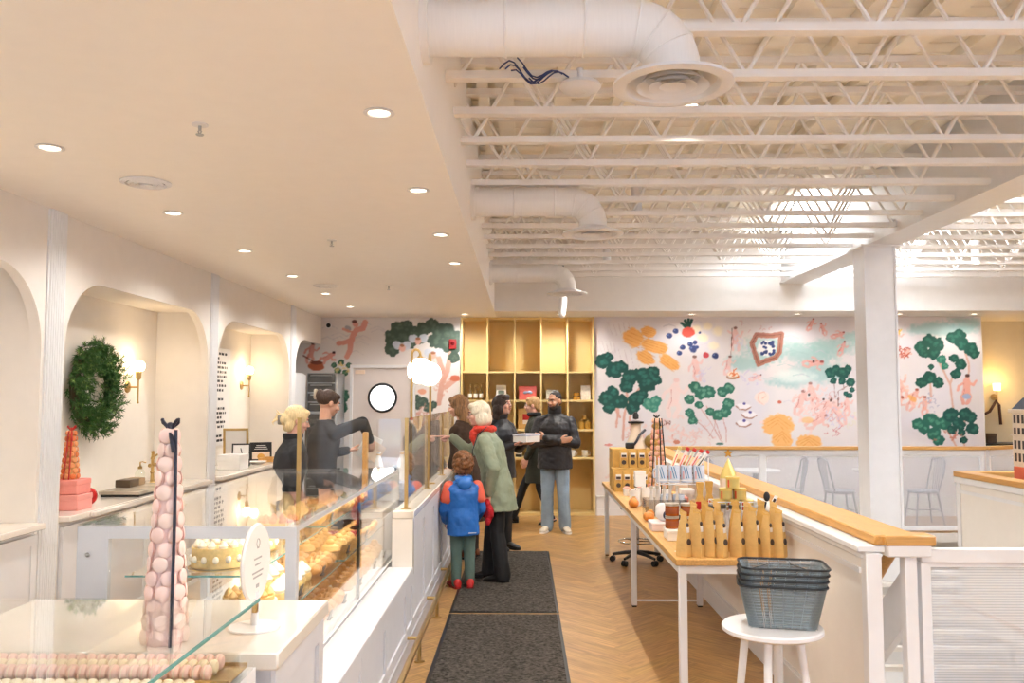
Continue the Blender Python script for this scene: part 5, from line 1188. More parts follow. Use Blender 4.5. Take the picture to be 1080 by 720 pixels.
# seating between guard and mural: spindle chairs, round tables
CHM = mat('grey white chair paint', (150, 153, 158), .45)
def chair_proto():
    t = thing('spindle_chair', 'x', 'chair', (0,0,0))
    q = MB(); q.lathe([(0,.43),(.19,.43),(.205,.445),(.2,.465),(0,.46)], n=28); q.build('seat', CHM, t)
    for sx in (-1,1):
        for sy in (-1,1): q = MB(); q.tube([(sx*.13,sy*.13,.44),(sx*.19,sy*.19,0)], [.016,.011], 8); q.build('leg', CHM, t)
    q = MB()
    for sy in (-1,1): q.cyl((-.16,sy*.16,.2),(.16,sy*.16,.2),.008)
    q.cyl((0,-.16,.2),(0,.16,.2),.008); q.build('stretcher', CHM, t)
    q = MB(); q.tube([(-.17,.12,.45),(-.20,.19,.7),(-.19,.22,.86),(0,.24,.90),(.19,.22,.86),(.20,.19,.7),(.17,.12,.45)], .013, 8); q.build('back_frame', CHM, t)
    for k in range(5): x = -.11+.055*k; q = MB(); q.cyl((x*.9,.17,.455),(x*1.1,.235,.88),.007); q.build('spindle', CHM, t)
    return t
CH = [(2.75, 11.75, -PI/2, 'spindle chair left of the left cafe table behind the mesh guard'), (3.62, 11.8, PI/2+.1, 'spindle chair right of the left cafe table behind the mesh guard'), (4.28, 11.72, -PI/2, 'spindle chair beside the column, left of the right cafe table'), (5.42, 11.75, PI/2, 'spindle chair right of the right cafe table behind the mesh guard'), (2.0, 11.8, PI/2, 'spindle chair nearest the merchandise behind the mesh guard')]
c0 = chair_proto(); c0['label'] = CH[0][3]; c0.location = (CH[0][0], CH[0][1], 0); c0.rotation_euler = (0,0,-CH[0][2])
for x, y, a, l in CH[1:]: dup(c0, (x, y, 0), -a, l)
t1 = thing('cafe_table', 'round pedestal cafe table left of the column behind the mesh', 'table', (3.18, 11.85, 0))
q = MB(); q.lathe([(0,.70),(.33,.70),(.335,.715),(.33,.73),(0,.73)], n=40); q.build('tabletop', WHITE, t1)
q = MB(); q.lathe([(0,0),(.2,0),(.2,.012),(.05,.03),(.03,.08),(.028,.62),(.05,.68),(.12,.70),(0,.70)], n=24); q.build('pedestal', CHM, t1)
dup(t1, (4.86, 11.85, 0), 0, 'round pedestal cafe table right of the column behind the mesh')

# ---------------------------------------------------------------- stool with stacked baskets, floor mats
SXC, SYC = 1.155, 4.06
t = thing('round_stool', 'white round wooden stool carrying the wire baskets', 'stool', (SXC, SYC, 0))
q = MB(); q.lathe([(0,.618),(.215,.618),(.229,.628),(.229,.643),(.222,.65),(0,.65)], n=48); q.build('seat', WHITE, t)
for k in range(4):
    a = PI/4+k*PI/2+.35; q = MB(); q.tube([(.12*math.cos(a),.12*math.sin(a),.62),(.19*math.cos(a),.19*math.sin(a),.0)], [.02,.015], 12); q.build('leg', WHITE, t)
q = MB(); q.torus((0,0,.25), .162, .009, 36, 8); q.build('foot_ring', WHITE, t)
q = MB(); q.lathe([(.09,.60),(.14,.60),(.14,.618),(.09,.618)], n=30); q.build('apron', WHITE, t)
def rrect(w, d, r, z, n=5):
    p = []
    for cx_, cy_, a0 in ((w/2-r, d/2-r, 0), (-w/2+r, d/2-r, PI/2), (-w/2+r, -d/2+r, PI), (w/2-r, -d/2+r, 3*PI/2)):
        for k in range(n+1): a = a0+PI/2*k/n; p.append((cx_+r*math.cos(a), cy_+r*math.sin(a), z))
    return p
def basket_proto():
    t = thing('wire_shopping_basket', 'x', 'basket', (0,0,0), 0, None)
    W0, D0, W1, D1, H = .30, .185, .385, .265, .195
    q = MB(); NZ = 15
    for j in range(NZ):
        u = j/(NZ-1); q.tube(rrect(W0+(W1-W0)*u, D0+(D1-D0)*u, .045, .004+H*u*.97), .0016, 4, True)
    a = rrect(W0, D0, .045, .004, 13); b = rrect(W1, D1, .045, H, 13)
    for p0, p1 in zip(a, b): q.tube([p0, p1], .0016, 4, cap=False)
    for k in range(1, 6):
        for s in (-1, 1):
            f = -1+2*k/6; q.tube([(f*(W0/2-.04), s*D0/2, .004), (f*(W1/2-.04), s*D1/2, H)], .0016, 4, cap=False)
            q.tube([(s*W0/2, f*(D0/2-.04), .004), (s*W1/2, f*(D1/2-.04), H)], .0016, 4, cap=False)
    for k in range(11): x = -W0/2+W0*k/10; q.tube([(x,-D0/2+.01,.004),(x,D0/2-.01,.004)], .0016, 4, cap=False)
    for k in range(7): y = -D0/2+D0*k/6; q.tube([(-W0/2+.01,y,.004),(W0/2-.01,y,.004)], .0016, 4, cap=False)
    q.build('mesh_body', GREYW, t)
    q = MB(); q.rings([rrect(W0*.995+.0, D0*.995, .045, .003), rrect((W0+W1)/2, (D0+D1)/2, .05, H*.5), rrect(W1*.995, D1*.995, .045, H*.98)], cap=False); q.build('mesh_sheet', SCRB, t)
    q = MB(); q.tube(rrect(W1+.006, D1+.006, .05, H), .0055, 8, True); q.build('rim', BLACKW, t)
    for s in (-1, 1):
        q = MB(); q.tube([(s*.045-.1*0-.0, -D1/2-.004, H-.01)]+[(s*.055, -D1/2+.02+.0*k, H-.02) for k in range(1)]+[(s*.12, -D1/2+.012, H-.045), (s*.13, D1/2-.012, H-.045), (s*.055, D1/2-.02, H-.02), (s*.045, D1/2+.004, H-.01)], .003, 6); q.build('handle', CHROME, t)
    for xx in (-.09, -.06):
        q = MB(); q.tube([(W0/2*xx/.15*.9, -D0/2-.003, .002),(W1/2*xx/.15*.9, -D1/2-.003, H)], .0028, 6); q.build('brace_wire', CHROME, t)
    return t
SCRB = screenmat('grey wire mesh', (146, 158, 164), .5, .004)
b0 = basket_proto(); BL = ['lowest wire basket in the stack on the stool', 'second lowest wire basket in the stack on the stool', 'third lowest wire basket in the stack on the stool', 'topmost wire basket with folded handles in the stack on the stool']
b0['label'] = BL[0]; b0['group'] = 'wire baskets stacked on the stool'; b0.location = (SXC+.045, SYC+.0, .652); b0.rotation_euler = (0,0,-.22)
for k in range(1, 4): dup(b0, (SXC+.045+.003*k, SYC, .652+.027*k), -.22+.02*k, BL[k])
def floormat(y0, y1, lab):
    MT = mat('charcoal mat pile', (84, 78, 72), .95, var=.7, scale=48, bump=1.0, bscale=260, spec=.1)
    t = thing('floor_mat', lab, 'mat', (-.16, (y0+y1)/2, 0)); L = (y1-y0)/2
    q = MB(); q.bb(-.405, .42, -L+.02, L-.02, .002, .010, b=.003); q.build('pile', MT, t)
    q = MB(); q.bb(-.43, .443, -L, L, .0, .005, b=.002); q.build('rubber_edge', BLACKP, t)
floormat(4.1, 6.86, 'nearer charcoal entrance mat in the aisle'); floormat(6.90, 9.64, 'farther charcoal entrance mat under the queueing shoppers')
# ---------------------------------------------------------------- painted wall mural (a flat painting: colours live on a fine grid on the wall)
class Painter:
    def __init__(s, x0, x1, z0, z1, step, base, seed):
        s.nx = int((x1-x0)/step)+1; s.nz = int((z1-z0)/step)+1
        s.X, s.Z = np.meshgrid(np.linspace(x0, x1, s.nx), np.linspace(z0, z1, s.nz))
        # drawing units of the mural sheet: about 14 mm each, u to the right, v down
        s.rs = np.random.RandomState(seed)
        dx, dy, dz = s.X, np.full_like(s.X, YB), s.Z-1.7
        p = math.atan(60/900.); yw = math.atan(12/900.)*math.cos(p)
        cx = math.cos(yw)*dx+math.sin(yw)*dy; cy = -math.sin(yw)*dx+math.cos(yw)*dy
        f = cy*math.cos(p)+dz*math.sin(p); w = -cy*math.sin(p)+dz*math.cos(p)
        s.U = 540+900*cx/f; s.V = 360-900*w/f
        s.C = np.ones(s.X.shape+(3,))*np.array(base)/255.
        s.N = s.noise(7); s.N2 = s.noise(2.2); s.NB = s.noise(28)
    def noise(s, cell):
        gu = (s.U-s.U.min())/cell; gv = (s.V-s.V.min())/cell
        g = s.rs.rand(int(gv.max())+3, int(gu.max())+3)
        iu, iv = gu.astype(int), gv.astype(int); fu, fv = gu-iu, gv-iv; fu = fu*fu*(3-2*fu); fv = fv*fv*(3-2*fv)
        return (g[iv,iu]*(1-fu)*(1-fv)+g[iv,iu+1]*fu*(1-fv)+g[iv+1,iu]*(1-fu)*fv+g[iv+1,iu+1]*fu*fv)-.5
    def over(s, m, col):
        m = np.clip(m, 0, 1)[..., None]; s.C = s.C*(1-m)+np.array(col)/255.*m
    def blob(s, u, v, ru, rv, col, a=1., soft=.2, rot=0., wob=.5):
        du, dv = s.U-u, s.V-v; c, q = math.cos(rot), math.sin(rot)
        d = np.sqrt(((du*c+dv*q)/ru)**2+((-du*q+dv*c)/rv)**2)+(s.N*.55+s.N2*.5)*wob*.9
        s.over(a*np.clip((1-d)/soft, 0, 1), col)
    def stroke(s, pts, w, col, a=1., soft=.6):
        D = np.full(s.U.shape, 1e9)
        for (a0, b0), (a1, b1) in zip(pts[:-1], pts[1:]):
            L = (a1-a0)**2+(b1-b0)**2+1e-9; t = np.clip(((s.U-a0)*(a1-a0)+(s.V-b0)*(b1-b0))/L, 0, 1)
            D = np.minimum(D, np.hypot(s.U-a0-t*(a1-a0), s.V-b0-t*(b1-b0)))
        s.over(a*np.clip((w/2+s.N2*.7-D)/soft+.5, 0, 1), col)
    def crown(s, lobes, dark, light, a=1.):
        for u, v, r in lobes: s.blob(u, v, r*1.06, r, dark, a, .12, wob=.5); [s.blob(u+r*.8*math.cos(q), v+r*.75*math.sin(q), r*.38, r*.36, dark, a, .15, wob=.7) for q in s.rs.rand(5)*6.28]
        for u, v, r in lobes:
            for k in range(5):
                an = s.rs.rand()*6.28; rr = r*.55*s.rs.rand()**.5
                s.blob(u+rr*math.cos(an), v+rr*math.sin(an)*.9, r*.34, r*.3, light, .6*a, .5, wob=.9)
                s.stroke([(u+rr*math.cos(an)+r*.3*math.cos(q), v+rr*math.sin(an)+r*.27*math.sin(q)) for q in (.2, 1., 1.8, 2.6)], .5, dark, .7*a)
    def scribble(s, u, v, ru, rv, col, n, a=.6, w=1.1):
        for k in range(n):
            x = u+s.rs.randn()*ru*.5; y = v+s.rs.randn()*rv*.5; an = s.rs.rand()*6.28; L = 2+s.rs.rand()*4
            s.stroke([(x+L*math.cos(an+t*.9*(1 if k % 2 else -1))*t*.5, y+L*math.sin(an+t*.9)*t*.5) for t in (0, .7, 1.4, 2.)], w, col, a)
    def figure(s, u, v, h, lean=0., col=(226, 164, 152), hair=(70, 44, 40), a=.75, pose=0):
        """small painted bather: head, trunk, arms and legs as brush strokes"""
        c, q = math.cos(lean), math.sin(lean)
        def P(x, y): return (u+h*(x*c-y*q), v+h*(x*q+y*c))
        s.stroke([P(0,-.25), P(.02,.05), P(-.02,.12)], h*.26, col, a); s.stroke([P(-.05,.1), P(-.14,.3), P(-.08,.5)], h*.13, col, a); s.stroke([P(.05,.1), P(.16,.28), P(.06+.1*pose,.5)], h*.13, col, a)
        s.stroke([P(-.08,-.22), P(-.26,-.1-.2*pose), P(-.3,.06-.4*pose)], h*.09, col, a); s.stroke([P(.08,-.22), P(.24,-.15+.1*pose), P(.34,-.3)], h*.09, col, a)
        x, y = P(.02,-.4); s.blob(x, y, h*.1, h*.12, col, a, .3); s.blob(x, y-h*.07, h*.1, h*.07, hair, a, .3)
        s.stroke([P(-.1,-.2), P(-.06,.1), P(-.12,.3)], .45, (176, 96, 90), .6)
    def sheet(s, name, hole=None):
        vs = np.stack([s.X.ravel(), np.full(s.X.size, YB-.003), s.Z.ravel()], 1)
        i = np.arange(s.nx-1)[None, :]+s.nx*np.arange(s.nz-1)[:, None]
        q = np.stack([i, i+1, i+1+s.nx, i+s.nx], -1).reshape(-1, 4)
        if hole is not None:
            cx = vs[q, 0].mean(1); cz = vs[q, 2].mean(1); q = q[~((cx > hole[0]) & (cx < hole[1]) & (cz < hole[2]))]
        me = bpy.data.meshes.new(name); me.vertices.add(len(vs)); me.vertices.foreach_set('co', vs.ravel().astype(np.float32))
        me.loops.add(q.size); me.loops.foreach_set('vertex_index', q.ravel().astype(np.int32))
        me.polygons.add(len(q)); me.polygons.foreach_set('loop_start', np.arange(0, q.size, 4, dtype=np.int32)); me.polygons.foreach_set('loop_total', np.full(len(q), 4, dtype=np.int32))
        me.update(calc_edges=True)
        c = np.clip(s.C, 0, 1); c = np.where(c <= .04045, c/12.92, ((c+.055)/1.055)**2.4)
        at = me.color_attributes.new('paint', 'BYTE_COLOR', 'POINT')
        at.data.foreach_set('color', np.concatenate([c.reshape(-1, 3), np.ones((c.shape[0]*c.shape[1], 1))], 1).astype(np.float32).ravel())
        me.materials.append(MATS.get('mural paint') or attrmat('mural paint', 'paint', .7))
        o = bpy.data.objects.new(name, me); COL.objects.link(o); return o

TEAL = (158, 196, 192); PINK = (232, 188, 180); PINKD = (222, 152, 142); PALEP = (238, 214, 208); DG = (20, 74, 66); LG = (62, 128, 108); NAV = (52, 66, 118); ORG = (240, 176, 98); ORGD = (218, 142, 66); BRN = (176, 118, 100); RED = (206, 78, 62)
p = Painter(1.055, 6.72, .29, 2.898, .011, (222, 214, 213), 5)
p.over(.28*np.clip(p.NB*3, 0, 1), (214, 210, 222)); p.over(.3*np.clip(-p.NB*3, 0, 1), (242, 232, 222)); p.over(.12*np.clip(p.N*2, 0, 1), (206, 200, 208))
# pale green blue water and hills
for a in ((806, 368, 34, 17), (786, 382, 26, 12), (850, 372, 40, 13), (880, 366, 34, 11), (862, 392, 34, 14), (905, 356, 30, 8), (990, 347, 48, 9), (1020, 341, 26, 8), (832, 402, 26, 8)): p.blob(*a, TEAL, .75, .5, wob=.7)
p.blob(838, 397, 26, 9, (226, 232, 226), .8, .5)
for k in range(16): u = 765+p.rs.rand()*150; v = 355+p.rs.rand()*45; p.stroke([(u, v), (u+9, v-2), (u+18, v+1)], .8, (158, 190, 188), .5)
for k in range(14): u = 640+p.rs.rand()*390; v = 336+p.rs.rand()*130; p.stroke([(u, v), (u+6, v-2), (u+12, v+2)], .7, (204, 196, 206), .5)
# big pale shells upper left, madeleines
for a in ((653, 346, 12, 9), (660, 377, 14, 12), (640, 365, 9, 8)):
    p.blob(*a, (226, 220, 220), .8, .3)
    for k in range(5): p.stroke([(a[0]-a[2]+k*a[2]*.45, a[1]-a[3]*.7), (a[0]-a[2]*.6+k*a[2]*.4, a[1]+a[3]*.8)], .5, (200, 186, 188), .7)
for u, v, ru, rv, r in ((668, 356, 13, 10, .4), (684, 350, 9, 6, .3), (690, 365, 18, 7, .3), (681, 377, 11, 7, .5), (706, 382, 13, 7, .6)):
    p.blob(u, v, ru, rv, ORG, 1, .18, r)
    for k in range(5): o_ = (k-2)*rv*.38; p.stroke([(u-ru*.7*math.cos(r)-o_*math.sin(r), v-ru*.7*math.sin(r)+o_*math.cos(r)), (u+ru*.75*math.cos(r)-o_*math.sin(r), v+ru*.75*math.sin(r)+o_*math.cos(r))], .55, ORGD, .65)
# strawberry, berries, blossoms
for k, (u, v) in enumerate(((746, 344), (757, 349), (741, 356), (753, 365), (735, 347))): p.blob(u, v, 7, 6, (244, 230, 198), .8, .5)
for a in (-.9, -.4, 0, .4): p.stroke([(726, 347), (726+9*math.sin(a), 347-10*math.cos(a))], 3, DG, .95)
p.blob(725.5, 350, 7.5, 5.5, RED, 1, .2); p.stroke([(700, 344), (706, 342), (712, 344)], 1.2, (196, 190, 192), .8)
for u, v, r in ((706, 354, 3.2), (712.6, 349, 3), (716.7, 372.5, 3), (720, 366, 3), (731, 368, 4.5), (728, 363, 3), (733, 361, 2.6), (738, 350.5, 1.6), (754.5, 375, 3.4), (735, 366, 2.5)): p.blob(u, v, r*1.1, r, NAV, 1, .25); p.blob(u-.4*r, v-.3*r, r*.35, r*.3, (110, 130, 180), .8, .5)
p.blob(744.5, 374.5, 3.6, 3.5, (206, 74, 82), 1, .25)
# tray of blueberries
fr = [(793, 362), (798, 353), (814, 354), (824, 352), (822, 371), (818, 377), (806, 381), (800, 384), (796, 372), (793, 362)]
p.stroke(fr, 5.5, BRN, 1); p.stroke(fr, .7, (120, 70, 56), .8)
p.blob(808, 367, 11, 9, (232, 228, 226), 1, .2)
for k in range(26): p.blob(803+p.rs.rand()*13, 360+p.rs.rand()*14, 1.8, 1.7, NAV, 1, .3)
# bathers and pale pink groups
for a in ((775, 357, 24, 0., 1), (768, 385, 20, .2, 0), (734, 388, 26, -.2, 0), (797, 398, 14, 1.2, 0)): p.figure(a[0], a[1], a[2], a[3], (232, 186, 178), (96, 56, 48), .7, a[4])
p.stroke([(772, 346), (771, 374)], .8, (96, 60, 52), .9); p.scribble(780, 362, 9, 9, (214, 206, 226), 10); p.scribble(740, 396, 10, 9, (206, 198, 220), 12)
p.blob(773, 397, 8, 3.4, (168, 120, 84), 1, .2); p.blob(773, 394.5, 7, 3.4, (240, 222, 200), 1, .2); p.scribble(773, 394, 5, 2, (224, 120, 70), 6, .9)
p.figure(711, 419, 40, .1, (240, 212, 206), (230, 190, 184), .65); p.scribble(790, 398, 14, 6, (200, 190, 214), 10)
for u, v in ((784, 428), (790, 437), (784, 446)):
    p.blob(u, v, 8, 3.5, (238, 232, 232), .9, .3); p.stroke([(u-8, v), (u-4, v+3.5), (u+3, v+4), (u+8, v+1)], 1.2, (150, 96, 76), .8); p.blob(u+1, v-2.5, 2, 1.7, (92, 82, 150), 1, .3)
p.blob(804, 420, 8, 8, (244, 218, 204), .9, .3); p.stroke([(804, 420), (808, 417), (806, 413), (800, 415), (799, 422), (806, 427)], .8, (226, 178, 160), .8); p.blob(822, 424, 2.5, 2, (206, 96, 70), .9)
for u, v, ru, rv in ((820, 448, 17, 12), (825, 463, 12, 12), (853, 467, 15, 9)):
    p.blob(u, v, ru, rv, (242, 182, 110), 1, .15)
    for k in range(3): p.stroke([(u-ru*(.8-.2*k), v-rv*.1+k*2), (u, v-rv*(.7-.25*k)), (u+ru*(.8-.2*k), v+rv*.1+k*2)], .8, (224, 150, 74), .6)
for a in ((855, 342, 14, .5), (868, 347, 14, -.4), (884, 353, 15, 1.2), (888, 367, 16, .4), (858, 383, 22, 1.5)): p.figure(a[0], a[1], a[2], a[3], (232, 166, 156), (150, 60, 56), .8)
for a in ((844, 424, 26, .3), (857, 416, 26, -.3), (870, 432, 28, .5), (884, 436, 26, -.5), (862, 444, 26, 1.1), (893, 428, 20, 0)): p.figure(a[0], a[1], a[2], a[3], (234, 184, 172), (150, 100, 90), .75)
p.scribble(866, 432, 30, 20, (238, 204, 196), 40, .7, 2.2); p.scribble(866, 430, 30, 18, (206, 130, 118), 34, .55, .7); p.scribble(880, 444, 16, 10, (202, 196, 222), 14)
for u, v in ((868.5, 421), (876, 422), (884, 421), (853, 416), (858, 381)): p.blob(u, v, 1.5, 1.7, (64, 40, 36), .9, .4)
p.scribble(878, 455, 9, 3, (200, 120, 124), 8, .8, .8); p.blob(852, 443, 7, 4, (236, 190, 130), .8, .3)
for a in ((945, 357, 20, .2), (955, 372, 14, .9), (950, 408, 24, -.4), (963, 421, 24, .4), (945, 425, 20, .9), (975, 428, 20, 0)): p.figure(a[0], a[1], a[2], a[3], (230, 168, 150), (150, 60, 44), .75)
p.scribble(950, 372, 12, 8, (176, 72, 52), 18, .8, 1.2); p.scribble(945, 350, 6, 5, (232, 190, 80), 6, .8, 1.6); p.scribble(955, 415, 16, 14, (240, 196, 176), 22, .7, 2); p.scribble(980, 424, 8, 11, (170, 166, 186), 14, .7, .8)
p.blob(962, 420, 6, 3, (236, 168, 90), .8, .3, .6)
# green trees
for tr_ in ([(657, 464), (658, 440), (662, 420), (659, 405)], [(650, 450), (652, 432), (645, 420)], [(666, 458), (664, 440), (672, 425)], [(660, 425), (676, 408)], [(654, 440), (646, 426)]): p.stroke(tr_, 2.4, (206, 158, 144), .95)
p.crown([(636, 380, 8), (642, 376, 5), (648, 390, 9), (655, 387, 7), (664, 398, 9), (661, 407, 7), (677, 396, 9), (688, 393, 7), (682, 405, 9), (692, 400, 6), (640, 421, 9), (646, 414, 7), (643, 429, 7), (654, 424, 8), (671, 421, 8), (667, 430, 7), (677, 416, 6)], DG, (44, 116, 104)); p.crown([(684, 426, 6), (691, 423, 6), (689, 430, 5)], (60, 130, 112), (110, 170, 146))
for a, b in (((735, 425), (762, 468)), ((745, 428), (762, 466)), ((762, 440), (766, 466)), ((755, 440), (748, 460)), ((735, 444), (752, 462))): p.stroke([a, ((a[0]+b[0])/2+2, (a[1]+b[1])/2), b], .8, (196, 140, 130), .8)
p.crown([(733, 408, 6), (740, 414, 7), (747, 413, 7), (727, 421, 5), (737, 427, 4), (728, 435, 5), (731, 443, 5), (762, 413, 5.5), (769, 409, 5.5), (768, 426, 6), (765, 434, 6), (757, 437, 6), (749, 434, 4.5)], (46, 110, 92), (112, 168, 140))
for b in ((881, 420), (890, 410), (897, 405)): p.stroke([(884, 428), (884, 412), b, (b[0]-2, 394)], .7, (150, 110, 100), .7)
p.crown([(876, 393, 5.5), (882, 390, 5), (889, 393, 6.5), (894, 389, 4), (879, 402, 3.6), (888, 402, 3.8), (897, 403, 4.5), (899, 411, 3), (892, 415, 2.6), (896, 417, 2.8)], (24, 84, 74), (50, 118, 98))
for tr_ in ([(1005, 430), (1002, 405), (992, 385), (985, 372)], [(1021, 402), (1022, 385), (1017, 368)], [(1002, 405), (1006, 392)], [(982, 418), (981, 402)], [(986, 467), (978, 455), (972, 446)], [(1008, 470), (1000, 455), (992, 448)], [(1017, 470), (1014, 452), (1019, 440)]): p.stroke(tr_, 2.2, (214, 172, 154), .95)
p.crown([(972, 366, 7), (980, 360, 8), (989, 363, 7), (984, 372, 7), (975, 372, 6), (1004, 356, 6), (1011, 354, 7), (1015, 362, 7), (1024, 368, 7), (1028, 373, 5), (1006, 378, 5), (1013, 384, 6), (1008, 394, 5.5), (982, 387, 3), (972, 403, 6), (981, 398, 7), (989, 403, 6)], (22, 82, 68), (44, 112, 92)); p.crown([(993, 379, 5), (996, 386, 4)], (44, 120, 100), (90, 160, 134))
p.figure(1019, 410, 30, .05, (232, 168, 150), (70, 40, 34), .95); p.blob(1019, 418, 5, 3.5, (160, 178, 206), .95, .2)
p.crown([(968, 447, 6), (974, 451, 7), (981, 442, 7), (987, 446, 6), (985, 457, 7), (990, 464, 6), (996, 446, 7)], (34, 102, 86), (80, 150, 122)); p.crown([(1003, 438, 7.5), (1008, 444, 5), (1018, 437, 7), (1024, 440, 6), (1012, 448, 6), (1026, 452, 6.5), (1004, 453, 5), (1016, 464, 4), (1014, 456, 4)], (20, 80, 72), (48, 116, 100))
p.scribble(1002, 460, 16, 8, (190, 112, 92), 8, .7, 1.4)
# a soft undergrowth of rosy strokes everywhere, small coral marks
p.scribble(700, 455, 30, 14, (232, 196, 188), 40, .6, 2); p.scribble(735, 460, 25, 12, (224, 180, 172), 26, .5, 1.2); p.scribble(680, 462, 24, 8, (206, 140, 126), 12, .6, 1.0); p.blob(642, 469, 5, 1.5, (206, 110, 100), .8); p.scribble(644, 490, 6, 20, (226, 190, 182), 10, .6, 2)
p.blob(714, 466, 4, 2.5, (196, 112, 84), .9); p.scribble(705, 447, 8, 6, (120, 60, 50), 5, .7, .8); p.blob(759, 468, 5, 1.4, (70, 110, 96), .9)
p.scribble(800, 345, 20, 6, (206, 150, 146), 5, .6, 1.); p.scribble(905, 445, 20, 14, (222, 214, 186), 12, .5, 1.4)
o = p.sheet('wall_mural'); tag(o, 'wide painted mural of trees, pastries and pink bathers on the back wall', 'mural')

q = Painter(-3.49, SX0-.005, .02, 2.898, .012, (222, 214, 208), 9)
q.over(.3*np.clip(q.NB*3, 0, 1), (200, 196, 200)); 
for k in range(12): u = 335+q.rs.rand()*70; v = 336+q.rs.rand()*40; q.stroke([(u, v), (u+8, v-3), (u+16, v+1)], .9, (190, 186, 190), .5)
PF = (218, 152, 136)
q.stroke([(385, 340), (383, 346), (376, 348), (372, 354), (370, 362)], 6, PF, .95); q.stroke([(371, 358), (364, 361), (357, 362)], 5, PF, .95); q.stroke([(370, 360), (369, 370), (366, 376)], 5.5, PF, .95); q.blob(375, 342, 3.5, 3.5, PF, .95, .2); q.blob(374, 339, 3.5, 2, (90, 50, 44), .9, .3); q.blob(367, 346, 4, 3, (150, 150, 158), .8, .3, .6); q.stroke([(371, 350), (362, 347)], 2.5, PF, .9)
q.figure(328, 372, 22, .2, PF, (70, 40, 36), .95); q.figure(345, 377, 20, 1.0, PF, (70, 40, 36), .95); q.blob(334, 386, 9, 5, (180, 92, 56), 1, .15); q.blob(334, 382.5, 7.5, 2, (120, 60, 40), 1, .2); q.stroke([(320, 375), (332, 382)], 1.2, (110, 60, 44), .9)
q.crown([(352, 385, 3), (360, 382, 3), (368, 385, 3), (356, 391, 3.4), (364, 393, 3), (358, 398, 3)], (58, 96, 72), (100, 134, 100)); q.scribble(361, 388, 8, 5, (220, 190, 120), 8, .8, 1.2)
q.crown([(361, 417, 7), (359, 430, 7), (356, 423, 5)], (52, 96, 76), (98, 140, 112))
for tr_ in ([(475, 372), (472, 390), (466, 405), (463, 425)], [(462, 375), (467, 392)], [(480, 400), (470, 408)]): q.stroke(tr_, 5.5, (206, 156, 138), .95)
q.crown([(413, 356, 8), (421, 346, 8), (429, 344, 7), (414, 368, 8), (425, 355, 8), (437, 350, 6), (447, 346, 7), (455, 343, 8), (463, 349, 8), (472, 351, 9), (481, 355, 7), (459, 359, 8), (470, 363, 8), (480, 366, 7), (479, 377, 6), (444, 357, 6), (434, 361, 6)], (62, 80, 68), (86, 104, 88))
for u, v in ((424, 366), (441, 359), (457, 374)): q.blob(u-5, v-2, 6, 5, (196, 200, 210), .95, .2, .4); q.blob(u+5, v-2, 6, 5, (196, 200, 210), .95, .2, -.4); q.blob(u, v+1, 4, 4, (222, 168, 150), .95, .2); q.blob(u, v-2, 3, 1.8, (150, 92, 60), .9, .3)
q.blob(480, 399, 6, 3.5, (196, 104, 74), .95); q.blob(445, 413, 4.5, 3, (216, 150, 120), .9); q.scribble(465, 405, 12, 10, (206, 150, 130), 12, .6, 1.4)
q.crown([(440, 420, 4), (446, 424, 5), (441, 428, 4), (452, 430, 5), (457, 427, 4)], (64, 84, 72), (92, 112, 96)); q.scribble(445, 440, 10, 14, (196, 140, 124), 14, .6, 1.2)
o = q.sheet('wall_mural', (-2.565, -1.595, 2.195)); tag(o, 'painted mural of a dark tree with winged cherubs around the kitchen door', 'mural')
# ---------------------------------------------------------------- people
SKIN = mat('fair skin', (222, 172, 146), .5, var=.04, sss=.1); SKIN2 = mat('rosy skin', (226, 176, 156), .5, var=.05, sss=.1); SKIN3 = mat('olive skin', (196, 146, 118), .5, var=.05, sss=.1)
EYEW = mat('eye white', (236, 230, 224), .3); IRIS = mat('dark iris', (44, 32, 26), .25); LIP = mat('lip', (188, 108, 98), .45)
def hairmat(name, c, var=.3): return mat(name, c, .5, var=var, scale=3.5, stretch=(26, 26, 2.2), bump=.8, bscale=5)
def V(*a): return Vector(a)
def hand(m, wrist, d, n, w, s=1., curl=.5, point=False, side=1):
    """palm with four bent fingers and a thumb: d towards the fingertips, n out of the palm, w towards the thumb side"""
    d = d.normalized(); w = (w-d*w.dot(d)).normalized(); n = (n-d*n.dot(d)-w*n.dot(w)); n = d.cross(w) if n.length < .1 else n.normalized()
    L = (.074, .082, .076, .06); X = (.028, .0095, -.009, -.026); K = (.088, .092, .088, .08)
    for k in range(4):
        kn = wrist+(d*K[k]+w*X[k])*s
        m.caps(wrist+(d*.012+w*X[k]*.62)*s, .0135*s, kn, .0105*s, 8)
        c = (.10 if (point and k == 0) else curl*(1.9 if point else 1.))*(1+.08*k); p_ = kn; a = c*.45; r = .0098 if k < 3 else .0086
        for j, f in enumerate((.46, .3, .24)):
            a += c*(.5 if j == 0 else .75); q_ = p_+(d*math.cos(a)+n*math.sin(a)+w*X[k]*(.8 if j == 0 else 0))*(L[k]*f*s)
            m.caps(p_, r*s, q_, r*.92*s, 8); p_ = q_; r *= .94
    t0 = wrist+(d*.022+w*.022)*s; t1 = t0+(d*.03+w*.026+n*.012)*s; t2 = t1+(d*.030+w*.008+n*.014)*s; t3 = t2+(d*.022-w*.002+n*.012)*s
    m.chain([t0, t1, t2, t3], [.0145*s, .0125*s, .0108*s, .009*s], 8)
def sect(m, rows, n=28):
    m.rings([[(c[0]+rx*math.cos(2*PI*k/n)*(1 if abs(math.cos(2*PI*k/n)) < .99 else 1), c[1]+ry*math.sin(2*PI*k/n), c[2]) for k in range(n)] for c, rx, ry in rows])
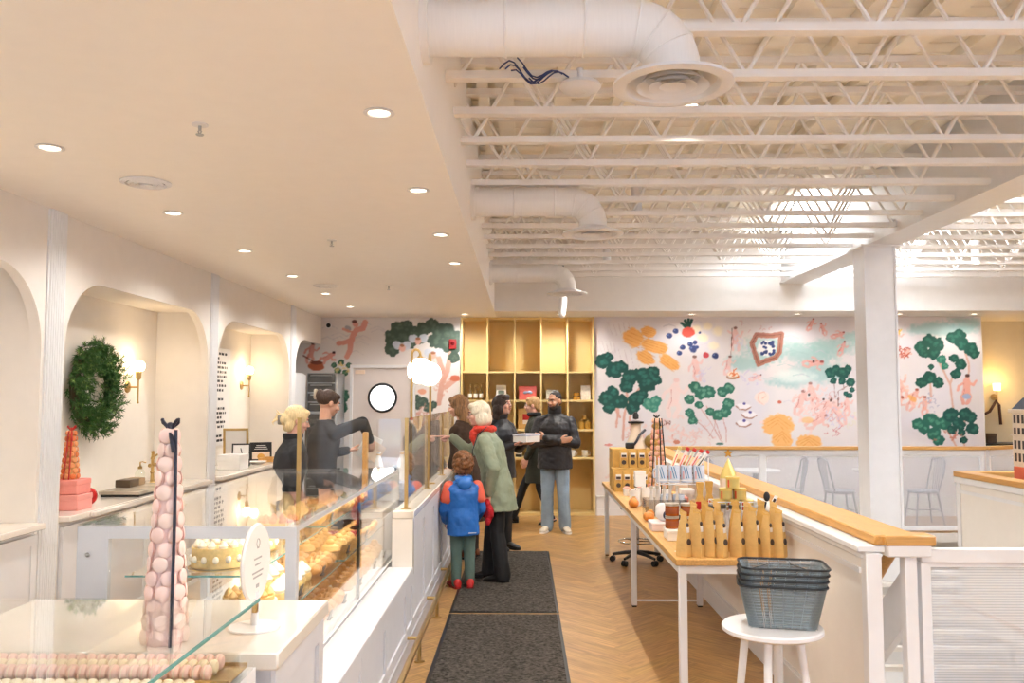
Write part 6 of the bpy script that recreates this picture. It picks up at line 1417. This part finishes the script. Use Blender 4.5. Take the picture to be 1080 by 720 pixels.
def person(label, loc, face, H, skin, P):
    """face: compass direction the body faces; local +Y forward, +X to the person's right"""
    rz = math.atan2(-face[0], face[1]); t = thing('person', label, 'person', loc, rz)
    s = H/1.72; fem = P.get('fem', True); hs = P.get('hs', 1.)*s
    ln = P.get('lean', 0.)*s; sx = P.get('shw', .165 if fem else .19)*s
    pel = V(0, 0, .93*s); wst = V(0, ln*.35, 1.09*s); che = V(0, ln*.8, 1.28*s); nek = V(0, ln, 1.455*s)
    hc = nek+V(P.get('hx', 0)*s, (.035+P.get('hy', 0))*s, .062*s+.098*hs)
    HM = Matrix.Translation(hc) @ RZ(P.get('yaw', 0)) @ RX(P.get('pitch', 0)) @ RY(P.get('roll', 0)) @ Matrix.Scale(hs, 4)
    an = P['ank']     # right, left ankle (x, y[, z])
    hips = [V(.085*s, 0, .90*s), V(-.085*s, 0, .90*s)]; ank = [V(a[0], a[1], (a[2] if len(a) > 2 else 0)+.085*s) for a in an]
    kn = []
    for i in range(2):
        k = (hips[i]*.48+ank[i]*.52); k.y += P.get('knee', (.02, .02))[i]; kn.append(k)
    sh = [V(sx, ln*.95, 1.352*s), V(-sx, ln*.95, 1.352*s)]
    arms = P['arms']  # right, left: dict(e=elbow, w=wrist, d=finger dir, n=palm normal, t=thumb side, curl, point)
    # body: one continuous surface
    m = MB()
    m.ell((0, -.012, .022), (.074, .092, .098), HM); m.ell((0, .024, -.03), (.060, .066, .082), HM); m.ell((0, .060, -.086), (.028, .026, .024), HM)
    m.caps((0, .089, .012), .008, (0, .109, -.026), .0125, 8, HM); m.ell((0, .078, .03), (.048, .015, .012), HM)
    for q in (-1, 1):
        m.ell((q*.075, -.008, -.006), (.012, .022, .032), HM, rot=Matrix.Rotation(q*.25, 3, 'Z')); m.ell((q*.036, .066, -.03), (.024, .022, .022), HM); m.ell((q*.012, .1, -.03), (.009, .01, .008), HM)
    m.ell((0, .088, -.056), (.02, .01, .012), HM)
    m.caps(nek-V(0, .005, .03), .058*s, HM @ V(0, -.012, -.06), .052*hs)
    sect(m, [(pel-V(0,0,.09*s), .13*s, .09*s), (pel, .15*s, .10*s), (wst, .125*s, .09*s), (che, .15*s, .105*s), (che+V(0,0,.1*s), .14*s, .09*s), (nek, .06*s, .06*s)])
    for i in range(2):
        a = arms[i]; m.chain([sh[i], V(*a['e']), V(*a['w'])], [.05*s, .038*s, .026*s]); m.caps(che+V(0,0,.06*s), .06*s, sh[i], .05*s)
        hand(m, V(*a['w']), V(*a['d']), V(*a['n']), V(*a['t']), P.get('hand', 1.)*s, a.get('curl', .45), a.get('point', False))
        m.chain([hips[i], kn[i], ank[i]], [.078*s, .05*s, .036*s])
        fd = P.get('foot', ((0,1),(0,1)))[i]; f = V(fd[0], fd[1], 0).normalized()
        m.chain([ank[i]-f*.03*s-V(0,0,.04*s), ank[i]+f*.09*s-V(0,0,.05*s), ank[i]+f*.15*s-V(0,0,.06*s)], [.034*s, .03*s, .02*s])
    body = blob('body', m, skin, t, .0062 if P.get('fine', True) else .008, 2)
    for q in (-1, 1):
        m = MB(); m.ell((q*.030, .082, .006), (.0125, .008, .0075), HM); e = m.build('eye', EYEW, t); m = MB(); m.ell((q*.030, .0875, .006), (.0062, .004, .0064), HM); m.build('iris', IRIS, e)
        m = MB(); m.tube([(q*.014, .094, .026), (q*.03, .093, .031), (q*.046, .083, .026)], .004, 6, M=HM); m.build('eyebrow', P.get('brow', IRIS), t)
    m = MB(); m.ell((0, .094, -.053), (.022, .006, .0045), HM); m.ell((0, .093, -.061), (.019, .006, .005), HM); m.build('lips', LIP, t)
    # coat
    c = P['coat']; k = c.get('puff', 1.); hem = c['hem']
    m = MB(); fl = c.get('flare', 1.)
    rows = []
    if hem < .80*s: rows += [(V(0, ln*.0+c.get('hy', 0), hem), .185*s*fl*k, .15*s*fl*k)]
    else: rows += [(V(0, 0, hem), .172*s*k, .125*s*k)]
    rows += [(pel if hem < .9*s else pel+V(0,0,.06*s), .178*s*k, .14*s*k), (wst, .165*s*k, .128*s*k), (che, .185*s*k, .14*s*k), (che+V(0,0,.06*s), .172*s*k, .125*s*k), (nek-V(0,0,.035*s), .098*s, .09*s), (nek+V(0,0,.01*s), .078*s, .076*s)]
    sect(m, rows)
    for i in range(2):
        a = arms[i]; e, w = V(*a['e']), V(*a['w']); u = (w-e).normalized(); sr = c.get('sleeve', 1.)
        m.chain([sh[i]-V(0,0,.008*s), e, w-u*.012*s], [.068*s*k*sr, .056*s*k*sr, .042*s*k*sr]); m.caps(che+V(0,0,.06*s), .09*s, sh[i], .064*s*k); m.caps(nek-V(0,0,.035*s), .07*s, sh[i], .060*s*min(k,1.08))
    blob('coat', m, c['m'], t, .0085, 3, disp=c.get('disp', .009), dscale=c.get('ds', .09))
    if 'collar' in c:
        m = MB(); m.lathe([(.075*s,.0),(.088*s,.03*s),(.085*s,c['collar']*s),(.07*s,c['collar']*s),(.066*s,.02*s)], nek-V(0,.0,.01), n=24); m.build('collar', c['m'], t)
    # trousers
    tr = P['trousers']; m = MB(); sect(m, [(pel-V(0,0,.10*s), .155*s, .115*s), (pel, .162*s, .118*s), (pel+V(0,0,.10*s), .145*s, .105*s)])
    w_ = tr.get('w', 1.)
    for i in range(2): m.chain([hips[i]-V(0,0,.02), kn[i], ank[i]-V(0,0,.02*s)], [.088*s*w_, .068*s*w_, tr.get('cuff', .056)*s])
    blob('trousers', m, tr['m'], t, .0085, 3, disp=.01, dscale=.08)
    # shoes
    so = P['shoes']
    for i in range(2):
        fd = P.get('foot', ((0,1),(0,1)))[i]; ang = math.atan2(-fd[0], fd[1]); z = an[i][2] if len(an[i]) > 2 else 0
        M = TR(an[i][0], an[i][1], z) @ Matrix.Scale(P.get('shs', 1.), 4) @ RZ(ang) @ RX(P.get('fp', (0, 0))[i]); L = .265*s
        def ring(y, wd, z0, z1): return [(wd*math.cos(2*PI*j/16), y, z0+(z1-z0)*(.5+.5*math.sin(2*PI*j/16))) for j in range(16)]
        m = MB(); m.rings([ring(y*L, w*s, .012*s, z1*s) for y, w, z1 in ((-.26,.018,.05),(-.23,.032,.085),(-.1,.04,.115),(.05,.04,.105),(.2,.043,.085),(.42,.047,.062),(.6,.042,.05),(.70,.026,.04),(.735,.008,.03))], M=M); sh_ = m.build('shoe', so['m'], t)
        m = MB(); m.rings([[(wd*s*math.cos(2*PI*j/16), y*L, zz*s) for j in range(0)] or [(-wd*s, y*L, 0), (wd*s, y*L, 0), (wd*s, y*L, .022*s), (-wd*s, y*L, .022*s)] for y, wd, zz in ((-.27,.02,0),(-.22,.034,0),(0,.036,0),(.3,.044,0),(.55,.045,0),(.68,.03,0),(.74,.01,0))], M=M); m.build('sole', so.get('sole', BLACKP), sh_)
    return t, HM, nek, s
def hair(t, HM, prims, m_, voxel=.008, curls=None, disp=.006):
    m = MB()
    for c, r in prims: m.ell(c, r, HM)
    if curls:
        for k in range(curls):
            a = RND.uniform(0, 2*PI); b = RND.uniform(-1.0, 1.45)
            c = V(math.cos(a)*math.cos(b)*.098, math.sin(a)*math.cos(b)*.11-.025, math.sin(b)*.118+.03)
            if c.y > .045 and c.z < .06: continue
            m.ell(c, RND.uniform(.017, .026), HM, 8, 6)
    return blob('hair', m, m_, t, voxel, 1 if curls else 4, disp=disp, dscale=.03)
def arm(e, w, d, n, t, curl=.45, point=False): return dict(e=e, w=w, d=d, n=n, t=t, curl=curl, point=point)
BOB = [((0,-.018,.034), (.090,.104,.098)), ((.066,-.03,-.055), (.038,.07,.075)), ((-.066,-.03,-.055), (.038,.07,.075)), ((0,-.082,-.055), (.078,.048,.08)), ((0,.056,.082), (.062,.04,.034)), ((0,-.09,.02), (.07,.04,.07))]

# boy in the blue jacket
BLUEJ = mat('bright blue rain shell', (38, 108, 190), .38, var=.08, scale=5, bump=.25, bscale=12)
t, HM, nek, s = person('small child with curly brown hair in a blue jacket seen from behind', (-.545, 7.80, 0), (-.22, .97), 1.135, SKIN2, dict(fem=False, hs=1.32, shw=.175, lean=.02, hand=1.05, ank=((.062, -.02), (-.06, .01)),
    arms=(arm((.165, .03, .70), (.135, .14, .58), (0,.5,-.9), (-1,0,0), (0,1,.3)), arm((-.17, .03, .70), (-.14, .14, .58), (0,.5,-.9), (1,0,0), (0,1,.3))),
    coat=dict(m=BLUEJ, hem=.475, puff=1.22, flare=.98, disp=.018, ds=.07, sleeve=1.12), trousers=dict(m=mat('sage trousers', (88, 112, 104), .7, var=.1, bump=.3, bscale=20), w=1.15, cuff=.066), shoes=dict(m=mat('red trainers', (196, 38, 34), .45, var=.1), sole=mat('dark red sole', (150, 30, 28), .5)), foot=((.15,1),(-.25,1)), shs=1.35))
hair(t, HM, [((0,-.02,.04), (.092,.105,.10)), ((0,-.06,-.02), (.08,.06,.06))], mat('curly brown hair', (120, 76, 40), .55, var=.45, scale=40, bump=.8, bscale=60), .006, 190, .0)
CORAL = mat('coral shoulder patch', (236, 104, 78), .5)
for q in (-1, 1):
    m = MB(); m.caps((q*.128, .01, .905), .054, (q*.150, .012, .80), .061); blob('shoulder_patch', m, CORAL, t, .007, 3)
m = MB(); m.ell((0,-.045,.965), (.085,.055,.04)); m.ell((0,-.085,.93), (.07,.03,.05)); m.torus((0,.005,.985), .062, .022, 20, 8); blob('hood', m, BLUEJ, t, .007, 4)
m = MB(); m.bb(.03,.10,-.124,-.118,.50,.508); m.build('reflective_print', PAPERW, t)

# grey-haired woman in the sage coat, pointing at the glass
SAGE = mat('sage green parka', (136, 146, 122), .55, var=.08, scale=5, bump=.35, bscale=10)
BLKT = mat('black trousers cloth', (24, 24, 26), .7, var=.2)
t, HM, nek, s = person('woman with white bobbed hair in a sage green coat pointing at the glass', (-.245, 8.12, 0), (-1, .10), 1.655, SKIN2, dict(lean=.11, hy=.045, pitch=-.12, yaw=.15, ank=((.09, .09), (-.085, -.06)), fine=True,
    arms=(arm((.16, .30, 1.19), (.10, .455, 1.325), (0,1,.06), (-.3,0,-1), (-1,0,.3), .75, True), arm((-.235, .00, 1.05), (-.20, .06, .82), (0,.15,-1), (1,0,0), (0,1,0), .7)),
    coat=dict(m=SAGE, hem=.66, puff=1.10, flare=1.10, disp=.022, ds=.08, hy=-.02), trousers=dict(m=BLKT, w=1.05, cuff=.082), shoes=dict(m=mat('black leather shoe', (30, 28, 28), .35)), foot=((-.1,1),(.1,1))))
hair(t, HM, BOB, hairmat('white hair', (232, 220, 196), .12), .007)
SCARF = mat('red orange scarf', (206, 58, 40), .8, var=.35, scale=22, bump=.5)
m = MB(); m.torus(nek+V(0,.02,.01), .082, .034, 24, 10); m.ell(nek+V(-.02,.11,-.05), (.07,.05,.075)); m.ell(nek+V(-.04,.09,-.11), (.05,.035,.06)); blob('scarf', m, SCARF, t, .008, 3, disp=.02, dscale=.04)
m = MB()
for q in (-1,1): m.torus(HM @ V(q*.03,.097,.004), .019, .0018, 18, 5, M=None, axis='y'); m.tube([HM @ V(q*.05,.092,.008), HM @ V(q*.08,.0,.012)], .0018, 5)
m.build('glasses', mat('dark red frame', (96, 34, 30), .3), t)
m = MB(); m.tube([(-.10,.09,1.435),(-.125,.17,1.36),(-.145,.215,1.22),(-.13,.225,1.05),(-.09,.225,.88),(-.05,.22,.78)], .011, 6, flat=.5); m.build('bag_strap', BLACKP, t)
M = Matrix.Rotation(math.atan2(1, .10), 4, 'Z')
hat = MB(); hat.ell((0,0,-.02), (.038,.055,.06)); hat.ell((.03,-.02,-.09), (.035,.05,.07)); hat.ell((-.02,.02,-.08), (.04,.045,.06)); hat.ell((.01,-.03,-.16), (.03,.035,.05))
o = blob('knit_hat', hat, mat('red knit', (186, 22, 36), .85, var=.25, scale=60, bump=.8, bscale=90), None, .007, 3, loc=(-.335, 7.93, .745), disp=.014, dscale=.03); tag(o, 'crumpled red knit hat held in the hand of the woman in sage green', 'hat')

# woman in the long brown coat
t, HM, nek, s = person('woman with long brown hair in a dark brown coat at the glass', (-.565, 9.25, 0), (-.88, .45), 1.72, SKIN, dict(lean=.10, hy=.03, pitch=-.18, yaw=.35, ank=((.09, .02), (-.085, -.03)),
    arms=(arm((.22, .06, 1.10), (.12, .18, .98), (-.9,.3,-.4), (-.3,0,-1), (0,.3,1)), arm((-.22, .06, 1.10), (-.12, .18, .98), (.9,.3,-.4), (.3,0,-1), (0,.3,1))),
    coat=dict(m=mat('dark brown wool coat', (62, 42, 28), .85, var=.2, scale=30), hem=.40, puff=1.04, flare=1.12), trousers=dict(m=mat('brown trousers', (58, 44, 36), .8), cuff=.06), shoes=dict(m=mat('tan leather shoe', (124, 70, 40), .45))))
hair(t, HM, BOB+[((0,-.09,-.14), (.085,.05,.11)), ((.06,-.055,-.13), (.045,.06,.1)), ((-.06,-.055,-.13), (.045,.06,.1)), ((0,-.10,-.22), (.07,.04,.08))], hairmat('long brown hair', (146, 106, 66), .5), .008)

# dark haired woman in black with a white box
BLKP = mat('black puffer cloth', (26, 26, 32), .5, var=.3, scale=6, bump=.5, bscale=9)
t, HM, nek, s = person('woman with dark hair in a black jacket holding a white box', (-.265, 9.78, 0), (.80, -.60), 1.73, SKIN2, dict(yaw=.10, pitch=.16, ank=((.09, .0), (-.09, .02)),
    arms=(arm((.215, .10, 1.13), (.10, .27, 1.19), (-.3,1,0), (-.2,0,1), (1,.2,0), .3), arm((-.215, .10, 1.13), (-.10, .27, 1.19), (.3,1,0), (.2,0,1), (-1,.2,0), .3)),
    coat=dict(m=BLKP, hem=.80, puff=1.10, disp=.016, collar=.07), trousers=dict(m=BLKT, cuff=.06), shoes=dict(m=mat('black boot', (22, 20, 20), .4))))
hair(t, HM, BOB+[((.06,-.06,-.12), (.04,.05,.08)), ((-.06,-.06,-.12), (.04,.05,.08)), ((0,-.09,-.13), (.07,.04,.09))], hairmat('dark brown hair', (52, 34, 26), .35), .008)
ang = math.atan2(-.80, -.60)
t = thing('pastry_box', 'white takeaway pastry box held by the woman in black', 'box', (-.265+.80*.37, 9.78-.60*.37, 1.215), ang)
m = MB(); m.bb(-.13,.13,-.09,.10,0,.085,b=.004); m.build('base', PAPERW, t); m = MB(); m.bb(-.133,.133,-.093,.103,.07,.092,b=.004); m.build('lid', mat('pale lilac lid', (206, 208, 226), .5), t)

# walker in the olive coat
t, HM, nek, s = person('person with short blond hair in a long dark olive coat walking left', (.19, 11.75, 0), (-1, .12), 1.71, SKIN2, dict(lean=.03, pitch=-.05, ank=((.08, .34), (-.07, -.20, .03)), knee=(.03, .06), fp=(.12, -.35),
    arms=(arm((.24, -.10, 1.13), (.22, .02, .92), (0,.3,-1), (-1,0,0), (0,1,0)), arm((-.235, .02, 1.12), (-.23, .12, .90), (0,.3,-1), (1,0,0), (0,1,0))),
    coat=dict(m=mat('dark olive coat', (44, 46, 34), .75, var=.15), hem=.56, puff=1.06, flare=1.06, collar=.07), trousers=dict(m=BLKT, w=.85, cuff=.045), shoes=dict(m=mat('black boot', (22, 20, 20), .4))))
hair(t, HM, [((0,-.018,.034), (.086,.102,.094)), ((0,-.075,-.03), (.07,.045,.06)), ((0,.05,.08), (.058,.04,.03))], hairmat('blond hair', (182, 142, 92), .25), .008)
m = MB(); m.torus(nek+V(0,.01,.035), .072, .032, 24, 10); blob('scarf', m, mat('black scarf', (26, 26, 28), .85), t, .009, 3)

# man with crossed arms
PUFF = mat('black down jacket', (34, 32, 36), .5, var=.3, scale=5, bump=.6, bscale=8)
t, HM, nek, s = person('bearded man in a black jacket and jeans standing with crossed arms', (.405, 11.07, 0), (-.12, -.99), 1.775, SKIN3, dict(fem=False, shw=.19, yaw=-.5, pitch=-.08, ank=((.10, .02), (-.13, .02)), knee=(.03, .03), foot=((.3,1),(-.35,1)),
    arms=(arm((.275, .075, 1.13), (-.075, .215, 1.16), (-1,-.1,.15), (0,-1,0), (0,0,1), .3), arm((-.275, .075, 1.13), (.10, .24, 1.20), (1,-.2,.25), (0,-1,0), (0,0,1), .35)),
    coat=dict(m=PUFF, hem=.80, puff=1.20, disp=.02, ds=.07, sleeve=.98, collar=.11), trousers=dict(m=mat('light blue denim', (142, 162, 180), .8, var=.18, scale=6, bump=.3, bscale=90), w=1.12, cuff=.075), shoes=dict(m=mat('beige trainer', (196, 182, 160), .6, var=.15, scale=20), sole=PAPERW), brow=mat('black brow', (24, 18, 16), .6)))
hair(t, HM, [((0,-.024,.042), (.078,.092,.09)), ((0,-.07,-.01), (.064,.035,.06))], hairmat('short black hair', (30, 24, 22), .3), .007, disp=.003)
m = MB(); m.ell((0,.050,-.078), (.05,.042,.04), HM); m.ell((.045,.025,-.06), (.02,.035,.045), HM); m.ell((-.045,.025,-.06), (.02,.035,.045), HM); m.ell((0,.094,-.043), (.024,.007,.006), HM); blob('beard', m, mat('dark beard', (44, 34, 30), .8, var=.3, scale=80), t, .006, 2)
for z in (.90, 1.02): 
    m = MB(); m.rings([[(.205*s*1.02*math.cos(2*PI*k/24), .158*s*1.02*math.sin(2*PI*k/24)+.0, z+dz) for k in range(24)] for dz in (-.004, .004)], cap=False); m.build('quilt_seam', BLACKP, t)

# blonde shop assistant
DEN = mat('black denim', (40, 42, 46), .8, var=.25, scale=10, bump=.3, bscale=40)
t, HM, nek, s = person('blonde shop assistant in a black jacket behind the pastry case', (-1.93, 6.95, 0), (.85, .5), 1.62, SKIN2, dict(lean=.06, pitch=-.25, yaw=-.1, ank=((.08, 0), (-.08, 0)),
    arms=(arm((.205, .08, 1.08), (.13, .25, 1.02), (-.2,1,0), (-.3,0,-1), (-1,0,.2)), arm((-.205, .08, 1.08), (-.13, .25, 1.02), (.2,1,0), (.3,0,-1), (1,0,.2))),
    coat=dict(m=DEN, hem=.85, puff=1.04, collar=.06), trousers=dict(m=BLKT), shoes=dict(m=mat('black boot', (22, 20, 20), .4))))
hair(t, HM, [((0,-.02,.036), (.090,.106,.098)), ((0,-.085,-.01), (.07,.05,.06)), ((0,-.125,-.02), (.05,.045,.055)), ((.05,-.06,-.06), (.03,.04,.06)), ((-.05,-.06,-.06), (.03,.04,.06)), ((0,.055,.08), (.06,.04,.03))], hairmat('platinum blonde hair', (236, 212, 160), .15), .008)
m = MB()
for k in range(7): m.tube([HM @ V(0,-.13,.0), HM @ V(-.03+.01*k,-.17-.006*k,.03-.016*k), HM @ V(-.04+.014*k,-.19,.045-.022*k)], [.008,.006,.002], 6)
m.build('hair_ends', MATS['platinum blonde hair'], t); m = MB(); m.box(HM @ V(.02,-.15,-.03), (.03,.03,.08), b=.006); m.build('hair_clip', mat('grey hair clip', (150, 144, 136), .3), t)

# dark haired shop assistant reaching across
t, HM, nek, s = person('dark haired shop assistant in black reaching across with one arm raised', (-1.90, 8.0, 0), (.72, .69), 1.76, SKIN, dict(lean=.05, pitch=-.3, yaw=-.15, ank=((.08, 0), (-.08, 0)),
    arms=(arm((.30, .27, 1.475), (.20, .42, 1.30), (-.3,.4,-.9), (-1,.2,0), (0,1,.3), .5), arm((-.20, .12, 1.15), (-.04, .33, 1.20), (.6,1,.1), (.3,0,1), (-1,.2,0), .4)),
    coat=dict(m=mat('black knit top', (26, 24, 26), .85, var=.15), hem=.88, puff=.98, disp=.006), trousers=dict(m=BLKT), shoes=dict(m=mat('black boot', (22, 20, 20), .4))))
hair(t, HM, [((0,-.02,.036), (.084,.10,.094)), ((0,-.09,.03), (.055,.045,.06)), ((0,-.115,.05), (.04,.035,.055)), ((0,.05,.08), (.056,.04,.03))], hairmat('tied dark hair', (70, 48, 34), .4), .008)
m = MB(); m.box(HM @ V(-.01,-.145,.045), (.03,.04,.10), b=.01); m.build('hair_clip', mat('beige hair clip', (186, 172, 150), .3), t)
t = thing('pastry_bag', 'folded white paper bag in the hands of the dark haired assistant', 'bag', (-1.53, 8.22, 1.12), .4)
m = MB(); m.bb(-.09,.09,-.012,.012,0,.24,RY(.45),b=.004); m.build('bag', PAPERW, t); m = MB(); m.bb(-.05,.13,-.018,-.012,.02,.2,RY(.55)); m.build('fold', CREAMM, t)
# ---------------------------------------------------------------- daylight, camera
def area(name, loc, rot, sx, sy, w, col):
    l = bpy.data.lights.new(name, 'AREA'); l.shape = 'RECTANGLE'; l.size = sx; l.size_y = sy; l.energy = w; l.color = lin(col)
    o = bpy.data.objects.new(name, l); COL.objects.link(o); o.location = loc; o.rotation_euler = rot; return o
for a, b in wins:
    o = area('window daylight', ((a+b)/2, YF-.02, 1.6), (PI/2, 0, 0), b-a, 2.3, 1, (255, 255, 255)); o.data.cycles.is_portal = True
area('skylight daylight', ((SKY[0]+SKY[1])/2, (SKY[2]+SKY[3])/2, ZD+.40), (0, 0, 0), SKY[1]-SKY[0]-.1, SKY[3]-SKY[2]-.1, 120, (226, 238, 255))
area('skylight daylight', ((SK_ADDED[0]+SK_ADDED[1])/2, (SK_ADDED[2]+SK_ADDED[3])/2, ZD+.40), (0, 0, 0), SK_ADDED[1]-SK_ADDED[0]-.1, SK_ADDED[3]-SK_ADDED[2]-.1, 170, (226, 238, 255))  # cool fill from the added, unseen skylight over the right bay
w = bpy.data.worlds.new('sky'); SC.world = w; w.use_nodes = True
nt = w.node_tree; bg = nt.nodes['Background']; bg.inputs['Strength'].default_value = 14.0
tc = nt.nodes.new('ShaderNodeTexCoord'); sp = nt.nodes.new('ShaderNodeSeparateXYZ'); rp = nt.nodes.new('ShaderNodeValToRGB')
nt.links.new(tc.outputs['Generated'], sp.inputs[0]); nt.links.new(sp.outputs['Z'], rp.inputs[0])
rp.color_ramp.elements[0].position = 0; rp.color_ramp.elements[0].color = (.92, .96, 1, 1); rp.color_ramp.elements[1].position = .6; rp.color_ramp.elements[1].color = (.55, .7, .95, 1)
nt.links.new(rp.outputs[0], bg.inputs['Color'])
l = bpy.data.lights.new('lower hall light', 'AREA'); l.energy = 60; l.size = 2.5; o = bpy.data.objects.new('lower hall light', l); COL.objects.link(o); o.location = (4.0, 6.5, -.8)

cam = bpy.data.cameras.new('camera'); cam.lens = 30.; cam.sensor_width = 36.; cam.clip_start = .05; cam.clip_end = 200
co = bpy.data.objects.new('camera', cam); COL.objects.link(co); co.location = (0, 0, 1.70)
pt = math.atan(60/900.); co.rotation_euler = (PI/2+pt, 0, math.atan(12/900.)*math.cos(pt)); SC.camera = co
SC.view_settings.view_transform = 'Standard'; SC.view_settings.look = 'None'; SC.view_settings.gamma = 1.; SC.view_settings.use_curve_mapping = False
SC.view_settings.exposure = 0.12
SC.cycles.max_bounces = 10; SC.cycles.diffuse_bounces = 6; SC.cycles.transparent_max_bounces = 24; SC.cycles.sample_clamp_indirect = 12.
SC.cycles.caustics_reflective = False; SC.cycles.caustics_refractive = False
